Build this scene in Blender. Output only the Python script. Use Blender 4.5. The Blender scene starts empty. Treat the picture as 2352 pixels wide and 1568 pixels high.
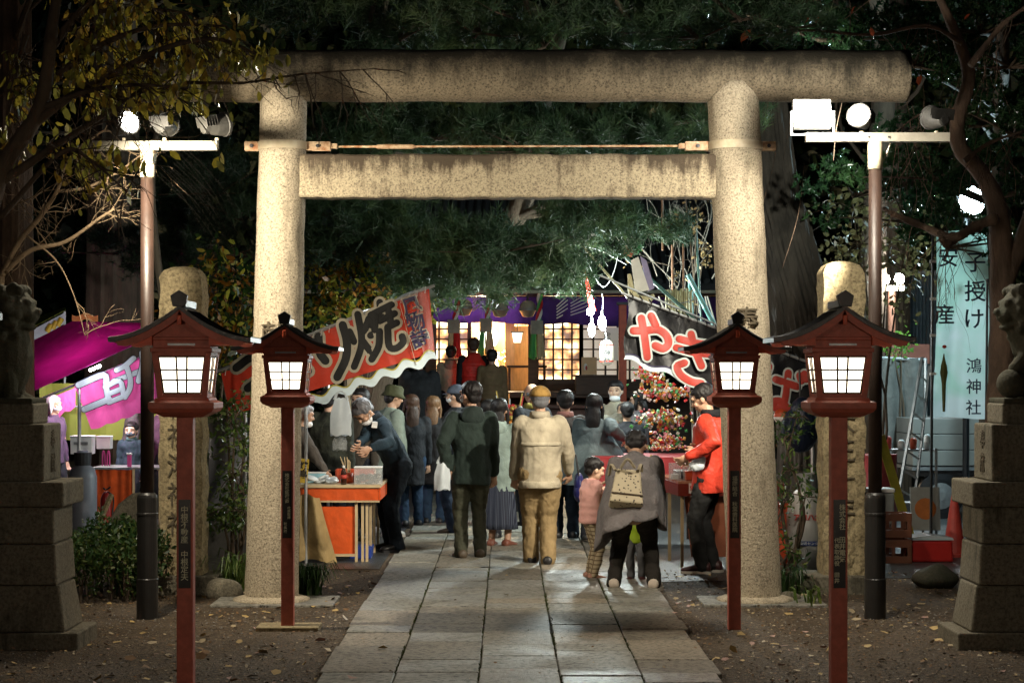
import bpy, bmesh, math, random
import numpy as np
from mathutils import Vector, Matrix, Euler
PI = math.pi
R = math.radians
random.seed(7)
rng = np.random.default_rng(7)
SC = bpy.context.scene
COL = SC.collection

# ---------- picture measurements (2352 px wide reading of the photograph) -> metres on the ground plan
F = 4574.0
def gy(oy):                      # distance of a ground point seen at height oy
    return 1.7 * F / (oy - 868.0)
def PX(ox, Y): return (ox - 1163.0) * Y / F
def PZ(oy, Y): return 1.7 - (oy - 868.0) * Y / F
def P(ox, oy, Y): return Vector((PX(ox, Y), Y, PZ(oy, Y)))

# ---------- materials
MATS = {}
def _nodes(name):
    m = bpy.data.materials.new(name); m.use_nodes = True
    nt = m.node_tree
    return m, nt, nt.nodes['Principled BSDF']
def N(nt, t, **kw):
    n = nt.nodes.new(t)
    for k, v in kw.items():
        if k.startswith('i_'):
            n.inputs[k[2:].replace('_', ' ')].default_value = v
        else:
            setattr(n, k, v)
    return n
def ramp(nt, src, stops):
    r = nt.nodes.new('ShaderNodeValToRGB')
    e = r.color_ramp.elements
    while len(e) < len(stops): e.new(.5)
    for el, (p, c) in zip(e, stops):
        el.position = p; el.color = (*c, 1) if len(c) == 3 else c
    nt.links.new(src, r.inputs['Fac'])
    return r
def scl(c, k): return tuple(min(1, x * k) for x in c)
def mat(name, col, rough=.7, var=.25, scale=8., bump=.2, bscale=None, metal=0., spec=.5, stretch=(1, 1, 1), col2=None, trans=0., alpha=1., sheen=0., coat=0.):
    """plain weathered surface: colour varied by two noises, bumped"""
    if name in MATS: return MATS[name]
    m, nt, b = _nodes(name)
    tc = N(nt, 'ShaderNodeTexCoord')
    mp = N(nt, 'ShaderNodeMapping'); mp.inputs['Scale'].default_value = stretch
    nt.links.new(tc.outputs['Object'], mp.inputs['Vector'])
    n1 = N(nt, 'ShaderNodeTexNoise', i_Scale=scale, i_Detail=6., i_Roughness=.65)
    nt.links.new(mp.outputs[0], n1.inputs['Vector'])
    c2 = col2 or scl(col, 1 - var)
    r = ramp(nt, n1.outputs['Fac'], [(.32, c2), (.68, scl(col, 1 + var * .3))])
    nt.links.new(r.outputs[0], b.inputs['Base Color'])
    b.inputs['Roughness'].default_value = rough
    b.inputs['Metallic'].default_value = metal
    b.inputs['Specular IOR Level'].default_value = spec
    b.inputs['Transmission Weight'].default_value = trans
    b.inputs['Alpha'].default_value = alpha
    if sheen: b.inputs['Sheen Weight'].default_value = sheen
    if coat: b.inputs['Coat Weight'].default_value = coat
    if bump:
        n2 = N(nt, 'ShaderNodeTexNoise', i_Scale=(bscale or scale * 4), i_Detail=5., i_Roughness=.6)
        nt.links.new(mp.outputs[0], n2.inputs['Vector'])
        bp = N(nt, 'ShaderNodeBump', i_Strength=bump, i_Distance=.02)
        nt.links.new(n2.outputs['Fac'], bp.inputs['Height'])
        nt.links.new(bp.outputs[0], b.inputs['Normal'])
    MATS[name] = m
    return m
def emat(name, col, strength, base=(.8, .8, .8)):
    if name in MATS: return MATS[name]
    m, nt, b = _nodes(name)
    b.inputs['Base Color'].default_value = (*base, 1)
    b.inputs['Emission Color'].default_value = (*col, 1)
    b.inputs['Emission Strength'].default_value = strength
    MATS[name] = m
    return m
def cloth(name, col, rough=.85, scale=4., bump=.5, var=.38, bscale=10, trans=0.):
    """fabric with soft creases and a fine weave; trans > 0 lets lamp light through"""
    if name in MATS: return MATS[name]
    m, nt, b = _nodes(name)
    tc = N(nt, 'ShaderNodeTexCoord')
    mp = N(nt, 'ShaderNodeMapping'); mp.inputs['Scale'].default_value = (1.3, 1.3, 1.)
    nt.links.new(tc.outputs['Object'], mp.inputs['Vector'])
    n1 = N(nt, 'ShaderNodeTexNoise', i_Scale=scale, i_Detail=5., i_Roughness=.6, i_Distortion=.8)
    nt.links.new(mp.outputs[0], n1.inputs['Vector'])
    r = ramp(nt, n1.outputs['Fac'], [(.3, scl(col, 1 - var)), (.7, scl(col, 1.08))])
    nt.links.new(r.outputs[0], b.inputs['Base Color'])
    b.inputs['Roughness'].default_value = rough
    b.inputs['Specular IOR Level'].default_value = .3
    n2 = N(nt, 'ShaderNodeTexNoise', i_Scale=bscale * .7, i_Detail=3., i_Roughness=.5, i_Distortion=.5)
    nt.links.new(mp.outputs[0], n2.inputs['Vector'])
    bp = N(nt, 'ShaderNodeBump', i_Strength=bump, i_Distance=.05)
    nt.links.new(n2.outputs['Fac'], bp.inputs['Height'])
    nt.links.new(bp.outputs[0], b.inputs['Normal'])
    if trans:
        t = N(nt, 'ShaderNodeBsdfTranslucent')
        nt.links.new(r.outputs[0], t.inputs['Color'])
        mx = N(nt, 'ShaderNodeMixShader', i_Fac=trans)
        nt.links.new(b.outputs[0], mx.inputs[1]); nt.links.new(t.outputs[0], mx.inputs[2])
        nt.links.new(mx.outputs[0], nt.nodes['Material Output'].inputs['Surface'])
    MATS[name] = m
    return m
def leafmat(name, c1, c2, c3, trans=.35, rough=.5, scale=3.):
    """foliage: colour changes from leaf clump to leaf clump by position"""
    if name in MATS: return MATS[name]
    m, nt, b = _nodes(name)
    tc = N(nt, 'ShaderNodeTexCoord')
    n1 = N(nt, 'ShaderNodeTexNoise', i_Scale=scale, i_Detail=8., i_Roughness=.8)
    nt.links.new(tc.outputs['Object'], n1.inputs['Vector'])
    r = ramp(nt, n1.outputs['Fac'], [(.36, c1), (.5, c2), (.64, c3)])
    nt.links.new(r.outputs[0], b.inputs['Base Color'])
    b.inputs['Roughness'].default_value = rough
    t = N(nt, 'ShaderNodeBsdfTranslucent')
    nt.links.new(r.outputs[0], t.inputs['Color'])
    mx = N(nt, 'ShaderNodeMixShader', i_Fac=trans)
    nt.links.new(b.outputs[0], mx.inputs[1]); nt.links.new(t.outputs[0], mx.inputs[2])
    nt.links.new(mx.outputs[0], nt.nodes['Material Output'].inputs['Surface'])
    MATS[name] = m
    return m

# ---------- mesh builder
def smoothpath(pts, n=6):
    """Catmull-Rom through the points"""
    pts = [Vector(p) for p in pts]
    if len(pts) < 3: return pts
    out = []
    q = [pts[0] * 2 - pts[1]] + pts + [pts[-1] * 2 - pts[-2]]
    for i in range(1, len(q) - 2):
        a, b, c, d = q[i - 1], q[i], q[i + 1], q[i + 2]
        for k in range(n):
            t = k / n
            out.append(.5 * ((2 * b) + (c - a) * t + (2 * a - 5 * b + 4 * c - d) * t * t + (3 * b - a - 3 * c + d) * t ** 3))
    out.append(pts[-1])
    return out
class MB:
    def __init__(s): s.v = []; s.f = []
    def add(s, vs, fs):
        o = len(s.v); s.v += [tuple(v) for v in vs]; s.f += [tuple(i + o for i in f) for f in fs]
        return s
    def box(s, x0, x1, y0, y1, z0, z1, M=None, top=None):
        """top=(kx,ky): scale of the top face about the centre"""
        cx, cy = (x0 + x1) / 2, (y0 + y1) / 2
        kx, ky = top or (1, 1)
        v = [(x0, y0, z0), (x1, y0, z0), (x1, y1, z0), (x0, y1, z0)]
        v += [(cx + (x - cx) * kx, cy + (y - cy) * ky, z1) for x, y, _ in v]
        v = [Vector(p) for p in v]
        if M is not None: v = [M @ p for p in v]
        return s.add(v, [(3, 2, 1, 0), (4, 5, 6, 7), (0, 1, 5, 4), (1, 2, 6, 5), (2, 3, 7, 6), (3, 0, 4, 7)])
    def cbox(s, c, d, rot=None, top=None):
        M = Matrix.Translation(Vector(c)) @ (Euler(rot).to_matrix().to_4x4() if rot else Matrix())
        a, b, e = d[0] / 2, d[1] / 2, d[2] / 2
        return s.box(-a, a, -b, b, -e, e, M, top)
    def beam(s, p0, p1, w, h, up=(0, 0, 1)):
        p0, p1 = Vector(p0), Vector(p1); d = (p1 - p0).normalized()
        u = Vector(up); x = d.cross(u)
        if x.length < 1e-4: x = d.cross(Vector((1, 0, 0)))
        x.normalize(); z = x.cross(d)
        v = []
        for p in (p0, p1):
            for a, b in ((-1, -1), (1, -1), (1, 1), (-1, 1)):
                v.append(p + x * a * w / 2 + z * b * h / 2)
        return s.add(v, [(0, 1, 2, 3), (7, 6, 5, 4), (1, 0, 4, 5), (2, 1, 5, 6), (3, 2, 6, 7), (0, 3, 7, 4)])
    def tube(s, pts, rad, n=8, sq=None, caps=True, round_=False):
        """rad a number or list; sq=(nrm, k): flatten along direction nrm by k"""
        pts = [Vector(p) for p in pts]
        if not hasattr(rad, '__len__'): rad = [rad] * len(pts)
        elif len(rad) != len(pts):
            m = len(rad) - 1
            rad = [rad[min(m - 1, int(t))] * (1 - (t - min(m - 1, int(t)))) + rad[min(m - 1, int(t)) + 1] * (t - min(m - 1, int(t))) for t in [i * m / (len(pts) - 1) for i in range(len(pts))]]
        rad = list(rad)
        if round_:
            d0 = (pts[0] - pts[1]).normalized(); d1 = (pts[-1] - pts[-2]).normalized()
            h, t = [], []
            for a in (80, 55, 28):
                c, sn = math.cos(R(a)), math.sin(R(a))
                h.append((pts[0] + d0 * rad[0] * sn, rad[0] * c)); t.append((pts[-1] + d1 * rad[-1] * sn, rad[-1] * c))
            pts = [p for p, _ in h] + pts + [p for p, _ in t[::-1]]
            rad = [r for _, r in h] + rad + [r for _, r in t[::-1]]
        o = len(s.v); prev = None
        for i, p in enumerate(pts):
            d = (pts[min(i + 1, len(pts) - 1)] - pts[max(i - 1, 0)]).normalized()
            if prev is None:
                a = Vector((0, 0, 1)) if abs(d.z) < .9 else Vector((1, 0, 0))
                x = d.cross(a).normalized()
            else:
                x = (prev - d * prev.dot(d))
                x = x.normalized() if x.length > 1e-6 else d.orthogonal().normalized()
            prev = x; y = d.cross(x)
            for k in range(n):
                t = 2 * PI * k / n
                q = (x * math.cos(t) + y * math.sin(t)) * rad[i]
                if sq: nn, kk = sq; q -= nn * q.dot(nn) * (1 - kk)
                s.v.append(tuple(p + q))
        m = len(pts)
        for i in range(m - 1):
            for k in range(n):
                a = o + i * n + k; b = o + i * n + (k + 1) % n
                s.f.append((a, b, b + n, a + n))
        if caps:
            s.f.append(tuple(o + k for k in range(n))[::-1]); s.f.append(tuple(o + (m - 1) * n + k for k in range(n)))
        return s
    def loft(s, rings, caps=True):
        """rings: lists of points of equal count"""
        n = len(rings[0]); o = len(s.v)
        for r in rings: s.v += [tuple(p) for p in r]
        for i in range(len(rings) - 1):
            for k in range(n):
                a = o + i * n + k; b = o + i * n + (k + 1) % n
                s.f.append((a, b, b + n, a + n))
        if caps:
            s.f.append(tuple(o + k for k in range(n))[::-1]); s.f.append(tuple(o + (len(rings) - 1) * n + k for k in range(n)))
        return s
    def ell(s, c, r, M=None, nu=12, nv=8):
        """ellipsoid; r number or triple; M 3x3 rotation"""
        if not hasattr(r, '__len__'): r = (r, r, r)
        c = Vector(c); o = len(s.v)
        def pt(th, ph):
            p = Vector((r[0] * math.sin(th) * math.cos(ph), r[1] * math.sin(th) * math.sin(ph), r[2] * math.cos(th)))
            return tuple(c + (M @ p if M is not None else p))
        s.v.append(pt(0, 0))
        for i in range(1, nv):
            for k in range(nu): s.v.append(pt(PI * i / nv, 2 * PI * k / nu))
        s.v.append(pt(PI, 0)); e = len(s.v) - 1
        for k in range(nu):
            s.f.append((o, o + 1 + k, o + 1 + (k + 1) % nu))
            s.f.append((e, e - nu + (k + 1) % nu, e - nu + k))
        for i in range(nv - 2):
            for k in range(nu):
                a = o + 1 + i * nu + k; b = o + 1 + i * nu + (k + 1) % nu
                s.f.append((a, a + nu, b + nu, b))
        return s
    def lathe(s, prof, c=(0, 0, 0), n=20):
        c = Vector(c)
        return s.loft([[c + Vector((r * math.cos(2 * PI * k / n), r * math.sin(2 * PI * k / n), z)) for k in range(n)] for r, z in prof])
    def prism(s, poly, y0, y1, M=None):
        """polygon in the xz plane pushed along y"""
        n = len(poly)
        v = [Vector((x, y0, z)) for x, z in poly] + [Vector((x, y1, z)) for x, z in poly]
        if M is not None: v = [M @ p for p in v]
        return s.add(v, [tuple(range(n)), tuple(range(2 * n - 1, n - 1, -1))] + [(i, i + n, (i + 1) % n + n, (i + 1) % n) for i in range(n)])
    def sheet(s, fn, nu, nv, th=0.):
        """fn(u,v)->point grid; th > 0 gives it a back face pushed along the normal"""
        o = len(s.v)
        g = [[Vector(fn(i / nu, j / nv)) for i in range(nu + 1)] for j in range(nv + 1)]
        for row in g: s.v += [tuple(p) for p in row]
        for j in range(nv):
            for i in range(nu):
                a = o + j * (nu + 1) + i
                s.f.append((a, a + 1, a + nu + 2, a + nu + 1))
        return s
    def build(s, name, m, parent=None, origin=None, smooth=False, bevel=0., solid=0.):
        me = bpy.data.meshes.new(name)
        v = s.v
        if origin is not None:
            o = origin; v = [(a - o[0], b - o[1], c - o[2]) for a, b, c in v]
        me.from_pydata(v, [], s.f); me.update()
        ob = bpy.data.objects.new(name, me); COL.objects.link(ob)
        if m is not None: me.materials.append(m)
        if smooth: me.polygons.foreach_set('use_smooth', [True] * len(me.polygons))
        if parent is not None: ob.parent = parent
        if bevel:
            md = ob.modifiers.new('bevel', 'BEVEL'); md.width = bevel; md.segments = 2; md.limit_method = 'ANGLE'
        if solid:
            md = ob.modifiers.new('solid', 'SOLIDIFY'); md.thickness = solid; md.offset = 0
        return ob
def npmesh(name, V, nface, k, m, parent=None, mi=None, smooth=False):
    """V (nface*k,3) array of loose k-gons"""
    me = bpy.data.meshes.new(name)
    n = nface * k
    me.vertices.add(n); me.vertices.foreach_set('co', np.ascontiguousarray(V, dtype=np.float32).ravel())
    me.loops.add(n); me.loops.foreach_set('vertex_index', np.arange(n, dtype=np.int32))
    me.polygons.add(nface); me.polygons.foreach_set('loop_start', np.arange(0, n, k, dtype=np.int32))
    me.polygons.foreach_set('loop_total', np.full(nface, k, dtype=np.int32))
    for mm in (m if isinstance(m, (list, tuple)) else [m]): me.materials.append(mm)
    if mi is not None: me.polygons.foreach_set('material_index', np.asarray(mi, dtype=np.int32))
    me.update(); me.validate()
    ob = bpy.data.objects.new(name, me); COL.objects.link(ob)
    if parent is not None: ob.parent = parent
    return ob
def tag(o, label=None, cat=None, group=None, kind=None):
    if label: o['label'] = label
    if cat: o['category'] = cat
    if group: o['group'] = group
    if kind: o['kind'] = kind
    return o
def thing(name, label, cat, loc=(0, 0, 0), rz=0., group=None):
    o = bpy.data.objects.new(name, None); COL.objects.link(o)
    o.location = loc; o.rotation_euler = (0, 0, rz); o.empty_display_size = .1
    return tag(o, label, cat, group)
def copy_tree(o, parent=None):
    c = o.copy(); COL.objects.link(c); c.parent = parent
    for ch in [x for x in bpy.data.objects if x.parent == o]: copy_tree(ch, c)
    return c
def txt(name, s, size, m, parent, loc, rot=(PI / 2, 0, 0), off=0., ext=.002, line=.95, ax='CENTER', sc=None):
    cu = bpy.data.curves.new(name, 'FONT'); cu.body = s; cu.size = size; cu.offset = off; cu.extrude = ext
    cu.align_x = ax; cu.align_y = 'CENTER'; cu.space_line = line; cu.resolution_u = 3
    cu.materials.append(m)
    o = bpy.data.objects.new(name, cu); COL.objects.link(o)
    o.location = loc; o.rotation_euler = rot; o.parent = parent
    if sc: o.scale = sc
    return o
def lamp(name, loc, power, col, r=.05, spot=None, rot=None, blend=.5):
    l = bpy.data.lights.new(name, 'SPOT' if spot else 'POINT'); l.energy = power; l.color = col; l.shadow_soft_size = r
    if spot: l.spot_size = R(spot); l.spot_blend = blend
    o = bpy.data.objects.new(name, l); COL.objects.link(o); o.location = loc
    if rot is not None:
        o.rotation_euler = (Vector(rot)).to_track_quat('-Z', 'Y').to_euler()
    return o
# ================= camera, world
cam = bpy.data.cameras.new('camera'); camo = bpy.data.objects.new('camera', cam); COL.objects.link(camo)
cam.sensor_width = 36.; cam.lens = 70.; cam.shift_x = 14 / 2560; cam.shift_y = 91.5 / 2560
cam.clip_start = .1; cam.clip_end = 400
camo.location = (0, 0, 1.7); camo.rotation_euler = (PI / 2, 0, 0)
SC.camera = camo
w = bpy.data.worlds.new('World'); SC.world = w; w.use_nodes = True
nt = w.node_tree; bg = nt.nodes['Background']
sky = nt.nodes.new('ShaderNodeTexSky'); sky.sky_type = 'NISHITA'; sky.sun_disc = False
sky.sun_elevation = R(-4); sky.sun_rotation = R(200)
nt.links.new(sky.outputs[0], bg.inputs['Color']); bg.inputs['Strength'].default_value = .2
SC.view_settings.view_transform = 'Standard'; SC.view_settings.look = 'None'; SC.view_settings.gamma = 1; SC.view_settings.exposure = .25
SC.cycles.use_denoising = True
SC.cycles.max_bounces = 5; SC.cycles.diffuse_bounces = 2; SC.cycles.transparent_max_bounces = 8
SC.cycles.sample_clamp_indirect = 3.
SC.cycles.caustics_reflective = False; SC.cycles.caustics_refractive = False

# ================= materials
def granite(name, base, dark, stain, stain_amt=.5, speck=90., top_z=None, soft=.0):
    m, nt, b = _nodes(name)
    tc = N(nt, 'ShaderNodeTexCoord')
    o = tc.outputs['Object']
    n1 = N(nt, 'ShaderNodeTexNoise', i_Scale=speck, i_Detail=4., i_Roughness=.7); nt.links.new(o, n1.inputs['Vector'])
    r1 = ramp(nt, n1.outputs['Fac'], [(.36, dark), (.47, scl(base, .85)), (.6, scl(base, 1.12))])
    mp = N(nt, 'ShaderNodeMapping'); mp.inputs['Scale'].default_value = (7, 7, .9); nt.links.new(o, mp.inputs['Vector'])
    n2 = N(nt, 'ShaderNodeTexNoise', i_Scale=1.3, i_Detail=8., i_Roughness=.75); nt.links.new(mp.outputs[0], n2.inputs['Vector'])
    n3 = N(nt, 'ShaderNodeTexNoise', i_Scale=2.2, i_Detail=7., i_Roughness=.7); nt.links.new(o, n3.inputs['Vector'])
    mu = N(nt, 'ShaderNodeMath', operation='MULTIPLY'); nt.links.new(n2.outputs['Fac'], mu.inputs[0]); nt.links.new(n3.outputs['Fac'], mu.inputs[1])
    src = mu.outputs[0]
    if top_z:   # dirt and lichen hang down from the top face; on the lintel painted shade too
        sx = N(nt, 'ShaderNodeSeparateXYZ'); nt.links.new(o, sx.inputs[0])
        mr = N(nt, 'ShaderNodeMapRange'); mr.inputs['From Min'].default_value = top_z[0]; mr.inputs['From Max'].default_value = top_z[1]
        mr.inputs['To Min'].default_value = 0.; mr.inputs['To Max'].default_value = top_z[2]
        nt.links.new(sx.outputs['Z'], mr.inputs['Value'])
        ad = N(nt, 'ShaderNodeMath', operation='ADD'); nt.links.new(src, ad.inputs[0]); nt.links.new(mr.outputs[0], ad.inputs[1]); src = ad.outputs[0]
    r2 = ramp(nt, src, [(.30 - .06 * stain_amt - soft * .4, (0, 0, 0)), (.40 + soft, (1, 1, 1))])
    mx = N(nt, 'ShaderNodeMix', data_type='RGBA'); nt.links.new(r2.outputs[0], mx.inputs['Factor'])
    nt.links.new(r1.outputs[0], mx.inputs['A']); mx.inputs['B'].default_value = (*stain, 1)
    mm = N(nt, 'ShaderNodeMix', data_type='RGBA', blend_type='MULTIPLY'); mm.inputs['Factor'].default_value = .5
    nt.links.new(mx.outputs['Result'], mm.inputs['A']); nt.links.new(r1.outputs[0], mm.inputs['B'])
    nt.links.new(mx.outputs['Result'], b.inputs['Base Color'])
    b.inputs['Roughness'].default_value = .88; b.inputs['Specular IOR Level'].default_value = .25
    n4 = N(nt, 'ShaderNodeTexNoise', i_Scale=55., i_Detail=5., i_Roughness=.65); nt.links.new(o, n4.inputs['Vector'])
    bp = N(nt, 'ShaderNodeBump', i_Strength=.75, i_Distance=.012); nt.links.new(n4.outputs['Fac'], bp.inputs['Height']); nt.links.new(bp.outputs[0], b.inputs['Normal'])
    return m
M_TORII = granite('torii_granite', (.48, .41, .30), (.16, .135, .095), (.22, .185, .13), .55, 78.)
M_NUKI = granite('beam_granite', (.45, .38, .26), (.15, .125, .09), (.085, .065, .045), .45, 80., (3.2, 3.40, .17))
M_KASAGI = granite('lintel_granite', (.25, .205, .14), (.08, .065, .045), (.03, .026, .018), .3, 62., (3.86, 4.12, .26), .10)  # weathered stone; dull tone and darker top also paint the shade above the lamps
M_POST = granite('marker_stone', (.32, .26, .15), (.14, .11, .065), (.15, .12, .07), .5, 40.)
M_PED = granite('pedestal_stone', (.19, .17, .125), (.10, .09, .07), (.06, .055, .04), .7, 50.)
M_KOMA = granite('mossy_statue_stone', (.075, .07, .048), (.07, .07, .05), (.04, .045, .025), .9, 40.)
M_SLAB = granite('paving_granite', (.235, .225, .19), (.035, .034, .028), (.08, .075, .055), .6, 26.)
bn = M_SLAB.node_tree.nodes['Principled BSDF']
_n = N(M_SLAB.node_tree, 'ShaderNodeTexNoise', i_Scale=1.1, i_Detail=4.)
_r = ramp(M_SLAB.node_tree, _n.outputs['Fac'], [(.4, (.36, .36, .36)), (.6, (.7, .7, .7))])
_t = N(M_SLAB.node_tree, 'ShaderNodeTexCoord'); M_SLAB.node_tree.links.new(_t.outputs['Object'], _n.inputs['Vector'])
M_SLAB.node_tree.links.new(_r.outputs[0], bn.inputs['Roughness']); bn.inputs['Specular IOR Level'].default_value = .5
M_RED = mat('vermilion_brown_paint', (.42, .095, .058), .55, .3, 20, .15, 120)
M_REDB = mat('bright_vermilion_paint', (.52, .07, .02), .5, .25, 15, .12, 100)
M_ROOF = mat('black_roof_metal', (.012, .012, .013), .38, .3, 12, .2, 60, spec=.5)
M_BLACK = mat('black_paint', (.012, .012, .014), .45, .3, 12, .15, 60)
M_PLAQ = mat('black_plaque', (.008, .009, .009), .35, .3, 12, .05)
M_GOLDTX = mat('dull_gilt_lettering', (.62, .60, .42), .6, .3, 60, .1)
M_CREAM = mat('cream_steel', (.62, .55, .40), .5, .15, 10, .1, 40, col2=(.5, .40, .26))
M_RUSTY = mat('rusty_cream_steel', (.66, .52, .34), .6, .5, 14, .3, 40, col2=(.34, .13, .04))
M_POLE = mat('brown_lamp_post_paint', (.030, .016, .011), .5, .4, 9, .1, 60)
M_POLEB = mat('black_lamp_post_sleeve', (.02, .019, .018), .38, .3, 9, .1, 60)
M_GREYM = mat('grey_steel', (.33, .34, .35), .42, .25, 12, .15, 50, metal=.6)
M_DKSTEEL = mat('dark_steel', (.07, .07, .075), .4, .25, 12, .15, 50, metal=.6)
M_WHITE = mat('white_enamel', (.72, .72, .70), .5, .12, 6, .05)
M_WOODD = mat('dark_timber', (.07, .038, .022), .6, .4, 5, .25, 40, stretch=(1, 1, 6))
M_WOODL = mat('pale_hinoki', (.52, .30, .13), .55, .25, 5, .15, 40, stretch=(6, 1, 1))
M_INK = mat('black_ink', (.012, .012, .012), .7, .2, 20, 0)
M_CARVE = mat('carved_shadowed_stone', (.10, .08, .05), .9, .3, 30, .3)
M_PAPERLIT = emat('lit_paper_panel', (1., .88, .66), 3.4)

# ================= ground, path
def ground_mat():
    m, nt, b = _nodes('dirt_and_gravel')
    tc = N(nt, 'ShaderNodeTexCoord'); o = tc.outputs['Object']
    n1 = N(nt, 'ShaderNodeTexNoise', i_Scale=26., i_Detail=8., i_Roughness=.85); nt.links.new(o, n1.inputs['Vector'])
    n2 = N(nt, 'ShaderNodeTexNoise', i_Scale=1.3, i_Detail=5.); nt.links.new(o, n2.inputs['Vector'])
    r1 = ramp(nt, n1.outputs['Fac'], [(.33, (.018, .012, .008)), (.5, (.10, .070, .042)), (.66, (.30, .22, .14))])
    r2 = ramp(nt, n2.outputs['Fac'], [(.35, (.65, .6, .5)), (.65, (1, 1, 1))])
    mm = N(nt, 'ShaderNodeMix', data_type='RGBA', blend_type='MULTIPLY'); mm.inputs['Factor'].default_value = 1
    nt.links.new(r1.outputs[0], mm.inputs['A']); nt.links.new(r2.outputs[0], mm.inputs['B'])
    nt.links.new(mm.outputs['Result'], b.inputs['Base Color']); b.inputs['Roughness'].default_value = .85
    v = N(nt, 'ShaderNodeTexVoronoi', i_Scale=60.); nt.links.new(o, v.inputs['Vector'])
    ad = N(nt, 'ShaderNodeMath', operation='ADD'); nt.links.new(v.outputs['Distance'], ad.inputs[0]); nt.links.new(n1.outputs['Fac'], ad.inputs[1])
    bp = N(nt, 'ShaderNodeBump', i_Strength=1., i_Distance=.02); nt.links.new(ad.outputs[0], bp.inputs['Height']); nt.links.new(bp.outputs[0], b.inputs['Normal'])
    return m
mb = MB()
def gfn(u, v):
    x = -60 + 120 * u; y = -20 + 160 * v
    return (x, y, 0)
mb.sheet(gfn, 4, 4)
tag(mb.build('ground', ground_mat()), kind='structure')
M_ASPH = mat('damp_asphalt', (.055, .058, .06), .36, .4, 25, .5, 150)
mb = MB()
mb.add([(-14, 17.9, .005), (-1.13, 17.7, .005), (-1.13, 60, .005), (-14, 60, .005)], [(0, 1, 2, 3)])
mb.add([(1.24, 16.6, .005), (3.2, 16.9, .005), (14, 18.1, .005), (14, 60, .005), (1.24, 60, .005)], [(0, 1, 2, 3, 4)])
tag(mb.build('side_pavement', M_ASPH), kind='structure')
# path of granite slabs in five columns
xs = [-1.053, -.632, -.154, .301, .763, 1.208]
mb = MB(); gap = .007
for c in range(5):
    y = 6.0 - random.random() * .8
    while y < 33.2:
        L = random.choice([.32, .45, .6, .8, .5, 1.0])
        if c in (0, 4): L *= 1.1
        dz = random.uniform(-.004, .005); g2 = random.choice([.002, .003, .003, .009])
        x0, x1 = xs[c] + gap * .45, xs[c + 1] - gap * .45
        e0 = random.uniform(-.022, .022) if c == 0 else random.uniform(-.002, .006); e1 = random.uniform(-.025, .025) if c == 4 else random.uniform(-.006, .002)
        y1 = min(y + L - g2, 33.3)
        z = .03 + dz; b_ = .006
        v = [(x0 + e0, y, -.02), (x1 + e1, y, -.02), (x1 + e1, y1, -.02), (x0 + e0, y1, -.02),
             (x0 + e0, y, z - b_), (x1 + e1, y, z - b_), (x1 + e1, y1, z - b_), (x0 + e0, y1, z - b_),
             (x0 + e0 + b_, y + b_, z), (x1 + e1 - b_, y + b_, z), (x1 + e1 - b_, y1 - b_, z), (x0 + e0 + b_, y1 - b_, z)]
        mb.add(v, [(0, 1, 5, 4), (1, 2, 6, 5), (2, 3, 7, 6), (3, 0, 4, 7), (4, 5, 9, 8), (5, 6, 10, 9), (6, 7, 11, 10), (7, 4, 8, 11), (8, 9, 10, 11)])
        y += L
po = mb.build('path', M_SLAB); tag(po, kind='structure')
po.data.materials.append(granite('paving_granite_dark', (.20, .18, .14), (.03, .026, .02), (.07, .06, .045), .6, 26.)); po.data.materials.append(granite('paving_granite_warm', (.27, .235, .18), (.06, .05, .035), (.10, .085, .06), .6, 30.))
_rs = random.Random(5); _mi = []
for i in range(len(po.data.polygons) // 9): _mi += [_rs.choice((0, 0, 1, 2, 0))] * 9
po.data.polygons.foreach_set('material_index', _mi)
for _m in po.data.materials[1:]: _m.node_tree.nodes['Principled BSDF'].inputs['Roughness'].default_value = .5
mb = MB().add([(-1.04, 5, .017), (1.19, 5, .017), (1.19, 33.2, .017), (-1.04, 33.2, .017)], [(0, 1, 2, 3)])
tag(mb.build('path_joint_bed', mat('mossy_joint_soil', (.055, .055, .025), .95, .5, 12, .6, 90)), kind='structure')
# moss tufts growing along the joints, fallen leaves, pebbles
def scatter_cards(name, n, xr, yr, size, mats, lab, z=.006, keep=None, k=5, curl=.4, asp=.45):
    V = np.zeros((n, k, 3)); cnt = 0
    ang = np.linspace(0, 2 * PI, k, endpoint=False)
    while cnt < n:
        x = rng.uniform(*xr); y = yr[0] + (yr[1] - yr[0]) * rng.random() ** 1.0
        if keep and not keep(x, y): continue
        s = size * rng.uniform(.5, 1.25)
        a = rng.uniform(0, 2 * PI); tilt = rng.normal(0, curl)
        px = np.cos(ang) * s; py = np.sin(ang) * s * asp * rng.uniform(.7, 1.3)
        pz = py * math.tan(max(-1, min(1, tilt))) + rng.normal(0, .12, k) * s
        zz = z + (.028 if xs[0] < x < xs[5] else 0)
        V[cnt, :, 0] = x + px * math.cos(a) - py * math.sin(a)
        V[cnt, :, 1] = y + px * math.sin(a) + py * math.cos(a)
        V[cnt, :, 2] = zz + (pz - pz.min())
        cnt += 1
    o = npmesh(name, V.reshape(-1, 3), n, k, mats, mi=rng.integers(0, len(mats), n))
    return tag(o, lab, name.replace('_', ' '), kind='stuff')
LM = [mat('dead_leaf_ochre', (.46, .32, .12), .6, .3, 30, .2), mat('dead_leaf_tan', (.42, .33, .2), .6, .3, 30, .2), mat('dead_leaf_brown', (.22, .12, .05), .7, .3, 30, .2),
      mat('dead_leaf_pink', (.45, .27, .22), .6, .3, 30, .2), mat('dead_leaf_red', (.35, .05, .02), .6, .3, 30, .2)]
off = lambda x, y: (x < -1.07 or x > 1.22 or rng.random() < .03) and abs(x) < .62 * y * .5 + .6
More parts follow.
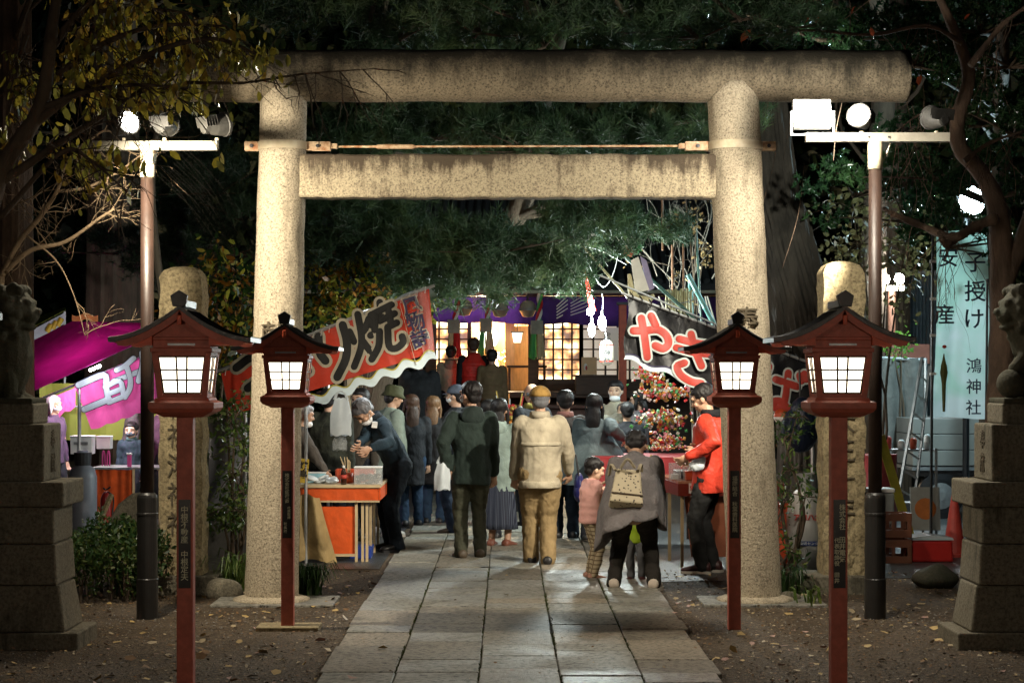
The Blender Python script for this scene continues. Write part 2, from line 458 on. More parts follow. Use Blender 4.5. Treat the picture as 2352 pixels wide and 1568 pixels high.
scatter_cards('fallen_leaves', 900, (-4.2, 4.4), (9.6, 17.5), .033, [LM[0], LM[1], LM[2], LM[0], LM[3], LM[1]], 'scattered dry ochre and pinkish leaves lying on the bare earth', keep=off)
scatter_cards('leaf_litter', 9500, (-4.2, 4.4), (9.4, 17.5), .011, [LM[2], LM[2], LM[1], mat('leaf_mould', (.07, .05, .03), .8, .3, 30, .2)], 'crumbled leaf litter and twigs trodden into the earth', keep=off)
n = 9000; V = []
for i in range(n):
    while True:
        x, y = rng.uniform(-4, 4.2), 9.4 + 5.5 * rng.random() ** 1.6
        if off(x, y): break
    s = rng.uniform(.004, .011); c = np.array([x, y, s * .3])
    a = rng.uniform(0, 2 * PI, 3)
    q = np.array([[1, 0, 0], [-.3, .9, 0], [-.6, -.8, 0], [0, 0, .8]]) * s * rng.uniform(.7, 1.3, (4, 1))
    ca, sa = math.cos(a[0]), math.sin(a[0]); q = q @ np.array([[ca, sa, 0], [-sa, ca, 0], [0, 0, 1]]) + c
    for f in ((0, 1, 3), (1, 2, 3), (2, 0, 3)): V.append(q[list(f)])
o = npmesh('gravel', np.array(V).reshape(-1, 3), 3 * n, 3, [mat('pebble_grey', (.26, .24, .21), .7, .4, 9, .2), mat('pebble_brown', (.13, .10, .075), .7, .4, 9, .2)], mi=np.repeat(rng.integers(0, 2, n), 3))
tag(o, 'small loose gravel over the earth beside the paving', 'gravel', kind='stuff')
V = []
for i in range(2600):
    c = rng.integers(0, 4) + 1; x = xs[c] + rng.normal(0, .004); y = 8.5 + 9 * rng.random() ** 1.5
    if math.sin(y * 3.1 + c * 2) + math.sin(y * 7.7 + c) < -.3: continue
    a = rng.uniform(0, 2 * PI); h = rng.uniform(.008, .02); w_ = .006
    V.append([[x - w_ * math.cos(a), y - w_ * math.sin(a), .018], [x + w_ * math.cos(a), y + w_ * math.sin(a), .018], [x + rng.normal(0, .006), y + rng.normal(0, .006), .022 + h]])
o = npmesh('moss', np.array(V).reshape(-1, 3), len(V), 3, mat('moss_green', (.06, .08, .015), .9, .4, 20, 0))
tag(o, 'green moss in the joints between the paving slabs', 'moss', kind='stuff')

# ================= torii
YT = 15.1
T = thing('stone_torii_gate', 'tall granite torii gate with a round lintel spanning the paved path', 'torii gate', (.03, YT, 0))
og = (.03, YT, 0)
def pillar(xb, xt, rb, rt, lean=0):
    m = MB(); rings = []
    for i in range(60):
        t = i / 59; z = t * 3.93
        cx = xb + (xt - xb) * t; r = rb + (rt - rb) * t
        rings.append([Vector((cx + (r + .003 * math.sin(k * 1.3 + i * .7) + rng.normal(0, .0016)) * math.cos(2 * PI * k / 48), YT + (r + .002 * math.sin(k * 2.1 + i)) * math.sin(2 * PI * k / 48), z)) for k in range(48)])
    m.loft(rings)
    return m
pl = pillar(-1.782, -1.686, .203, .173).build('pillar', M_TORII, T, og, True)
pr = pillar(1.885, 1.716, .201, .193).build('pillar', M_TORII, T, og, True)
txt('carved_character', '献', .19, M_CARVE, pl, (-1.745 - .03, -.19 + .006, 2.02), off=.001, ext=.012)
txt('carved_character', '奉', .19, M_CARVE, pr, (1.80 - .03, -.2 + .004, 2.13), off=.002, ext=.012)
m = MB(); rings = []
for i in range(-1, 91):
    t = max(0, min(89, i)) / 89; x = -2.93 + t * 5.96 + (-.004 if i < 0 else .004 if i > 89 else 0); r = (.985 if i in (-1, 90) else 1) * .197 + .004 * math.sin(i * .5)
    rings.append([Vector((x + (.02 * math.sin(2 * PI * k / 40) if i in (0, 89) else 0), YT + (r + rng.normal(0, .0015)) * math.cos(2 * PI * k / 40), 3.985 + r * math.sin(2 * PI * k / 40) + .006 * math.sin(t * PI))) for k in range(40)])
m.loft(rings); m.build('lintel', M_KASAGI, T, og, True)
m = MB()
def nfn(u, v):
    return (0, 0, 0)
rings = []
for i in range(70):
    x = -1.56 + i / 69 * 3.14; a = .003 * math.sin(i * .9) + .002 * math.sin(i * 2.3)
    z0, z1, y0, y1 = 3.06 + a, 3.385 + .004 * math.sin(i * .4) + rng.normal(0, .0015), YT - .105, YT + .105
    rings.append([Vector(p) for p in ((x, y0, z0 + .012), (x, y0 + .012, z0), (x, y1 - .012, z0), (x, y1, z0 + .012), (x, y1, z1 - .015), (x, y1 - .015, z1), (x, y0 + .015, z1), (x, y0, z1 - .015))])
m.loft(rings); m.build('crossbeam', M_NUKI, T, og)
# iron clamps, tie rod
for sx, xc, rr in ((-1, -1.695, .178), (1, 1.735, .196)):
    m = MB(); n = 36
    rings = [[Vector((xc + r_ * math.cos(2 * PI * k / n), YT + r_ * math.sin(2 * PI * k / n), z)) for r_, z in ((rr, 3.425), (rr + .012, 3.425), (rr + .012, 3.487), (rr, 3.487))] for k in range(n + 1)]
    m.loft(rings, caps=False)
    band = m.build('clamp_band', M_CREAM, T, og, bevel=.002)
    outer = xc + sx * (rr + .055); inner = xc - sx * (rr + .09)
    for xx, L in ((outer, .11), (inner, .19)):
        mm = MB().cbox((xx, YT - .03, 3.456), (L, .014, .068)); mm.cbox((xx, YT + .03, 3.456), (L, .014, .068))
        if xx == inner: mm.beam((xx - sx * L * .4, YT, 3.456), (xx - sx * (L * .5 + .05), YT, 3.456), .05, .04)
        mm.build('flange', M_RUSTY, band, og, bevel=.004)
        MB().tube([(xx, YT - .052, 3.456), (xx, YT + .052, 3.456)], .015, 6).build('bolt', M_DKSTEEL, band, og)
m = MB().tube([(-1.40, YT, 3.453), (1.35, YT, 3.458)], .0085, 10); rod = m.build('tie_rod', M_RUSTY, T, og, True)
m = MB().tube([(-.99, YT, 3.453), (-.97, YT, 3.453), (-.71, YT, 3.453), (-.69, YT, 3.453)], [.01, .018, .018, .01], 10); m.build('turnbuckle', M_RUSTY, rod, og)
for xb in (-1.782, 1.885):
    MB().box(xb - .42, xb + .5, YT - .33, YT + .3, -.05, .022).build('footing_slab', M_SLAB, T, og, bevel=.01)
    MB().lathe([(.29, 0), (.29, .035), (.24, .05), (.2, .06)], (xb, YT, 0), 28).build('footing_collar', M_TORII, T, og, True)

# ================= inscribed stone marker posts
for (x0, x1, yt, Y, ch, lab) in ((373, 472, 612, 15.9, '村\n社\n鴻\n神\n社', 'weathered square stone marker post behind the lantern with the solo white window, left of the torii'),
                                (1883, 1980, 600, 15.9, '大\n正\n十\n年', 'weathered square stone marker post standing to the right of the torii beside the ball-holding guardian lion')):
    cx = PX((x0 + x1) / 2, Y); wv = PX(x1, Y) - PX(x0, Y); zt = PZ(yt, Y)
    lab = {373: 'rough square stone marker post with rounded top, beside the hedge', 1883: 'rough square stone marker post with rounded top, nearest the teal and white banner'}[x0]
    t = thing('stone_marker_post', lab, 'stone post', (cx, Y, 0), group='marker posts either side of the torii')
    m = MB(); rings = []; hw = wv / 2
    for i in range(46):
        z = .14 + (zt - .1 - .14) * i / 45
        ring = []
        for k in range(40):
            a = 2 * PI * k / 40; c, s_ = math.cos(a), math.sin(a)
            q = max(abs(c), abs(s_)); rr = hw / q
            rr = min(rr, hw * 1.375)
            rr += rng.normal(0, .004) + (.008 * math.sin(i * .9 + k * .4) if q < .85 else .002 * math.sin(i + k))
            ring.append(Vector((rr * c, rr * s_, z)))
        rings.append(ring)
    for kk, (s_, dz) in enumerate(((.93, .03), (.8, .065), (.5, .09), (.1, .1))):
        rings.append([Vector((p.x * s_, p.y * s_, zt - .1 + dz)) for p in rings[45]])
    m.loft(rings); m.build('shaft', M_POST, t)
    MB().box(-hw * 1.75, hw * 1.75, -hw * 1.6, hw * 1.6, -.02, .145).build('plinth', M_PED, t, bevel=.012)
    txt('carved_inscription', ch, .2, M_CARVE, t, (-.01, -hw - .003, 1.0), ext=.01, line=1.15)

# ================= guardian lion dogs on stepped pedestals
def pedestal(sx, xin, lab, koma_lab):
    """sx=-1: left of the path. xin: inner edge of the bottom slab"""
    Yf = 12.45; L = 1.15
    t = thing('stone_pedestal', lab, 'pedestal', (xin + sx * L / 2, Yf + .3, 0), group='stepped guardian pedestals')
    def blk(ins, yin, z0, z1, name, m_, dx=0, tp=None, L2=None):
        a = xin + sx * ins; b = xin + sx * (L - ins)
        x0, x1 = min(a, b), max(a, b)
        MB().box(x0, x1, Yf + yin, Yf + .6 - yin, z0, z1, None, tp).build(name, m_, t, (xin + sx * L / 2, Yf + .3, 0), bevel=.012)
    blk(0, 0, -.02, .107, 'bottom_slab', M_PED)
    # three courses of blocks
    z = .107
    for ci, (z1, i0, i1) in enumerate(((.40, .085, .13), (.66, .135, .15), (.895, .155, .155))):
        for half in range(2):
            sp = .42 if ci % 2 else .6
            x_in = xin + sx * i0; x_out = xin + sx * (L - i0)
            xm = x_in + (x_out - x_in) * sp
            a, b = (x_in, xm - sx * .002) if half == 0 else (xm + sx * .002, x_out)
            v0 = [(a, Yf + .03), (b, Yf + .03), (b, Yf + .57), (a, Yf + .57)]
            d = i1 - i0
            v1 = [((p + sx * d if abs(p - x_in) < 1e-6 else (p - sx * d if abs(p - x_out) < 1e-6 else p)), (q + d if q < Yf + .3 else q - d)) for p, q in v0]
            m = MB().add([(p, q, z + .002) for p, q in v0] + [(p, q, z1 - .002) for p, q in v1],
                         [(3, 2, 1, 0), (4, 5, 6, 7), (0, 1, 5, 4), (1, 2, 6, 5), (2, 3, 7, 6), (3, 0, 4, 7)])
            m.build('course_block', M_PED, t, (xin + sx * L / 2, Yf + .3, 0), bevel=.014)
        z = z1
    blk(.09, .0, .895, 1.05, 'cornice', M_PED)
    blk(.225, .06, 1.05, 1.41, 'die_block', M_PED)
    blk(.30, .1, 1.41, 1.54, 'statue_plinth', M_PED)
    for dz, ch in ((1.30, '奉'), (1.15, '献')):
        o = txt('carved_character', ch, .13, M_CARVE, t, (0, 0, 0), rot=(PI / 2, 0, -sx * PI / 2), ext=.004)
        o.location = (-sx * (L / 2 - .225 + .002), 0, dz)
    # the lion dog: built facing the path
    k = thing('guardian_lion_dog', koma_lab, 'guardian statue', (xin + sx * (.31 + .30), Yf + .3, 1.54), R(180) if sx > 0 else 0, group='stone guardian lion dogs')
    m = MB()                                   # local +x is the way it faces
    if sx < 0: m.ell((.13, 0, .30), (.13, .15, .24)); m.ell((.02, 0, .22), (.2, .17, .2))
    m.tube(smoothpath([(-.24, 0, .12), (-.16, 0, .26), (0, 0, .36), (.1, 0, .45)], 4), [.14, .17, .16, .13], 12, round_=True)
    for s_ in (-1, 1):
        m.ell((-.17, s_ * .10, .13), (.15, .07, .14)); m.tube([(-.1, s_ * .12, .04), (.02, s_ * .13, .035)], .04, 8, round_=True)
    if sx > 0:   # paw resting on a ball
        m.tube(smoothpath([(.08, -.08, .36), (.14, -.09, .2), (.15, -.09, .04)], 4), [.06, .045, .05], 8, round_=True)
        m.tube(smoothpath([(.08, .08, .36), (.17, .1, .26), (.2, .08, .22)], 4), [.06, .045, .045], 8, round_=True)
    else:
        for s_ in (-1, 1):
            m.tube(smoothpath([(.06, s_ * .09, .36), (.13, s_ * .1, .2), (.14, s_ * .1, .04)], 4), [.065, .045, .05], 8, round_=True)
            m.ell((.18, s_ * .1, .03), (.06, .045, .035))
    m.tube(smoothpath([(.06, 0, .36), (.11, 0, .5), (.13, 0, .6)], 3), [.14, .13, .12], 12, round_=True)
    m.ell((.13, 0, .60), (.15, .15, .13))
    m.ell((.235, 0, .56), (.065, .10, .055)); m.ell((.22, 0, .485), (.06, .085, .025)); m.ell((.295, 0, .585), (.022, .045, .024))
    for s_ in (-1, 1): m.tube([(.2, s_ * .05, .515), (.2, s_ * .05, .55)], .012, 6)
    for s_ in (-1, 1):
        m.ell((.235, s_ * .07, .64), (.035, .035, .03)); m.ell((.10, s_ * .13, .62), (.06, .025, .05))
    # curls of the mane and tail
    r2 = random.Random(5)
    for i in range(110):
        a = r2.uniform(-2.4, 2.4); zz = r2.uniform(-.16, .13)
        rr = .125 * math.cos(zz * 3)
        m.ell((.10 - abs(rr) * math.cos(a) * 1.0, rr * 1.25 * math.sin(a), .59 + zz * 1.15), r2.uniform(.026, .042), nu=8, nv=6)
    for i in range(14):
        m.ell((.15 + .05 * math.cos(i * 1.7), -.13 + .02 * i, .715 + .010 * math.sin(i * 2)), .034, nu=8, nv=6)
    for i in range(10):
        a = i / 9; m.ell((-.27 - .04 * math.sin(a * 3), .05 * math.sin(i * 2.2), .14 + .34 * a), (.05, .055, .06), nu=8, nv=6)
    m.box(-.30, .30, -.2, .2, -.0, .035)
    o = m.build('body', M_KOMA, k, smooth=True)
    md = o.modifiers.new('rm', 'REMESH'); md.mode = 'VOXEL'; md.voxel_size = .009; md.use_smooth_shade = True
    md = o.modifiers.new('sm', 'SMOOTH'); md.iterations = 2
    if sx > 0:
        MB().ell((.22, .08, .125), .095, nu=20, nv=14).build('ball', M_KOMA, k, smooth=True)
pedestal(-1, -2.68, 'stepped stone pedestal at the photo edge beside the green hedge', 'mossy stone guardian lion dog without a ball, on the pedestal beside the hedge')
pedestal(1, 2.825, 'stepped stone pedestal under the guardian holding a ball', 'mossy stone guardian lion dog with one paw on a round ball')

# ================= red wooden lanterns on posts
def lantern(X, Y, lab, plaque, light, scale=1.):
    t = thing('post_lantern', lab, 'lantern', (X, Y, 0), group='red wooden lanterns lining the path')
    post = MB().box(-.042, .042, -.042, .042, -.02, 1.52).build('post', M_RED, t, bevel=.004)
    pq = MB().box(-.031, .031, -.047, -.0425, .62, 1.075).build('plaque', M_PLAQ, post)
    for (s_, size, x_, z_, ln) in plaque:
        txt('plaque_lettering', s_, size, M_GOLDTX, pq, (x_, -.0485, z_), ext=.0006, line=ln, off=.0004)
    m = MB()    # tray under the lamp house
    prof = [(.10, 1.500), (.155, 1.527), (.168, 1.545), (.168, 1.575), (.142, 1.585), (.135, 1.60)]
    m.loft([[Vector((a * q, a * w_, z)) for q, w_ in ((-1, -1), (1, -1), (1, 1), (-1, 1))] for a, z in prof])
    m.build('tray', M_RED, t, bevel=.003)
    zb, zt, hb, ht = 1.60, 1.832, .126, .150      # lamp house widens upwards
    m = MB()
    for a in (-1, 1):
        for b in (-1, 1):
            p0, p1 = Vector((a * (hb - .014), b * (hb - .014), zb)), Vector((a * (ht - .014), b * (ht - .014), zt))
            m.beam(p0, p1, .030, .030, (0, 1, 0))
    for z, h in ((zb + .01, hb), (zt - .008, ht)):
        for b in (-1, 1):
            m.box(-h + .028, h - .028, b * (h - .014) - .012, b * (h - .014) + .012, z - .011, z + .011)
            m.box(b * (h - .014) - .012, b * (h - .014) + .012, -h + .028, h - .028, z - .011, z + .011)
    m.build('lamp_house', M_RED, t, bevel=.002)
    # four windows: glowing paper with dark muntins
    for q in range(4):
        Mr = Matrix.Rotation(q * PI / 2, 4, 'Z')
        b0, b1, z0, z1 = hb - .030, ht - .030, zb + .022, zt - .022
        y0, y1 = -(hb - .010), -(ht - .012)
        pan = MB().add([Mr @ Vector(p) for p in ((-b0, y0, z0), (b0, y0, z0), (b1, y1, z1), (-b1, y1, z1))], [(0, 1, 2, 3)])
        w_ = pan.build('window', M_PAPERLIT, t)
        m = MB()
        def pt(u, v, o_=-.005):
            bx = b0 + (b1 - b0) * v
            return Mr @ Vector((bx * u, y0 + (y1 - y0) * v + o_, z0 + (z1 - z0) * v))
        for u in (-1, -.23, .23, 1):
            m.beam(pt(u, 0), pt(u, 1), .0092 if abs(u) < 1 else .012, .006, Mr @ Vector((0, 1, 0)))
        for v in (0, .36, .64, 1):
            m.beam(pt(-1, v, -.0045), pt(1, v, -.0045), .006, .0092 if 0 < v < 1 else .012)
        m.build('muntins', M_WOODD, w_)
    # frieze, gable, roof
    m = MB().box(-.158, .158, -.158, .158, zt, zt + .022)
    m.box(-.146, .146, -.146, .146, zt + .022, zt + .062); m.box(-.150, .150, -.150, .150, zt + .062, zt + .078)
    m.build('frieze', M_RED, t, bevel=.003)
    MB().box(-.07, .07, -.1485, -.1462, zt + .034, zt + .045).build('label_strip', M_GREYM, t)
    MB().prism([(-.148, zt + .078), (.148, zt + .078), (.0, zt + .205)], -.135, .135).build('gable', M_RED, t)
    def rc(s):     # concave roof curve
        x = .362 * s; return x, 2.058 - .165 * (1 - (1 - s) ** 1.75)
    top = [rc(i / 10) for i in range(11)]
    dp = .215
    m = MB(); m3 = MB()
    for sg in (-1, 1):
        poly = [(sg * x, z + .012) for x, z in top] + [(sg * x, z - .010) for x, z in top[::-1]]
        m.prism(poly if sg > 0 else poly[::-1], -dp, dp)
        poly = [(sg * x, z - .011) for x, z in top[:-1]] + [(sg * (x - .012), z - .042 + .012 * (i < 1)) for i, (x, z) in enumerate(top[:-1][::-1])]
        for a, b in ((-dp + .008, -dp + .030), (dp - .03, dp - .008)): MB().prism(poly if sg > 0 else poly[::-1], a, b).build('verge_trim', M_RED, t)
        poly = [(sg * x, z - .012) for x, z in top[4:-1]] + [(sg * top[-2][0], 1.878), (sg * top[4][0], 1.866)]
        MB().prism(poly if sg > 0 else poly[::-1], -dp + .031, dp - .031).build('eave_soffit', M_REDB, t)
    roof = m.build('roof', M_ROOF, t)
    m = MB()
    for i in range(13):
        y = -dp + .02 + i * (2 * dp - .04) / 12
        for sg in (-1, 1):
            m.tube([Vector((sg * x, y, z + .013)) for x, z in top[1:]], .005, 5)
    m.build('roof_batten', M_ROOF, roof)
    m = MB().box(-.022, .022, -dp + .01, dp - .01, 2.062, 2.10); m.build('ridge_box', M_DKSTEEL, roof, bevel=.003)
    MB().prism([(-.032, 2.062), (.032, 2.062), (.044, 2.118), (0, 2.146), (-.044, 2.118)], -dp - .012, -dp + .02).build('ridge_ornament', M_ROOF, roof, bevel=.003)
    MB().cbox((0, -dp + .002, 1.995), (.022, .02, .05)).build('pendant', M_REDB, t, bevel=.004)
    if light: lamp('lantern_light', (X, Y - .18, 1.70), light, (1, .86, .66), .06)
    return t
YN, YF = 10.3, 13.5
lantern(PX(427, YN), YN, 'near red lantern post whose black plaque reads nakane, between hedge and lamp post', [('中\n根\n不\n動\n産\n \n中\n根\n定\n夫', .040, 0, .848, .96)], 0)['label'] = 'large near red lantern in front of the dark lamp post beside the hedge'
lantern(PX(661, YF), YF, '', [('株\n式\n会\n社\n飯\n塚\n商', .030, 0, .955, .96), ('代\n表\n取\n締', .022, .012, .79, .96), ('社\n長\n塚', .022, -.012, .69, 1.2)], 0)['label'] = 'smaller red lantern on a flat stone in front of the pillar nearest the red banner'
lantern(PX(1686, YF), YF, '', [('福\n岡\n組\n合\n \n秋\n葉\n歯\n科\n医\n院', .036, 0, .848, .96)], 0)['label'] = 'smaller red lantern in front of the pillar nearest the black banner'
lantern(PX(1925, YN), YN, '', [('株\n式\n会\n社\n \n田\n井\n電\n気', .034, .014, .90, .98), ('代\n表\n取\n締\n役\n \n田\n井', .028, -.014, .76, 1.05)], 0)['label'] = 'large near red lantern in front of the lamp post beside the banner and ladder'
lantern(-1.96, 6.1, '', [], 0)['label'] = 'closest red lantern, only its roof tip showing before the guardian beside the hedge'
lantern(2.03, 6.1, '', [], 0)['label'] = 'closest red lantern, only its roof tip showing before the guardian with a ball'
MB().box(PX(592, YF), PX(735, YF), YF - .13, YF + .15, -.01, .028).build('flat_stone', M_POST, bevel=.006)
tag(bpy.data.objects['flat_stone'], 'thin flat stone slab under the foot of a lantern post', 'stone slab')

# ================= lamp posts with floodlights
def head(kind, t, x, z, lit, yaw=0., parent=None):
    """round floodlight head on a stirrup; its glass looks along local -y turned by yaw"""
    Mr = Matrix.Translation((x, 0, z)) @ Matrix.Rotation(yaw, 4, 'Z') @ Matrix.Rotation(R(-12), 4, 'X')
    m = MB()
    n = 24; rings = []
    for r, y in ((.03, .12), (.045, .115), (.05, .08), (.07, .02), (.082, -.05), (.088, -.055), (.088, -.075), (.08, -.075)):
        rings.append([Mr @ Vector((r * math.cos(2 * PI * k / n), y, r * math.sin(2 * PI * k / n))) for k in range(n)])
    m.loft(rings)
    for i in range(5): m.add([Mr @ Vector(p) for p in ((-.07, .03 + i * .022, 0), (.07, .03 + i * .022, 0), (.07, .034 + i * .022, .075), (-.07, .034 + i * .022, .075))], [(0, 1, 2, 3)])
    h = m.build('floodlight_head', mat('dimmed_aluminium', (.06, .058, .052), .55, .4, 12, .2, 50), t, smooth=False)  # housing colour darkened to stay dim beside the close lamps
    MB().ell((0, 0, 0), (.076, .03, .076)).build('lens', emat('floodlight_glass', (1, .95, .85), 90.) if lit else mat('dark_floodlight_glass', (.1, .1, .1), .15, .1, 3, 0, coat=.5), h).matrix_local = Mr @ Matrix.Translation((0, -.07, 0))
    MB().tube([(x, 0, z - .17), (x, 0, z - .09)], .014, 8).build('stirrup', M_CREAM, h)
    return h
def lamppost(X, Y, x0, x1, zbar, lab):
    t = thing('lamp_post', lab, 'lamp post', (X, Y, 0), group='lamp posts with floodlights')
    m = MB().lathe([(.076, -.02), (.076, .28), (.072, .285), (.072, .73), (.075, .733), (.075, .745), (.072, .75), (.072, .855), (.068, .875), (.052, .89)], n=28); m.build('sleeve', M_POLEB, t, smooth=False)
    MB().lathe([(.048, .88), (.046, zbar - .22)], n=24).build('pole', M_POLE, t, smooth=True)
    MB().lathe([(.052, zbar - .225), (.052, zbar - .03)], n=24).build('collar', M_CREAM, t, smooth=True)
    MB().box(x0, x1, -.035, .035, zbar - .032, zbar + .032).build('crossarm', mat('dull_cream_steel', (.36, .33, .26), .5, .3, 8, .1), t, bevel=.003)
    for bx in (-.05, .09): MB().tube([(bx, -.045, zbar), (bx, .045, zbar)], .008, 6).build('bolt', M_DKSTEEL, t)
    return t
YL = 14.1
XL, XR = PX(338, YL), PX(2010, YL)
tl = lamppost(XL, YL, PX(205, YL) - XL, PX(500, YL) - XL, PZ(335, YL), 'dark lamp post with one lit floodlight, by the hedge and yellow leaves')
zl = PZ(288, YL)
head(0, tl, PX(285, YL) - XL, zl, True, R(40)); head(0, tl, PX(378, YL) - XL, zl, False, R(170)); head(0, tl, PX(498, YL) - XL, zl, False, R(130))
tr = lamppost(XR, YL, PX(1850, YL) - XR, PX(2180, YL) - XR, PZ(316, YL), 'dark lamp post with a square white floodlight, beside the banner')
zr = PZ(272, YL)
head(0, tr, PX(1978, YL) - XR, zr, True, R(-25)); head(0, tr, PX(2150, YL) - XR, zr, False, R(200))
# big square floodlight
xq = PX(1866, YL) - XR; zq = PZ(262, YL)
m = MB().cbox((xq, .03, zq), (.27, .07, .21), (R(-14), 0, 0)); fl = m.build('square_floodlight', M_WHITE, tr, bevel=.01)
MB().cbox((xq, -.012, zq - .004), (.245, .012, .185), (R(-14), 0, 0)).build('lens', emat('white_flood_glass', (.93, .98, 1.), 160.), fl, bevel=.055)
m = MB()
for s_ in (-1, 1): m.box(xq + s_ * .15 - .006, xq + s_ * .15 + .006, -.015, .025, zq - .14, zq + .02)
m.box(xq - .156, xq + .156, -.015, .025, zq - .152, zq - .14); m.build('stirrup', M_WHITE, fl)
# their light, and an added fill for the pines
lamp('flood_left', (PX(285, YL), YL - .25, zl), 130, (1, .87, .66), .06, 150, (.12, -1, -.6), 1.)
lamp('flood_left_beam', (PX(285, YL) + .10, YL - .72, zl - .30), 430, (1, .88, .68), .06, 150, (.5, .55, -.45), 1.)
lamp('flood_right_beam', (2.25, YL - .70, zr - .02), 190, (1, .89, .70), .06, 150, (-.3, .5, -.75), 1.)
for _x in (-1.96, 2.03): lamp('near_lantern_light', (_x, 6.36, 1.73), 38, (1, .86, .66), .07)
lamp('flood_right_path', (PX(2150, YL) - .1, YL + .45, zr - .08), 1300, (1, .91, .74), .06, 40, (-2.4, 3.8, -2.3), .4)
lamp('pine_fill', (3.0, YL + 1.7, zr), 480, (.95, 1, .86), .06, 70, (-1.6, 4, .7), .6)  # added fill on the pine boughs, belongs to no fixture
lamp('flood_right', (PX(1866, YL), YL - .5, zq), 105, (1., .93, .80), .10)
lamp('flood_right_small', (PX(1978, YL) - .10, YL - .25, zr), 120, (1, .88, .68), .06, 150, (-.12, -1, -.6), 1.)
# ================= brush lettering made of fat strokes
GL = {
 'ko': [[(.08, .84), (.86, .84), (.84, .5), (.80, .16)], [(.05, .14), (.82, .14)]],
 'yo': [[(.15, .80), (.85, .80), (.82, .1)], [(.22, .46), (.80, .46)], [(.12, .12), (.80, .12)]],
 'chi': [[(.78, .98), (.45, .86), (.2, .84)], [(.02, .56), (.98, .56)], [(.52, .84), (.52, .45), (.42, .18), (.22, 0)]],
 'ba': [[(.36, .82), (.28, .5), (.05, .12)], [(.60, .82), (.74, .5), (.95, .14)], [(.78, .98), (.86, .86)], [(.94, 1.04), (1.02, .92)]],
 'ya': [[(.02, .50), (.30, .60), (.62, .74), (.86, .68), (.94, .5), (.82, .34), (.62, .34)], [(.42, 1.0), (.56, .82)], [(.18, .86), (.30, .5), (.44, .0)]],
 'ki': [[(.12, .84), (.50, .88), (.86, .96)], [(.08, .62), (.50, .66), (.92, .76)], [(.38, 1.04), (.52, .72), (.72, .42)], [(.30, .34), (.14, .20), (.26, .04), (.52, -.02), (.76, .02)]],
 'so': [[(.22, .92), (.74, .96), (.30, .66), (.90, .70), (.52, .50), (.42, .26), (.56, .06), (.80, .02)]],
 'bh': [[(.14, .96), (.06, .5), (.14, .02)], [(.36, .72), (.92, .74)], [(.66, .98), (.66, .4), (.60, .12), (.42, .04), (.36, .16), (.52, .24), (.72, .16), (.92, .02)], [(.96, 1.02), (1.02, .92)], [(1.08, 1.10), (1.14, 1.0)]],
 'tsu': [[(.05, .7), (.5, .8), (.9, .55), (.7, .2), (.3, .05)]],
 'ri': [[(.18, .95), (.16, .62), (.26, .40)], [(.76, .98), (.80, .6), (.72, .25), (.48, -.04)], [(-.62, .92), (-.30, .98)], [(-.72, .66), (-.12, .72)], [(-.42, .92), (-.42, .0)], [(-.44, .6), (-.74, .2)], [(-.40, .6), (-.16, .34)]],
 'yaki': [[(.02, .72), (.08, .50)], [(.46, .82), (.34, .62)], [(.24, 1.0), (.26, .55), (.20, .28), (.02, .0)], [(.28, .42), (.44, .10)],
          [(.52, .88), (.98, .92)], [(.74, 1.06), (.74, .70)], [(.50, .68), (1.02, .72)], [(.62, .84), (.56, .56)], [(.90, .86), (.92, .58)], [(.46, .48), (1.04, .52)], [(.66, .48), (.60, .2), (.42, .0)], [(.84, .5), (.82, .12), (.96, .02), (1.12, .08), (1.12, .2)]],
}
def wob(x, z): return .028 * math.sin(x * 5.3 + z * 1.7) + .012 * math.sin(x * 13 - z * 6) + .006 * math.sin(x * 31 + z * 9)
def glyph(keys, origin, ux, uz, size, r, parent, mi, mo, nrm, out=1.6, depth=.12, name='lettering'):
    """strokes in the plane spanned by ux, uz; outline strokes behind, ink in front (nrm points to the viewer)"""
    origin, ux, uz, nrm = Vector(origin), Vector(ux), Vector(uz), Vector(nrm)
    for mtl, rr, lift in ((mo, r * out, .004), (mi, r, .010)):
        if mtl is None: continue
        m = MB()
        for ki, (k, dx, dz) in enumerate(keys):
            for si, st in enumerate(GL[k]):
                pts = [origin + ux * (dx + x * size) + uz * (dz + z * size) + nrm * (lift + .0007 * si + .0003 * ki) for x, z in st]
                m.tube(smoothpath(pts, 4), rr, 10, sq=(nrm, depth * r / rr), round_=True)
        m.v = [(x, y + wob(x, z), z) for x, y, z in m.v]
        m.build(name, mtl, parent, smooth=False)
def banner(t, A, B, C, D, m, waves=9, wamp=.035, trim=None, name='cloth', sag=.02, folds=6, seed=0):
    """A,B: ends of the top hem, D,C: ends of the lower hem (D under A)"""
    A, B, C, D = map(Vector, (A, B, C, D)); rr = random.Random(seed); ph = rr.random() * 6
    nrm = (B - A).cross(D - A).normalized()
    def fn(u, v):
        p = A.lerp(B, u).lerp(D.lerp(C, u), v)
        low = abs(math.sin(u * PI * waves)) if trim is None else (.5 + .5 * math.sin(u * 2 * PI * waves))
        p = p + (D - A).normalized() * (wamp * low * v)
        return p + Vector((0, wob(p.x, p.z), 0))
    return MB().sheet(fn, 110, 18).build(name, m, t, smooth=True)

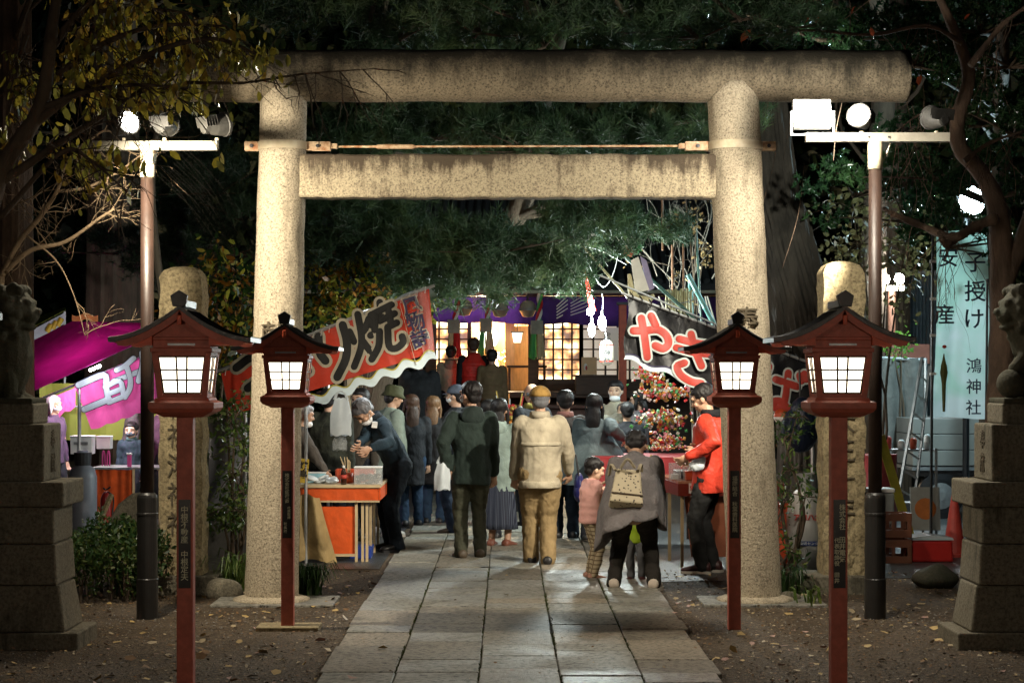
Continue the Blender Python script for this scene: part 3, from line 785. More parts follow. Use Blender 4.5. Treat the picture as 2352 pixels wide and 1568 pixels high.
M_ORG = cloth('orange_red_counter_cloth', (.70, .10, .015), .7, 4, .35, .3, 8, .12)
M_BREDCLOTH = cloth('red_banner_cloth', (.55, .045, .02), .5, 3, .5, .35, 6, .25)
M_PINK = cloth('pink_banner_cloth', (.66, .10, .33), .6, 3, .4, .25, 7, .3)
M_BLKCLOTH = cloth('black_banner_cloth', (.012, .0125, .015), .4, 3, .45, .3, 5, .02)
M_PALE = mat('pale_blue_hem', (.62, .74, .80), .55, .12, 8, .1, 30)
M_OUTC = mat('cream_outline_print', (.50, .45, .34), .6, .15, 12, .05)
M_OUTW = mat('pale_outline_print', (.50, .56, .55), .6, .15, 12, .05)
M_REDINK = mat('red_print', (.48, .05, .035), .55, .25, 9, .05)
M_SILV = mat('silver_glitter_print', (.72, .74, .82), .4, .25, 150, .2)
M_NAVYINK = mat('navy_print', (.025, .02, .08), .6, .2, 9, .05)
M_ALU = mat('aluminium_tube', (.60, .62, .63), .35, .15, 12, .05, metal=.7)
def plastic(name, col, a, rough=.25):
    m = mat(name, col, rough, .15, 7, .6, 18); b = m.node_tree.nodes['Principled BSDF']; b.inputs['Alpha'].default_value = a
    return m
M_CLEAR = plastic('clear_plastic', (.7, .74, .76), .20, .12)
M_BAGW = cloth('white_plastic_bag', (.72, .78, .82), .3, 6, .3, .10, 9, .3)
M_TARP = plastic('grey_plastic_tarpaulin', (.23, .24, .26), .93, .25)

# ---------- stall with the red banner (left of the path)
YS = 18.2; s = F / YS
t = thing('food_stall', 'food stall with red grilled food banner, orange counter and sloping canopy', 'stall', (PX(780, YS), YS, 0))
og = t.location
A, B = P(508, 858, YS), P(985, 662, YS); D, C = P(560, 925, YS), P(998, 815, YS)
D = P(528, 925, YS)
ob = banner(t, A - og, B - og, P(998, 808, YS) - og, P(528, 955, YS) - og, M_BREDCLOTH, 9, .0, True, 'banner', .03, 5, 1)
# pale wavy hem strip below the red
ux = (P(998, 822, YS) - P(700, 925, YS)).normalized(); uz = Vector((0, 0, 1))
def hem(t, p0, p1, m, waves, amp, w, m2=None):
    p0, p1 = Vector(p0), Vector(p1)
    d = (p1 - p0).normalized(); n_ = Vector((0, -1, 0)); up = n_.cross(d)
    if up.z < 0: up = -up
    def fn(u, v): return p0.lerp(p1, u) + up * (amp * math.sin(u * waves * 2 * PI) - v * w) + n_ * .012
    o = MB().sheet(fn, 120, 2).build('wavy_hem', m, t, smooth=True)
    if m2:
        def fn(u, v): return p0.lerp(p1, u) + up * (amp * math.sin(u * waves * 2 * PI) + .012 - v * .014) + n_ * .016
        MB().sheet(fn, 120, 1).build('hem_piping', m2, t)
hem(t, P(700, 918, YS) - og, P(998, 808, YS) - og, M_PALE, 5.5, .028, .075, mat('yellow_piping', (.45, .38, .05), .6))
ux = (B - A).normalized(); nr = Vector((0, -1, 0)); uz = Vector((-ux.z * .35, 0, 1)).normalized()
glyph([('yaki', 0, 0)], P(812, 842, YS) - og, ux, uz, .44, .034, t, M_INK, M_OUTC, nr, 1.75)
glyph([('ri', 0, 0)], P(727, 880, YS) - og, ux, uz, .42, .040, t, M_INK, M_OUTC, nr, 1.7)
glyph([('tsu', 0, 0)], P(548, 905, YS) - og, ux, uz, .34, .040, t, M_INK, M_OUTC, nr, 1.7)
ang = math.atan2(ux.z, ux.x)
for i, ch in enumerate('風物詩'):
    p = P(946 + i * 10, 704 + i * 38, YS) - og + Vector((0, -.03, 0))
    txt('banner_lettering', ch, .17, M_OUTC, t, p + Vector((0, .006, 0)), (PI / 2, -ang * .8, 0), .012, .002)
    txt('banner_lettering', ch, .17, M_NAVYINK, t, p, (PI / 2, -ang * .8, 0), .004, .002)
m = MB().beam(P(918, 696, YS) - og + nr * .02, P(956, 838, YS) - og + nr * .02, .008, .004); m.build('seam_tape', M_OUTC, t)
m = MB()
for o_ in (0, .09): m.tube([A - og + Vector((-.1, o_, .02 - .02)), B - og + Vector((.05, o_, .03))], .012, 8)
for xx in (PX(560, YS), PX(700, YS)):
    k = (xx - A.x) / (B.x - A.x); zt_ = A.z + k * (B.z - A.z)
    for yy in (YS + .1, YS + 2.4): m.tube([Vector((xx, yy, 0)) - og, Vector((xx, yy, zt_)) - og], .016, 8)
m.build('frame_tube', M_ALU, t)
m = MB()
for i in range(26):
    p = A.lerp(B, (i + .5) / 26) - og; m.tube([p + Vector((0, -.012, -.03)), p + Vector((.01, -.016, .03))], .004, 4)
m.build('banner_tie', M_WHITE, t)
M_CANO = cloth('green_canopy_sheet', (.03, .04, .02), .5, 2, .3, .3, 5, .1)
MB().sheet(lambda u, v: (A.lerp(B, u) - og) + Vector((0, .1 + 2.4 * v, .035 + .015 * math.sin(u * 30))), 30, 6).build('canopy', M_CANO, t)
# silver plastic wrap on the corner
MB().sheet(lambda u, v: P(950 + 30 * u + 22 * v, 664 + 148 * v - 8 * u * (1 - v), YS) - og + Vector((0, -.03 - .02 * math.sin(u * 9 + v * 4), 0)) if True else 0, 10, 14).build('silver_wrap', M_CLEAR, t, smooth=True)
# counter
YC = 18.35
x0, x1 = PX(600, YC), PX(874, YC); zt_ = .705
M_WEDGE = mat('counter_edge_wood', (.50, .38, .22), .5, .2, 8, .1)
m = MB().box(x0, x1, YC - .02, YC + 1.7, zt_ - .015, zt_ + .012); m.build('counter_top', M_WEDGE, t, og, bevel=.003)
m = MB().box(x0, x1 - .02, YC, YC + .02, zt_ - .13, zt_ - .018); m.build('counter_apron', M_ORG, t, og)
m = MB().box(x1 - .018, x1 - .002, YC + .02, YC + 1.65, zt_ - .13, zt_ - .018); m.build('counter_apron', M_ORG, t, og)
m = MB().box(x0, x1 - .01, YC - .006, YC + .012, zt_ - .148, zt_ - .132); m.build('apron_rail', M_WEDGE, t, og)
xp1 = PX(815, YC)
MB().add([Vector((PX(716, YC), YC + .06, zt_ - .19)), Vector((xp1, YC + .06, zt_ - .19)), Vector((xp1, YC + .06, .08)), Vector((PX(738, YC), YC + .06, .08))], [(0, 1, 2, 3)]).build('front_panel', M_ORG, t, og, solid=.012)
m = MB().box(PX(735, YC), xp1, YC + .03, YC + .07, .055, .078)
for xx in (x1 - .17, x1 - .13):
    m.box(xx - .012, xx + .012, YC + .05, YC + .08, -.0, zt_ - .02)
for yy in (YC + .5, YC + 1.0, YC + 1.6): m.box(x1 - .14, x1 - .115, yy, yy + .025, 0, zt_ - .02)
m.box(xp1 - .002, xp1 + .022, YC + .03, YC + .07, 0, zt_ - .13); m.build('counter_leg', M_WEDGE, t, og)
# canvas hanging at the left end
def cv(u, v):
    a = PX(690, YC) + .18 * u + .16 * v * u; return (a - og.x, YC - .08 + .05 * math.sin(u * 7) + .03 * math.sin(v * 5 + u * 3) - og.y, (.62 - .60 * v) + .02 * math.sin(u * 5))
MB().sheet(cv, 14, 14).build('canvas_drape', cloth('tan_canvas', (.38, .27, .12), .7, 3, .8, .35, 7), t, smooth=True)
# goods on the counter
def place(name, lab, cat, ox, Y, z, group=None):
    return thing(name, lab, cat, (PX(ox, Y), Y, z), group=group)
zc = zt_ + .0125
q = place('food_case', 'clear plastic case of dark food pieces at the counter corner', 'food box', 846, YC + .18, zc)
m = MB(); a, b, h = .125, .09, .15
for x_, y_, sx_, sy_ in ((0, -b, a, .003), (0, b, a, .003), (-a, 0, .003, b), (a, 0, .003, b)): m.box(x_ - sx_, x_ + sx_, y_ - sy_, y_ + sy_, 0, h)
m.build('case_wall', M_CLEAR, q); MB().box(-a - .005, a + .005, -b - .005, b + .005, h, h + .012).build('rim', M_WHITE, q, bevel=.003)
m = MB(); r2 = random.Random(3)
for i in range(60): m.ell((r2.uniform(-.1, .1), r2.uniform(-.07, .07), r2.uniform(.01, .085)), (.022, .018, .014), nu=7, nv=5)
m.build('food', mat('dark_glazed_food', (.03, .016, .01), .35, .4, 30, .4), q)
q = place('chopstick_jar', 'jar crammed with pale wooden chopsticks and skewers on the counter', 'chopsticks', 800, YC + .3, zc)
MB().lathe([(.04, 0), (.045, .10), (.043, .10), (.038, .01)], n=16).build('jar', M_REDB, q, smooth=True)
m = MB()
for i in range(12):
    a_ = r2.uniform(0, 6.28); m.tube([(.02 * math.cos(a_), .02 * math.sin(a_), .02), (-.08 + .10 * r2.random(), .05 * math.sin(a_), r2.uniform(.17, .25))], .004, 5)
m.build('chopsticks', M_WEDGE, q)
q = place('soy_bottle', 'dark sauce bottle with red label on the stall counter', 'bottle', 789, YC + .06, zc)
MB().lathe([(.0, 0), (.026, 0), (.028, .02), (.028, .10), (.012, .145), (.011, .16), (0, .16)], n=16).build('bottle_body', mat('dark_brown_glass', (.03, .008, .004), .12, .1, 3, 0, coat=.6), q, smooth=True)
MB().lathe([(.0285, .055), (.0285, .09)], n=16).build('bottle_label', M_REDINK, q, smooth=True)
MB().lathe([(.013, .158), (.013, .175), (0, .175)], n=12).build('cap', M_WHITE, q)
q = place('tray_of_paper_boats', 'crumpled white wrapped trays and napkins piled on the counter', 'food trays', 742, YC + .2, zc)
m = MB()
for i in range(7):
    m.ell((r2.uniform(-.13, .12), r2.uniform(-.08, .08), .02 + .006 * i), (.07, .05, .018), Euler((r2.uniform(-.4, .4), r2.uniform(-.4, .4), r2.uniform(0, 3))).to_matrix(), 9, 6)
o = m.build('wrapping', M_BAGW, q)
q = place('blue_box', 'low pale blue plastic box beside the white trays', 'box', 720, YC + .42, zc)
MB().box(-.11, .11, -.08, .08, 0, .09, None, (1.06, 1.06)).build('box_body', mat('pale_blue_plastic', (.25, .45, .52), .4, .1, 5, 0), q, bevel=.006)
MB().box(-.122, .122, -.09, .09, .0902, .098).build('rim', M_WHITE, q, bevel=.003)
q = place('red_basket', 'shallow red plastic basket behind the chopsticks', 'basket', 815, YC + .55, zc)
m = MB()
for x_, y_, sx_, sy_ in ((0, -.13, .17, .006), (0, .13, .17, .006), (-.17, 0, .006, .13), (.17, 0, .006, .13)): m.box(x_ - sx_, x_ + sx_, y_ - sy_, y_ + sy_, 0, .12)
m.box(-.17, .17, -.13, .13, 0, .008); m.build('basket_body', M_REDB, q)
q = place('yellow_price_card', 'yellow price card with black brushed strokes at the end of the counter', 'sign', 697, YC - .06, .74)
MB().cbox((0, 0, .11), (.085, .006, .22), (0, R(6), 0)).build('card', mat('yellow_card', (.62, .42, .04), .6), q)
txt('card_lettering', '焼\n鳥', .085, M_INK, q, (0, -.005, .11), (PI / 2, R(6), 0), .002, .001)
# hanging carrier bags
def bag(x_, Y, z, w_, h_, lab, name='carrier_bag', m_=None, grp=None, handle=.07, green=False):
    q = thing(name, lab, 'plastic bag', (x_, Y, z), group=grp)
    def fn(u, v):
        k = .62 + .38 * min(1, v * 2.2); th = .5 + .5 * math.sin(min(v * 1.6, 1) * PI * .5)
        a_ = 2 * PI * u
        return (w_ / 2 * k * math.cos(a_) * (1 + .05 * math.sin(a_ * 5 + v * 6)), .05 * th * math.sin(a_) * (1 + .3 * math.sin(a_ * 3)), -h_ * v + .01 * math.sin(a_ * 4))
    MB().sheet(fn, 40, 14).build('bag_body', m_ or M_BAGW, q, smooth=True)
    m = MB()
    for sg in (-1, 1): m.tube(smoothpath([(sg * w_ * .3, 0, -.01), (sg * w_ * .2, 0, handle * .6), (0, 0, handle)], 4), [.016, .01, .006], 6)
    m.build('bag_handle', m_ or M_BAGW, q)
    if green: txt('bag_print', 'THANK\nYOU', .035, mat('green_print', (.1, .4, .25), .6), q, (0, -.052, -h_ * .55), (PI / 2, 0, 0), .0008, .0005)
    return q
bag(PX(783, 18.0), 18.0, PZ(915, 18.), .19, .33, 'bunch of white carrier bags hanging from the red banner stall', green=False)
bag(PX(780, 18.02), 18.05, PZ(1000, 18.), .13, .13, 'small clear plastic bag hanging below the white carrier bags', 'clear_bag', M_CLEAR)
# blue crate under the stall
q = place('blue_crate', 'blue plastic crate tucked under the orange counter', 'crate', 830, YC + .5, 0.006)
MB().box(-.1, .1, -.15, .15, 0, .10, None, (1.05, 1.05)).build('crate_body', mat('blue_plastic', (.02, .05, .28), .4, .2, 5, .05), q, bevel=.006)
MB().box(-.108, .108, -.158, .158, .1002, .112).build('rim', MATS['blue_plastic'], q)
q = thing('tarpaulin', 'crinkled grey plastic sheet draped behind the maple by the stall', 'tarpaulin', (PX(520, 19.), 19., 0))
MB().sheet(lambda u, v: (-.22 + .7 * u + .05 * math.sin(v * 6), .06 * math.sin(u * 14 + v * 3) + .03 * math.sin(v * 17 + u * 5), 1.5 - 1.45 * v - .25 * (1 - u) * (1 - v)), 30, 24).build('sheet', M_TARP, q, smooth=True)
q = thing('paper_lantern', 'glowing round red and white paper lantern under the banner', 'paper lantern', (PX(868, 27.), 27., PZ(885, 27.)))
MB().ell((0, 0, 0), (.16, .16, .12)).build('paper', emat('warm_paper_glow', (1., .78, .5), 3.), q, smooth=True)
MB().lathe([(.161, -.01), (.158, .02)], n=20).build('band', M_REDINK, q)
q = thing('hanging_signboard', 'pale wooden notice with black brushed characters behind the carrier bags', 'sign', (PX(823, 26.), 26., PZ(905, 26.)))
MB().cbox((0, 0, 0), (.30, .02, .42)).build('board', mat('notice_paper', (.55, .42, .26), .7), q)
txt('notice_lettering', '夫婦\n円満', .11, M_INK, q, (0, -.012, .02), off=.001)

# ---------- pink stall far left
YP = 22.6
t = thing('chocolate_stall', 'magenta canopied sweet stall with pink banner and orange counter', 'stall', (PX(230, YP), YP, 0)); og = t.location
M_PCAN = cloth('magenta_canopy', (.55, .07, .34), .6, 2, .25, .25, 4, .45)
pA, pB = P(60, 900, YP), P(350, 800, YP)
MB().add([P(60, 905, YP) - og, P(352, 772, YP) - og, P(352, 742, YP + 1.8) - og, P(165, 738, YP + 1.6) - og, P(60, 790, YP + 1.6) - og], [(0, 1, 2, 3, 4)]).build('canopy', M_PCAN, t, solid=.006)
MB().add([P(352, 772, YP) - og, P(352, 742, YP + 1.8) - og, P(470, 800, YP + 1.8) - og, P(470, 838, YP) - og], [(0, 1, 2, 3)]).build('canopy', M_PCAN, t, solid=.006)
banner(t, P(168, 882, YP - .05) - og, P(395, 792, YP - .05) - og, P(420, 912, YP - .05) - og, P(208, 985, YP - .05) - og, M_PINK, 6, .02, None, 'banner', .02, 4, 3)
ux = (P(395, 792, YP) - P(168, 882, YP)).normalized(); uz = Vector((-.28, 0, 1)).normalized()
for k, ox, oy, sz, rr in (('ko', 192, 952, .40, .036), ('yo', 246, 932, .26, .030), ('chi', 272, 918, .38, .030), ('ba', 318, 885, .40, .034)):
    glyph([(k, 0, 0)], P(ox, oy, YP - .09) - og, ux, uz, sz, rr, t, M_SILV, M_NAVYINK, nr, 1.22)
m = MB().tube([P(88, 918, YP - .03) - og, P(400, 788, YP - .03) - og], .013, 8)
for xx in (182, 345): m.tube([P(xx, 880, YP) - og, Vector((PX(xx, YP), YP, 0)) - og], .02, 8)
m.tube([P(88, 935, YP + 1.5) - og, P(340, 930, YP + 1.5) - og], .012, 8); m.build('frame_tube', M_ALU, t)
for ox in (200,):
    MB().cbox(P(218, 845, YP - .02) - og, (.14, .03, .03), (0, -.42, 0)).build('strip_light', emat('stall_led', (.85, .95, 1.), 25.), t)
M_LIME = cloth('lime_backdrop', (.22, .27, .04), .7, 2, .2, .2, 4, .2)
MB().sheet(lambda u, v: P(90 + 280 * u, 880 + 130 * v, YP + 1.7) - og + Vector((0, .02 * math.sin(u * 20), 0)), 20, 4).build('back_cloth', M_LIME, t)
MB().sheet(lambda u, v: P(88 + 85 * u, 925 + 55 * v * (1 - .3 * u) + 8 * abs(math.sin(u * 9)) * v - 35 * u, YP + 1.1) - og, 24, 4).build('scalloped_valance', M_PINK, t)
zt_ = PZ(1073, YP)
m = MB().box(PX(208, YP), PX(372, YP), YP, YP + .7, zt_ - .02, zt_); m.build('counter_top', M_GREYM, t, og)
MB().box(PX(212, YP), PX(304, YP), YP + .03, YP + .06, .06, zt_ - .03).build('front_panel', M_ORG, t, og)
m = MB()
for xx in (210, 306, 366): m.box(PX(xx, YP) - .012, PX(xx, YP) + .012, YP + .01, YP + .035, 0, zt_ - .02)
m.build('counter_leg', M_WEDGE, t, og)
MB().sheet(lambda u, v: P(165 + 60 * u, 722 + 15 * v + 4 * math.sin(u * 9), YP + 2.4) - og, 12, 3).build('patterned_pelmet', cloth('orange_pelmet', (.35, .12, .03), .7), t)
def boxthing(name, lab, cat, ox, oy, Y, w_, h_, d_, m_, extra=None):
    q = thing(name, lab, cat, (PX(ox, Y), Y, PZ(oy, Y)))
    MB().box(-w_ / 2, w_ / 2, -d_ / 2, d_ / 2, 0, h_, None, (1.03, 1.03)).build('body', m_, q, bevel=.006)
    MB().box(-w_ / 2 - .006, w_ / 2 + .006, -d_ / 2 - .006, d_ / 2 + .006, h_ + .0005, h_ + .02).build('lid', extra or m_, q, bevel=.004)
    return q
q = boxthing('cash_drawer', 'light grey metal drawer box by the pink stall pole', 'box', 190, 1042, YP + .1, .24, .19, .2, M_WHITE)
MB().box(-.08, .08, -.108, -.102, .11, .14).build('handle', M_GREYM, q)
boxthing('white_box', 'stack of white food boxes under the lime cloth', 'box', 240, 1030, YP + .5, .16, .13, .15, M_WHITE)
boxthing('pink_bottle', 'pink squeeze bottle at the edge of the stall counter', 'bottle', 297, 1072, YP + .1, .045, .14, .045, M_PINK, M_WHITE)
q = thing('tong_pair', 'pink handled tongs standing in a rack on the stall', 'tongs', (PX(240, YP), YP + .08, PZ(1070, YP)))
MB().tube(smoothpath([(-.04, 0, .0), (-.04, 0, .12), (-.03, 0, .17), (-.015, 0, .12), (-.012, 0, 0)], 4), .009, 6).tube(smoothpath([(.012, 0, .0), (.015, 0, .12), (.03, 0, .17), (.04, 0, .12), (.04, 0, 0)], 4), .009, 6).build('body', M_PINK, q)
lamp('pink_stall_light', P(215, 868, YP - .4), 7, (.85, .92, 1.), .08)
lamp('pink_stall_inside', P(240, 900, YP + .8), 40, (1, .95, .97), .10)
lamp('pink_canopy_light', P(190, 850, YP + .5), 55, (1, .9, .97), .06)
lamp('charm_fill', (PX(1480, 20.6), 20.3, 2.35), 60, (1, .94, .82), .08)  # added fill to brighten the charms, no bulb hangs here
# second stall roof behind it
q = thing('far_stall_roof', 'lime green stall canopy with a white painted valance behind the pink stall', 'stall', (PX(120, 26), 26, 0)); og2 = q.location
MB().add([P(60, 760, 26) - og2, P(150, 712, 26) - og2, P(150, 705, 27.5) - og2, P(60, 738, 27.5) - og2], [(0, 1, 2, 3)]).build('canopy', M_LIME, q, solid=.006)
MB().add([P(60, 765, 25.98) - og2, P(148, 718, 25.98) - og2, P(150, 742, 25.98) - og2, P(60, 795, 25.98) - og2], [(0, 1, 2, 3)]).build('valance', M_BAGW, q, solid=.004)
m = MB()
for i in range(3): m.tube([P(108 + i * 12, 762 - i * 7, 25.95) - og2, P(118 + i * 12, 745 - i * 7, 25.95) - og2], .035, 6)
m.build('painted_motif', mat('yellow_print', (.6, .4, .03), .6), q)
m = MB()
for xx in (70, 148): m.tube([Vector((PX(xx, 26), 26, 0)) - og2, P(xx, 760 if xx < 100 else 715, 26) - og2], .018, 6)
m.build('frame_tube', M_ALU, q)

# ---------- stall with the black banner (right)
YB = 18.7
t = thing('noodle_stall', 'stall with a black banner lettered in red, plastic covered counter beneath', 'stall', (PX(1620, YB), YB, 0)); og = t.location
A, B = P(1440, 680, YB), P(1905, 852, YB); D, C = P(1436, 815, YB), P(1905, 985, YB)
def bfn(u, v):
    p = A.lerp(B, u).lerp(D.lerp(C, u), v) - og
    p = p + Vector((.02 * math.sin(v * 6) * (1 - u), 0, .02 * v * math.sin(u * 2 * PI * 5)))
    return p + Vector((0, wob(p.x, p.z), 0))
MB().sheet(bfn, 110, 16).build('banner', M_BLKCLOTH, t, smooth=True)
hem(t, D - og + Vector((0, -.02, 0)), C - og + Vector((0, -.02, 0)), M_PALE, 6, .022, .045, M_NAVYINK)
ux = (B - A).normalized(); uz = Vector((.12, 0, 1)).normalized()
glyph([('ya', 0, 0)], P(1448, 805, YB - .06) - og, ux, uz, .38, .038, t, M_REDINK, M_OUTW, nr, 1.5)
glyph([('ki', 0, 0)], P(1540, 856, YB - .06) - og, ux, uz, .40, .036, t, M_REDINK, M_OUTW, nr, 1.5)
glyph([('so', 0, 0)], P(1640, 893, YB - .06) - og, ux, uz, .38, .036, t, M_REDINK, M_OUTW, nr, 1.5)
glyph([('bh', 0, 0)], P(1742, 926, YB - .06) - og, ux, uz, .38, .036, t, M_REDINK, M_OUTW, nr, 1.5)
m = MB().tube([A - og + Vector((-.05, 0, .03)), B - og + Vector((0, 0, .01))], .013, 8)
m.tube([A - og + Vector((-.25, .1, .2)), B - og + Vector((0, .12, .0))], .010, 8)
for xx, zz in ((1690, 2.1), (1870, 1.8)):
    for yy in (YB + .1, YB + 2.2): m.tube([Vector((PX(xx, YB), yy, 0)) - og, Vector((PX(xx, YB), yy, zz)) - og], .016, 8)
m.build('frame_tube', M_ALU, t)
m = MB()
for i in range(22):
    p = A.lerp(B, (i + .5) / 22) - og; m.tube(smoothpath([p + Vector((0, -.015, -.03)), p + Vector((.015, -.03, .01)), p + Vector((-.01, .02, .05))], 3), .006, 4)
m.build('banner_tie', M_BLACK, t)
MB().sheet(lambda u, v: A.lerp(B, .15 + .85 * u) - og + Vector((0, .1 + 2.3 * v, .02 + .012 * math.sin(u * 30))), 30, 6).build('canopy', M_CANO, t)
q = thing('paper_ball', 'small red and white paper ball hanging under the black banner', 'decoration', P(1795, 955, YB - .1))
MB().ell((0, 0, 0), (.075, .06, .07)).build('ball', M_REDB, q, smooth=True); MB().lathe([(.05, -.06), (.078, -.02), (.076, -.008)], n=16).build('skirt', M_WHITE, q)
# counter
YC = 17.75; x0, x1 = PX(1512, YC), PX(1800, YC); zt_ = PZ(1105, YC + .2)
M_TRAN = plastic('vinyl_counter_cover', (.42, .22, .14), .9, .15)
m = MB().add([(PX(1518, 18.6), 18.9, zt_), (PX(1558, YC), YC, zt_), (x1, YC, zt_), (x1, 19.2, zt_)], [(0, 1, 2, 3)]); m.build('counter_top', M_TRAN, t, og, solid=.03)
m = MB().add([(PX(1558, YC), YC - .01, zt_ - .01), (x1, YC - .01, zt_ - .01), (x1, YC - .01, zt_ - .12), (PX(1558, YC), YC - .01, zt_ - .12)], [(0, 1, 2, 3)])
m.add([(PX(1518, 18.6), 18.9, zt_ - .01), (PX(1558, YC), YC - .01, zt_ - .01), (PX(1558, YC), YC - .01, zt_ - .12), (PX(1518, 18.6), 18.9, zt_ - .12)], [(0, 1, 2, 3)])
m.build('counter_apron', mat('maroon_vinyl', (.16, .02, .012), .35, .3, 5, .2), t, og, solid=.008)
m = MB()
for xx, yy in ((PX(1568, YC), YC + .05), (PX(1540, 18.4), 18.5), (x1 - .1, YC + .05), (PX(1600, YC), YC + .04)): m.box(xx - .014, xx + .014, yy, yy + .028, 0, zt_ - .02)
m.build('counter_leg', M_WEDGE, t, og)
MB().add([(PX(1574, YC), YC + .1, zt_ - .13), (x1 - .2, YC + .1, zt_ - .13), (x1 - .2, YC + .1, .1), (PX(1590, YC), YC + .1, .1)], [(0, 1, 2, 3)]).build('front_panel', mat('faded_counter_panel', (.30, .09, .04), .6, .4, 3, .2), t, og, solid=.01)
zc = zt_ + .016
q = place('orange_tank', 'round orange red gas tank leaning against the counter leg', 'tank', 1622, YC - .15, .006)
MB().lathe([(0, 0), (.08, .01), (.10, .06), (.095, .2), (.07, .30), (.04, .35), (.02, .37), (0, .37)], n=20).build('tank_body', mat('orange_tank_paint', (.50, .05, .02), .4, .3, 6, .1), q, smooth=True)
q = place('water_carton', 'clear plastic drinks container at the corner of the dark counter', 'container', 1550, YC + .25, zc)
m = MB()
for x_, y_, sx_, sy_ in ((0, -.05, .05, .003), (0, .05, .05, .003), (-.05, 0, .003, .05), (.05, 0, .003, .05)): m.box(x_ - sx_, x_ + sx_, y_ - sy_, y_ + sy_, 0, .15)
m.build('wall', M_CLEAR, q); MB().box(-.03, .03, -.03, .03, .002, .05).build('contents', M_WHITE, q)
q = place('orange_box', 'orange plastic box in front of the vendor on the counter', 'box', 1600, YC + .15, zc)
MB().box(-.10, .10, -.07, .07, 0, .075, None, (1.05, 1.05)).build('box_body', M_REDB, q, bevel=.006); MB().box(-.112, .112, -.08, .08, .0755, .083).build('rim', M_REDB, q)
q = place('blue_bottle', 'small bluish bottle with a red cap on the charm table', 'bottle', 1516, 18.9, .80)
MB().lathe([(0, 0), (.024, 0), (.026, .06), (.012, .09), (.011, .1), (0, .1)], n=14).build('bottle_body', mat('blue_glass', (.12, .14, .35), .15, .1, 4, 0), q, smooth=True)
MB().lathe([(.013, .1), (.013, .125), (0, .125)], n=10).build('cap', M_REDB, q)
lamp('stall_light_left', (-1.15, 19.6, 2.05), 36, (.92, .98, 1.), .10)
lamp('stall_light_right', (1.75, 19.3, 1.95), 30, (1., .93, .82), .10)

# ---------- table and hanging strings of lucky charms
t = thing('charm_table', 'low table with red cloth and trays of small gold charms beside the hanging charms', 'table', (PX(1480, 20.5), 20.5, 0)); og = t.location
zt2 = PZ(1045, 20.5)
MB().box(-.55, .55, -.5, .6, zt2 - .03, zt2).build('table_top', mat('red_table_cloth', (.33, .015, .02), .6, .3, 6, .3), t)
MB().sheet(lambda u, v: (-.55 + 1.1 * u, -.505 - .02 * math.sin(u * 25) * v, zt2 - .005 - .35 * v), 40, 4).build('cloth', MATS['red_table_cloth'], t)
m = MB()
for a_ in (-.5, .5):
    for b_ in (-.4, .5): m.box(a_ - .02, a_ + .02, b_ - .02, b_ + .02, 0, zt2 - .03)
m.build('table_leg', M_WOODD, t)
CH = [mat('charm_red', (.55, .03, .03), .35, .2, 9, 0), mat('charm_gold', (.62, .42, .10), .3, .2, 9, 0, metal=.5), mat('charm_white', (.75, .72, .65), .4, .2, 9, 0), mat('charm_green', (.08, .35, .10), .4, .2, 9, 0), mat('charm_pink', (.65, .25, .28), .4, .2, 9, 0), mat('charm_orange', (.6, .2, .03), .4, .2, 9, 0)]
def charms(name, lab, ox, oy, Y, w_, h_, d_, n_, sz, seed):
    r3 = np.random.default_rng(seed); V = []; MI = []
    Tt = thing(name, lab, 'charms', P(ox, oy, Y), group='clusters of lucky charms')
    for i in range(n_):
        u, v, ww = r3.normal(0, .38, 3)
        c = np.array([u * w_ * .5 * 1.4, ww * d_ * .5, v * h_ * .5 * 1.3]); s_ = sz * r3.uniform(.5, 1.3)
        # a small eight sided bead or tag, turned at random
        q_ = r3.normal(0, 1, (3, 3)); q_, _ = np.linalg.qr(q_)
        pts = np.array([[1, 0, 0], [-1, 0, 0], [0, .7, 0], [0, -.7, 0], [0, 0, 1.1], [0, 0, -1.1]]) * s_ @ q_ + c
        mi = r3.integers(0, len(CH))
        for f in ((0, 2, 4), (2, 1, 4), (1, 3, 4), (3, 0, 4), (2, 0, 5), (1, 2, 5), (3, 1, 5), (0, 3, 5)):
            V.append(pts[list(f)]); MI.append(mi)
    npmesh('beads', np.array(V).reshape(-1, 3), len(V), 3, CH, Tt, MI)
    MB().tube([(0, 0, -h_ * .5), (.01, 0, h_ * .7)], .006, 5).build('string', M_WOODL, Tt)
YK = 21.3
charms('charm_cluster', 'topmost string of bright red, gold and white lucky charms', 1494, 862, YK, .26, .20, .15, 150, .024, 1)
charms('charm_cluster', 'wide gold and red charm bunch second from the top', 1530, 900, YK, .46, .16, .2, 240, .024, 2)
charms('charm_cluster', 'white and red charm bunch hanging lowest above the table', 1518, 962, YK, .50, .20, .2, 260, .024, 3)
charms('charm_cluster', 'green and gold bunch of charms standing on the table', 1532, 1012, YK - .3, .34, .16, .2, 170, .022, 4)
charms('charm_tray', 'row of tiny gold charms laid along the table front', 1500, 1028, 20.6, .5, .05, .25, 170, .014, 5)
charms('charm_tray', 'heap of red and white sweets or charms by the bottle', 1478, 1056, 20.1, .3, .06, .25, 120, .016, 6)

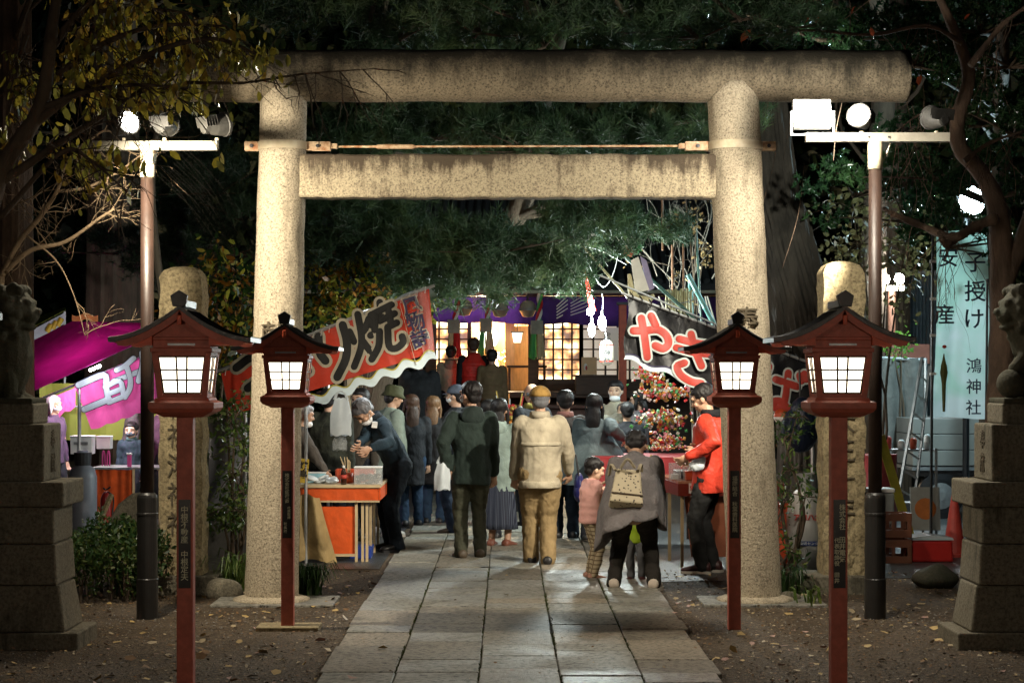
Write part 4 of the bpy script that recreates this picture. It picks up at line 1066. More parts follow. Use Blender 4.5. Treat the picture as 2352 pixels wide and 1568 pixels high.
# ---------- bamboo rakes, poles and hanging bulbs
M_BAM = mat('green_bamboo', (.035, .10, .075), .4, .3, 5, .1); M_BAMT = mat('pale_bamboo', (.42, .38, .22), .45, .25, 5, .1)
def bamboo(name, lab, p0, p1, r, m_, grp='bamboo poles by the charm stall'):
    t = thing(name, lab, 'bamboo pole', p0, group=grp); d = Vector(p1) - Vector(p0); n_ = max(3, int(d.length / .28))
    pts, rad = [], []
    for i in range(n_ + 1):
        for e, k in ((-.012, 1), (0, 1.18), (.012, 1)):
            q_ = i / n_ + e / d.length
            if 0 <= q_ <= 1: pts.append(d * q_); rad.append(r * k)
    MB().tube(pts, rad, 10).build('culm', m_, t, smooth=True)
    return t
YQ = 21.8
bamboo('bamboo_pole', 'long pale bamboo pole slanting up left from the black banner corner', P(1448, 690, YQ), P(1297, 518, YQ), .014, M_BAMT)
bamboo('bamboo_pole', 'long dark green bamboo pole slanting over the banner rod', P(1668, 795, YQ), P(1362, 524, YQ), .020, M_BAM)
bamboo('bamboo_pole', 'thick pale green bamboo pole leaning right to the torii pillar', P(1640, 745, YQ + .3), P(1580, 630, YQ + .3), .028, mat('blue_green_bamboo', (.10, .26, .24), .4, .3, 5, .1))
bamboo('bamboo_pole', 'short upright green bamboo stump beside the tied bundle', P(1587, 760, YQ + .4), P(1586, 640, YQ + .4), .03, MATS['blue_green_bamboo'])
bamboo('bamboo_pole', 'thin upright green stake right of the tied bundle', P(1612, 760, YQ + .5), P(1598, 516, YQ + .5), .012, M_BAM)
for i, (a_, b_, c_, lab) in enumerate(((1522, 575, 458, 'tall bare stake with a bright tip'), (1545, 680, 562, 'brown stake behind the tied bundle'), (1570, 680, 560, 'rusty brown stake nearest the torii pillar'))):
    bamboo('wooden_stake', lab, P(a_, b_, YQ + .6), P(a_ - 1, c_, YQ + .6), .013, mat('brown_stake', (.26, .13, .07), .6, .3, 5, .1), 'stakes above the charm stall')
q = thing('bamboo_bundle', 'tied bundle of pale split bamboo tubes above the black banner', 'bamboo', P(1560, 690, YQ + .2))
m = MB()
for i in range(9): m.tube([(-.13 + i * .033, .02 * math.sin(i * 2), -.32), (-.14 + i * .033, .02 * math.sin(i * 2), .12 + .02 * math.sin(i * 3))], .017, 8)
m.build('stem', M_BAMT, q, smooth=True); MB().tube(smoothpath([(-.17, -.03, .0), (0, -.045, -.03), (.17, -.03, .01)], 5), .006, 5).build('wire', M_ALU, q)
q = thing('decorated_rake', 'decorated bamboo rake with straw boat, paper panels and red flower spray', 'decoration', P(1470, 640, YQ - .1))
m = MB().add([(-.10, 0, .2), (-.02, 0, .24), (.1, 0, -.12), (-.05, 0, -.16)], [(0, 1, 2, 3)]); m.build('paper_panel', mat('white_paper', (.62, .58, .50), .7, .2, 5, .1), q, solid=.006)
MB().add([(.0, .01, .25), (.07, .01, .2), (.16, .01, -.1), (.09, .01, -.14)], [(0, 1, 2, 3)]).build('card', mat('lavender_card', (.24, .2, .32), .6), q, solid=.01)
MB().tube(smoothpath([(-.12, -.02, .05), (-.08, -.04, -.18), (.05, -.05, -.24), (.15, -.03, -.18)], 5), [.02, .05, .055, .02], 8).build('straw_boat', mat('straw', (.55, .46, .25), .8, .3, 20, .5), q)
for dx, dz, mm in ((-.12, .30, M_REDB), (-.03, .33, mat('green_tinsel', (.03, .25, .08), .4))):
    m = MB()
    for i in range(70):
        a_, b_ = r2.uniform(0, 6.28), r2.uniform(-1.5, 1.5); d = Vector((math.cos(a_) * math.cos(b_), math.sin(a_) * math.cos(b_), math.sin(b_)))
        m.tube([Vector((dx, 0, dz)), Vector((dx, 0, dz)) + d * r2.uniform(.03, .08)], .004, 4)
    m.build('tinsel_flower', mm, q)
q = thing('decorated_rake', 'second smaller rake spray half hidden by the banner rod', 'decoration', P(1505, 722, YQ - .1))
m = MB()
for i in range(60):
    a_, b_ = r2.uniform(0, 6.28), r2.uniform(-1.5, 1.5); d = Vector((math.cos(a_) * math.cos(b_), math.sin(a_) * math.cos(b_), math.sin(b_)))
    m.tube([Vector((0, 0, 0)), d * r2.uniform(.03, .08)], .004, 4)
m.build('tinsel_flower', M_REDB, q)
m = MB()
for i in range(40):
    a_, b_ = r2.uniform(0, 6.28), r2.uniform(-1.5, 1.5); d = Vector((math.cos(a_) * math.cos(b_), math.sin(a_) * math.cos(b_), math.sin(b_)))
    m.tube([Vector((.06, 0, -.04)), Vector((.06, 0, -.04)) + d * r2.uniform(.03, .07)], .004, 4)
m.build('tinsel_leaf', MATS['green_tinsel'], q)
YH = 22.5
q = thing('red_streamer', 'long red ribbon hanging down above the bare bulbs', 'ribbon', P(1340, 600, YH))
MB().sheet(lambda u, v: (-.02 + .05 * u * (.4 + v) + .09 * v, .015 * math.sin(v * 9 + u), -.56 * v), 3, 14).build('ribbon', cloth('red_ribbon', (.55, .03, .02), .6), q, smooth=True)
M_BULB = emat('bare_bulb', (.95, 1., .98), 120.)
for i, (ox, oy, rx, rz, lab) in enumerate(((1356, 716, .045, .045, 'round bare bulb glaring, highest of the three hanging lights'), (1383, 741, .045, .085, 'long bright lamp hanging right of the other two bulbs'), (1359, 757, .038, .085, 'long bright lamp hanging lowest of the three'))):
    q = thing('hanging_bulb', lab, 'light bulb', P(ox, oy, YH), group='bare bulbs hanging over the path')
    MB().ell((0, 0, 0), (rx, rx, rz)).build('glass', M_BULB, q, smooth=True)
    MB().tube([(0, 0, rz * .9), (0, 0, rz + .05)], .016, 8).build('socket', M_BLACK, q)
    MB().tube(smoothpath([(0, 0, rz + .04), (.01, 0, rz + .15), (.03 * (i - 1), 0, .32 + .01 * i)], 4), .003, 5).build('cord', M_WHITE, q)
    lamp('bulb_light', P(ox, oy, YH - .12), (80, 95, 80)[i], (.86, 1., .97), .06)
q = thing('paper_lantern', 'white oval paper lantern reading the shrine name with red bands', 'paper lantern', P(1393, 810, YH + .3))
prof = []
for i in range(25):
    z = -.145 + .29 * i / 24; prof.append((.082 * max(.02, 1 - abs(z / .152) ** 4) ** .5 + .0018 * (i % 2), z))
MB().lathe(prof, n=24).build('paper', emat('ivory_lantern_paper', (1., .93, .70), .22, (.30, .28, .22)), q, smooth=True)
for z in (-.095, .09):
    MB().lathe([(.081, z - .008), (.083, z + .008)], n=24).build('red_band', M_REDINK, q)
txt('lantern_lettering', '鴻\n神\n社', .085, M_INK, q, (0, -.088, 0), off=.0016, line=1.)
MB().lathe([(.03, .148), (.03, .165), (0, .166)], n=12).build('cap', M_BLACK, q)
MB().tube([(0, 0, .16), (-.04, 0, .42)], .003, 5).build('cord', M_WHITE, q)
q = thing('overhead_cord', 'pale cord sagging between the bamboo poles above the bulbs', 'cord', P(1340, 565, YH))
MB().tube(smoothpath([(0, 0, 0), (.08, 0, -.25), (.22, 0, -.46), (.34, 0, -.3), (.42, 0, .05)], 6), .004, 5).tube(smoothpath([(0, 0, 0), (.2, .1, -.05), (.5, .2, -.2)], 5), .003, 5).build('cord_run', M_WHITE, q)

# ---------- tall banner, ladder and clutter on the right
YNB = 20.
M_NOB = bpy.data.materials.new('teal_wash_banner_cloth'); M_NOB.use_nodes = True
nt = M_NOB.node_tree; b = nt.nodes['Principled BSDF']
tc = N(nt, 'ShaderNodeTexCoord'); n1 = N(nt, 'ShaderNodeTexNoise', i_Scale=1.6, i_Detail=3., i_Distortion=.8); nt.links.new(tc.outputs['Object'], n1.inputs['Vector'])
sx = N(nt, 'ShaderNodeSeparateXYZ'); nt.links.new(tc.outputs['Object'], sx.inputs[0])
ma = N(nt, 'ShaderNodeMath', operation='MULTIPLY_ADD'); nt.links.new(sx.outputs['Z'], ma.inputs[0]); ma.inputs[1].default_value = -.22; nt.links.new(n1.outputs['Fac'], ma.inputs[2])
r = ramp(nt, ma.outputs[0], [(.0, (.40, .58, .50)), (.2, (.60, .66, .66)), (.47, (.62, .68, .70)), (.58, (.16, .38, .40)), (.70, (.58, .66, .68))])
nt.links.new(r.outputs[0], b.inputs['Base Color']); b.inputs['Roughness'].default_value = .8
tl_ = N(nt, 'ShaderNodeBsdfTranslucent'); nt.links.new(r.outputs[0], tl_.inputs['Color']); mx = N(nt, 'ShaderNodeMixShader', i_Fac=.55)
nt.links.new(b.outputs[0], mx.inputs[1]); nt.links.new(tl_.outputs[0], mx.inputs[2]); nt.links.new(mx.outputs[0], nt.nodes['Material Output'].inputs['Surface'])
t = thing('nobori_banner', 'tall pale teal banner with dark brushed characters on black poles', 'banner', (PX(2205, YNB), YNB, 0)); og = t.location
zb_, zt_ = PZ(960, YNB), PZ(532, YNB)
def nf(u, v):
    x = PX(2150 + 8 * math.sin(v * 3) - 12 * v + (118 + 6 * v) * u, YNB)
    return Vector((x, YNB + .025 * math.sin(u * 8 + v * 3) + .015 * math.sin(u * 15), zt_ + (zb_ - zt_) * v + .01 * math.sin(u * 5))) - og
MB().sheet(nf, 24, 40).build('cloth', M_NOB, t, smooth=True)
M_BLUEINK = mat('blue_black_ink', (.03, .045, .085), .7, .2, 9, 0)
def nch(ch, ox, oy, sz):
    txt('banner_lettering', ch, sz, M_BLUEINK, t, P(ox, oy, YNB - .06) - og, off=.0022 if sz > .2 else .0012, ext=.002)
nch('安', 2178, 594, .21); nch('産', 2170, 725, .21)
for ch, oy, sz, ox in (('子', 605, .22, 2240), ('授', 672, .22, 2240), ('け', 735, .22, 2237), ('鴻', 842, .16, 2237), ('神', 890, .16, 2237), ('社', 938, .16, 2236)): nch(ch, ox, oy, sz)
m = MB().loft([[P(2168 + dx * w_, oy, YNB - .05) - og + Vector((0, dy * .01, 0)) for dx, dy in ((-1, 0), (0, -1), (1, 0), (0, 1))] for oy, w_ in ((812, 1.), (824, 3.), (840, 7), (856, 9), (880, 5.), (915, 4), (945, 3))])
m.build('painted_bird', mat('dark_olive_print', (.10, .10, .02), .7), t)
MB().ell(P(2169, 796, YNB - .05) - og, (.022, .005, .018)).build('painted_beak', M_REDINK, t)
m = MB().tube([Vector((PX(2138, YNB), YNB, 0)) - og, P(2143, 520, YNB) - og], .015, 8); m.build('pole', M_BLACK, t)
MB().tube([P(2140, 540, YNB) - og, P(2272, 532, YNB) - og], .008, 6).build('top_rod', M_BLACK, t)
for oy in (600, 686, 770, 858): MB().box(PX(2136, YNB) - og.x, PX(2150, YNB) - og.x, -.02, .02, PZ(oy + 3, YNB), PZ(oy - 3, YNB)).build('fastening_tape', M_WHITE, t)
t = thing('banner_pole', 'slim black pole standing before the banner beside the guardian', 'pole', (PX(2262, 19.), 19., 0))
MB().tube([(0, 0, 0), (PX(2268, 19) - PX(2262, 19), 0, PZ(640, 19))], .012, 8).build('shaft', M_BLACK, t); MB().lathe([(.12, 0), (.12, .03), (.03, .05)], n=16).build('foot', M_BLACK, t)
t = thing('aluminium_ladder', 'aluminium stepladder leaning beside the tall banner', 'ladder', (PX(2090, 20.6), 20.6, 0)); og = t.location
m = MB()
p = [P(2062, 1150, 20.6), P(2118, 820, 20.9), P(2098, 1170, 20.6), P(2136, 840, 20.9)]
for a_, b_ in ((0, 1), (2, 3)): m.beam(p[a_] - og, p[b_] - og, .028, .02)
m.build('rail', M_GREYM, t); m = MB()
for i in range(7): m.beam(p[0].lerp(p[1], (i + .6) / 7.5) - og, p[2].lerp(p[3], (i + .6) / 7.5) - og, .02, .02)
m.build('rung', M_GREYM, t)
# small truck
YV = 24.
t = thing('small_truck', 'white light truck parked behind the tall banner', 'truck', (PX(2290, YV), YV, 0)); og = t.location
Mt = mat('dull_white_truck_paint', (.22, .22, .205), .45, .15, 3, .03)
x0, x1 = PX(2095, YV), PX(2420, YV)
z1 = PZ(960, YV); z2 = PZ(1135, YV)
MB().box(x0, x1, YV, YV + 1.3, PZ(1080, YV), PZ(1072, YV)).build('bed_rail', M_GREYM, t, og)
for i in range(3):
    a_ = PZ(1070, YV) + i * (z1 - PZ(1070, YV)) / 3
    MB().box(x0 + .01, x1, YV + .01, YV + 1.29, a_ + .004, a_ + (z1 - PZ(1070, YV)) / 3 - .004).build('side_board', Mt, t, og, bevel=.006)
MB().box(x0 + .05, x1, YV + .03, YV + 1.25, .52, PZ(1081, YV)).build('chassis', M_DKSTEEL, t, og)
for xx in (x0 + .35, x1 - .3):
    Mr = Matrix.Translation((xx - og.x, .08, .28)) @ Matrix.Rotation(PI / 2, 4, 'X')
    wv_ = MB(); wv_.loft([[Mr @ Vector((r_ * math.cos(2 * PI * k / 24), r_ * math.sin(2 * PI * k / 24), z)) for k in range(24)] for r_, z in ((.2, .07), (.28, .06), (.28, -.06), (.2, -.07))])
    w_ = wv_.build('wheel', M_BLACK, t); MB().loft([[Mr @ Vector((r_ * math.cos(2 * PI * k / 16), r_ * math.sin(2 * PI * k / 16), z)) for k in range(16)] for r_, z in ((.16, .075), (.05, .09))]).build('rim', M_GREYM, w_)
MB().cbox((x0 + 1.0 - og.x, -.01, .42), (.3, .02, .62)).build('mudguard', M_WHITE, t)
# grey marquee side
q = thing('marquee_wall', 'grey canvas side wall of a marquee between lamp post and ladder', 'tent', (PX(2080, 25), 25, 0)); og = q.location
MB().sheet(lambda u, v: P(2000 + 125 * u, 822 + 230 * v, 25) - og + Vector((0, .04 * math.sin(u * 14), 0)), 20, 6).build('side_cloth', cloth('grey_canvas', (.16, .16, .15), .8), q, smooth=True)
m = MB().tube([P(1998, 820, 25) - og, P(2128, 826, 25) - og], .02, 6)
for xx in (2000, 2126): m.tube([P(xx, 822, 25) - og, Vector((PX(xx, 25), 25, 0)) - og], .02, 6)
m.build('frame_tube', M_ALU, q)
q = thing('corrugated_shed', 'dark corrugated metal shed lit bluish behind the banner', 'shed', (PX(2100, 30), 30, 0)); og = q.location
m = MB(); n_ = 60
def cf(u, v): return P(1985 + 240 * u, 630 + 400 * v, 30) - og + Vector((0, .025 * math.sin(u * n_ * 3.1), 0))
m.sheet(cf, 240, 2); m.build('wall', mat('blue_grey_corrugated', (.12, .17, .19), .4, .3, 4, .1, metal=.3), q, smooth=True)
MB().box(PX(1975, 30) - og.x, PX(2235, 30) - og.x, -.1, 2., PZ(632, 30), PZ(622, 30)).build('roof_edge', M_GREYM, q)
MB().sheet(lambda u, v: P(2050 + 85 * u, 790 + 45 * v, 28) - og, 4, 2).build('lit_awning', cloth('salmon_awning', (.55, .26, .2), .7, 4, .2, .2, 5, .3), q)
q = thing('lamp_post', 'far lamp post carrying two lit floodlights on a short bar', 'lamp post', (PX(2048, 26), 26, 0)); og = q.location
MB().lathe([(.055, 0), (.05, PZ(668, 26))], n=16).build('pole', mat('brown_pole_paint', (.22, .10, .06), .5), q)
MB().box(-.16, .16, -.04, .04, PZ(668, 26), PZ(656, 26)).build('crossarm', M_CREAM, q)
for xx in (-.09, .10):
    h = MB().ell((xx, 0, PZ(641, 26)), (.065, .05, .075)).build('floodlight_head', emat('far_flood_glass', (1., .95, .82), 70.), q)
lamp('far_flood', (PX(2048, 26), 25.6, PZ(641, 26)), 100, (.9, .97, 1.), .1)
q = thing('white_floodlight', 'intense bluish white floodlight glowing through the branches', 'floodlight', P(2232, 462, 23))
MB().lathe([(.0, 0), (.15, 0), (.165, .08), (.1, .22), (.03, .26)], n=24).build('housing', M_GREYM, q).matrix_local = Matrix.Rotation(R(-80), 4, 'X')
MB().ell((0, -.03, -.0), (.145, .05, .17)).build('lens', emat('cold_flood_glass', (.72, .96, 1.), 45.), q)
MB().tube([(0, .25, 0), (0, .3, -3.5)], .04, 8).build('pole', M_BLACK, q)
lamp('cold_flood', P(2232, 462, 22.6), 420, (.62, .92, 1.), .12)
# things on the ground at right
t = thing('gas_cylinder', 'squat grey gas cylinder with red and blue lettering behind the leafy stems', 'gas cylinder', (PX(1855, 17.6), 17.6, 0))
MB().lathe([(.13, .0), (.13, .05), (.175, .08), (.185, .14), (.185, .5), (.165, .62), (.12, .70), (.06, .73), (.06, .80), (.0, .80)], n=28).build('tank_body', mat('light_grey_cylinder', (.42, .42, .40), .45, .2, 5, .08), t, smooth=True)
MB().lathe([(.1, .72), (.105, .86), (.1, .86), (.095, .72)], n=20).build('collar', M_GREYM, t)
txt('cylinder_lettering', 'アロハガス', .062, M_REDINK, t, (.0, -.19, .48), off=.002, ext=.004)
MB().box(-.09, .10, -.1895, -.1835, .235, .275).build('name_band', mat('blue_label', (.02, .05, .2), .6), t)
txt('cylinder_lettering', '配送センター', .032, M_WHITE, t, (.0, -.1915, .254), ext=.001)
t = thing('orange_barrel', 'bright orange plastic tub partly hidden by the right torii pillar', 'tub', (PX(1790, 17.9), 17.9, 0))
MB().lathe([(.12, .02), (.15, .05), (.16, .25), (.155, .27), (.165, .29), (.15, .52), (.13, .56), (0, .56)], n=24).build('tub_body', M_REDB, t, smooth=True); MB().lathe([(.155, .555), (.155, .59), (.0, .6)], n=24).build('lid', M_REDB, t)
t = thing('beer_crate', 'brown slatted bottle crate behind the lamp post foot', 'crate', (PX(2045, 18.4), 18.4, 0))
for zz in (0, .24):
    m = MB()
    for x_, y_, sx_, sy_ in ((0, -.15, .16, .008), (0, .15, .16, .008), (-.16, 0, .008, .15), (.16, 0, .008, .15)):
        for k in range(2): m.box(x_ - sx_, x_ + sx_, y_ - sy_, y_ + sy_, zz + k * .15, zz + k * .15 + .07)
        for a_ in (-.9, 0, .9): m.box(x_ + sx_ * a_ - .015, x_ + sx_ * a_ + .015, y_ + sy_ * a_ - .009, y_ + sy_ * a_ + .009, zz, zz + .22)
    m.build('crate_tier', mat('brown_crate_plastic', (.17, .06, .03), .5, .2, 6, .05), t)
t = thing('red_toolbox', 'red covered box with a clear lid near the guardian pedestal', 'box', (PX(2130, 18.5), 18.5, 0.006))
MB().box(-.21, .21, -.16, .16, 0, .20, None, (.96, .94)).build('box_body', mat('red_box_plastic', (.35, .015, .012), .35, .2, 6, .05), t, bevel=.02)
MB().prism([(-.21, .203), (.21, .203), (.2, .225), (0, .25), (-.2, .225)], -.165, .165).build('lid', mat('grey_clear_lid', (.4, .45, .48), .2, .2, 5, .1), t)
t = thing('yellow_board', 'long yellow board leaning diagonally behind the lamp post', 'board', (PX(2060, 19.2), 19.2, 0)); og = t.location
MB().beam(P(2022, 1000, 19.2) - og, P(2092, 1235, 19.2) - og, .02, .085).build('board_body', mat('yellow_paint', (.38, .32, .02), .5, .3, 6, .1), t)
t = thing('white_cabinet', 'pale cool box standing behind the lamp post', 'box', (PX(2010, 18.9), 18.9, 0))
MB().box(-.16, .16, -.13, .13, .0, .62).build('cabinet_body', mat('pale_grey_plastic', (.42, .46, .45), .45), t, bevel=.02); MB().box(-.165, .165, -.135, .135, .6205, .66).build('lid', M_WHITE, t, bevel=.01)
t = thing('grey_rack', 'metal shelf with red tins and bottles by the ladder foot', 'shelf', (PX(2085, 21.4), 21.4, 0))
m = MB()
for a_ in (-.28, .28):
    for b_ in (-.12, .12): m.box(a_ - .012, a_ + .012, b_ - .012, b_ + .012, 0, .95)
for z in (.35, .92): m.box(-.28, .28, -.13, .13, z, z + .02)
m.build('frame', M_GREYM, t)
for i, (dx, mm, h_, lab) in enumerate(((-.22, M_REDINK, .14, 'small red tin at the left end of the metal shelf'), (-.08, M_WHITE, .10, 'short white pot on the metal shelf'), (.05, M_REDB, .12, 'orange pot in the middle of the metal shelf'), (.2, M_WHITE, .16, 'tall white bottle at the right end of the metal shelf'))):
    q = thing('shelf_pot', lab, 'pot', (PX(2085, 21.4) + dx, 21.35, .941), group='pots on the metal shelf'); MB().lathe([(.0, 0), (.035, 0), (.038, h_ * .8), (.02, h_), (0, h_)], n=12).build('pot_body', mm, q, smooth=True)
t = thing('red_drum', 'striped red drum behind the lamp post at shelf height', 'drum', (PX(2022, 21.), 21., 0))
MB().lathe([(0, .0), (.17, 0), (.18, .03), (.17, .06), (.17, .4), (.18, .43), (.17, .46), (.17, .88), (.18, .9), (0, .9)], n=24).build('drum_body', mat('red_drum_paint', (.32, .03, .03), .45), t, smooth=True)
t = thing('sack', 'dark blue and black plastic sack hanging beside the right marker post', 'sack', P(1838, 985, 18.3))
MB().ell((0, 0, 0), (.18, .12, .22)).ell((.02, 0, .14), (.12, .1, .16)).build('sack_body', cloth('dark_blue_sack', (.02, .03, .06), .35, 5, 1., .5, 10), t, smooth=True)
MB().tube([(0, 0, .28), (0, .05, .55)], .01, 6).build('strap', M_BLACK, t)
t = thing('flower_poster', 'small board with an orange floral design by the banner foot', 'sign', (PX(2125, 20.3), 20.3, .15))
MB().cbox((0, 0, .22), (.30, .02, .44), (R(-8), 0, 0)).build('board', mat('poster_grey', (.30, .30, .28), .7, .2, 5, .1), t)
MB().lathe([(.07, -.002), (.11, .0), (.11, .004), (.07, .004)], n=16).build('painted_ring', mat('orange_print', (.5, .15, .03), .7), t).matrix_local = Matrix.Translation((0, -.013, .22)) @ Matrix.Rotation(R(82), 4, 'X')
MB().tube([(0, .02, .1), (0, .2, -.15)], .01, 6).build('prop', M_WOODD, t)
t = thing('traffic_cone', 'red and white traffic cone half hidden by the guardian pedestal', 'cone', (PX(2192, 19.), 19., 0))
MB().lathe([(.17, 0), (.17, .03), (.11, .035), (.025, .6), (0, .6)], n=20).build('cone_body', M_REDINK, t); MB().lathe([(.086, .19), (.061, .36)], n=20).build('white_sleeve', M_WHITE, t)
# things on the ground at left
t = thing('grey_gas_cylinder', 'tall grey gas cylinder beside the orange counter of the pink stall', 'gas cylinder', (PX(190, 22.), 22., 0))
MB().lathe([(.13, 0), (.15, .03), (.155, .1), (.155, .60), (.13, .70), (.06, .75), (.06, .9), (0, .9)], n=24).build('tank_body', mat('blue_grey_cylinder', (.2, .21, .24), .45, .2, 5, .08), t, smooth=True); MB().lathe([(.09, .74), (.1, .88), (.09, .88)], n=16).build('collar', M_DKSTEEL, t)
t = thing('fire_extinguisher', 'small dark red fire extinguisher before the orange counter', 'extinguisher', (PX(243, 21.8), 21.8, 0))
MB().lathe([(0, .02), (.055, .02), (.06, .06), (.06, .38), (.035, .44), (.015, .46), (0, .46)], n=18).build('cylinder_body', mat('extinguisher_red', (.25, .012, .01), .3), t, smooth=True)
MB().tube(smoothpath([(-.03, 0, .50), (0, 0, .48), (.05, 0, .51)], 3), .01, 6).build('handle', M_BLACK, t); MB().tube(smoothpath([(.01, 0, .46), (.08, 0, .4), (.07, 0, .2)], 4), .009, 6).build('hose', M_BLACK, t)
t = thing('standing_stone', 'dark rounded memorial stone slab behind the hedge', 'stone', (PX(292, 19.), 19., 0))
m = MB().prism([(-.20, 0), (.17, 0), (.19, .45), (.16, .62), (.05, .60), (-.08, .50), (-.17, .34)], -.07, .07); m.build('slab', M_PED, t, bevel=.03)
t = thing('leaning_plank', 'pale plank leaning against the rounded memorial stone', 'board', (PX(240, 18.6), 18.6, 0)); og = t.location
MB().beam(P(222, 1212, 18.6) - og, P(256, 1135, 18.7) - og, .05, .03).build('plank_body', M_POST, t)
t = thing('yellow_box', 'yellow plastic box among the plants by the torii pillar', 'box', (PX(537, 17.6), 17.6, .12))
MB().box(-.10, .10, -.08, .08, 0, .18).build('box_body', mat('yellow_plastic', (.5, .34, .02), .5), t, bevel=.01); MB().box(-.1, .1, -.08, .08, -.12, -.001).build('stand', M_PED, t)
t = thing('low_stone_wall', 'low grey concrete block border behind the maple and marker post', 'low wall', (PX(500, 16.6), 16.6, 0))
MB().box(-.45, .35, -.08, .08, 0, .58).build('block_work', mat('concrete_block', (.16, .155, .14), .9, .3, 6, .3), t, bevel=.01)
MB().box(-.46, .36, -.1, .1, .58, .62).build('coping', M_PED, t, bevel=.01)

# ================= shrine hall
YR = 34.
t = thing('shrine_hall', 'timber shrine hall with purple curtain, lattice doors and glowing interior', 'shrine', (0, YR, 0)); og = Vector((0, YR, 0))
def S(ox, oy, dy=0): return P(ox, oy, YR + dy) - og
px = lambda a: PX(a, YR)
M_TILE = mat('grey_roof_tile', (.05, .053, .055), .5, .3, 8, .2)
M_WLIT = emat('shoji_glow', (1., .80, .50), 3.2)
nt = M_WLIT.node_tree; _tc = N(nt, 'ShaderNodeTexCoord'); _v = N(nt, 'ShaderNodeTexNoise', i_Scale=3.2, i_Detail=3.); nt.links.new(_tc.outputs['Object'], _v.inputs['Vector'])
_r = ramp(nt, _v.outputs['Fac'], [(.40, (.06, .025, .01)), (.5, (.55, .26, .09)), (.6, (1., .82, .5))]); nt.links.new(_r.outputs[0], nt.nodes['Principled BSDF'].inputs['Emission Color'])
M_INT = mat('interior_hinoki', (.68, .42, .18), .6, .3, 4, .1, stretch=(6, 1, 1))
# base, veranda, steps
MB().box(px(760), px(1760), .0, 5.5, 0, PZ(905, YR)).build('base_wall', M_WOODD, t)
MB().box(px(740), px(1780), -1.1, .0, PZ(912, YR), PZ(898, YR)).build('veranda', M_WOODD, t, bevel=.01)
m = MB()
for k in range(5):
    zz = PZ(910, YR) - .18 * (k + 1); m.box(px(930), px(1420), -1.4 - .32 * k, -1.08, zz, zz + .05)
    m.box(px(930), px(1420), -1.12, -1.08, 0, zz)
m.build('step', mat('worn_step_wood', (.13, .05, .03), .5, .4, 5, .2, stretch=(1, 6, 1)), t)
for ox in (760, 990, 1225, 1505, 1760): MB().box(px(ox) - .09, px(ox) + .09, -.12, .06, PZ(900, YR), 3.6).build('column', M_WOODD, t)
MB().box(px(720), px(1800), -1.55, -1.45, PZ(682, YR), PZ(658, YR)).build('eave_board', mat('pale_eave_board', (.40, .37, .26), .6), t)
MB().box(px(760), px(1760), -.1, .05, 3.1, 3.5).build('lintel_beam', M_WOODD, t)
# roof: rows of rolls
rf = MB().add([(px(640), -1.6, 3.18), (px(1880), -1.6, 3.18), (px(1780), 2.8, 6.2), (px(740), 2.8, 6.2)], [(0, 1, 2, 3)]).build('roof', M_TILE, t, solid=.12)
m = MB()
for i in range(60):
    u = (i + .5) / 60; m.tube([(px(640) + (px(1880) - px(640)) * u, -1.66, 3.27), (px(740) + (px(1780) - px(740)) * u, 2.8, 6.29)], .055, 7)
m.build('tile_roll', M_TILE, rf)
# interior room
x0, x1 = px(985), px(1500); z0, z1 = PZ(898, YR), 3.1
MB().add([(x0, 3.2, z0), (x1, 3.2, z0), (x1, 3.2, z1), (x0, 3.2, z1)], [(0, 1, 2, 3)]).build('back_wall', M_INT, t)
MB().box(x0, x1, .06, 3.2, z0 - .02, z0 + .01).build('room_floor', M_INT, t)
MB().box(px(1160), px(1182), .35, .6, z0, z1).build('inner_post', M_INT, t)
MB().box(px(1182), px(1230), .55, .62, z0, z1 - .5).build('inner_screen', M_INT, t)
MB().box(px(1085), px(1160), .3, .9, z0, z0 + .10).build('red_carpet', M_REDINK, t)
# lattice doors either side
for (a_, b_, nx) in ((985, 1078, 4), (1228, 1335, 5), (1335, 1502, 6)):
    MB().add([(px(a_), .09, PZ(880, YR)), (px(b_), .09, PZ(880, YR)), (px(b_), .09, PZ(738, YR)), (px(a_), .09, PZ(738, YR))], [(0, 1, 2, 3)]).build('shoji_pane', M_WLIT if a_ < 1335 else emat('dim_shoji', (1., .82, .6), .35), t)
    MB().box(px(a_), px(b_), -.02, .05, z0, PZ(872, YR)).build('door_panel', M_WOODD, t)
    m = MB()
    for i in range(nx + 1):
        xx = px(a_) + (px(b_) - px(a_)) * i / nx; w_ = .035 if i in (0, nx) else .016
        m.box(xx - w_, xx + w_, .0, .05, PZ(872, YR), PZ(730, YR))
    for j in range(7):
        zz = PZ(872, YR) + (PZ(732, YR) - PZ(872, YR)) * j / 6; m.box(px(a_), px(b_), .01, .04, zz - .012, zz + .012)
    m.build('lattice', M_WOODD, t)
# altar things, read as small gold and white shapes
ds = thing('altar', 'gilded altar with mirror, paper streamers and offerings inside the hall', 'altar', (px(1125), YR + 2.2, z0))
MB().box(-.55, .45, -.3, .4, 0, .42).build('altar_table', M_INT, ds, bevel=.01)
MB().box(-.25, .15, -.25, .2, .42, .62).build('altar_step', M_INT, ds, bevel=.01)
MB().ell((-.05, -.1, .95), (.2, .03, .2)).build('mirror', mat('pale_mirror', (.35, .45, .62), .2, .1, 3, 0), ds, smooth=True)
m = MB()
for sg in (-1, 1):
    for i in range(7): m.cbox((-.05 + sg * (.42 + .05 * (i % 2)), -.1, 1.25 - i * .11), (.1, .01, .09), (0, R(30), 0))
m.build('paper_streamer', mat('gold_paper', (.85, .68, .22), .5), ds)
m = MB(); r2 = random.Random(8)
for i in range(90): m.ell((.52 + r2.uniform(-.13, .13), -.2, r2.uniform(.2, 1.4)), r2.uniform(.015, .035), nu=6, nv=4)
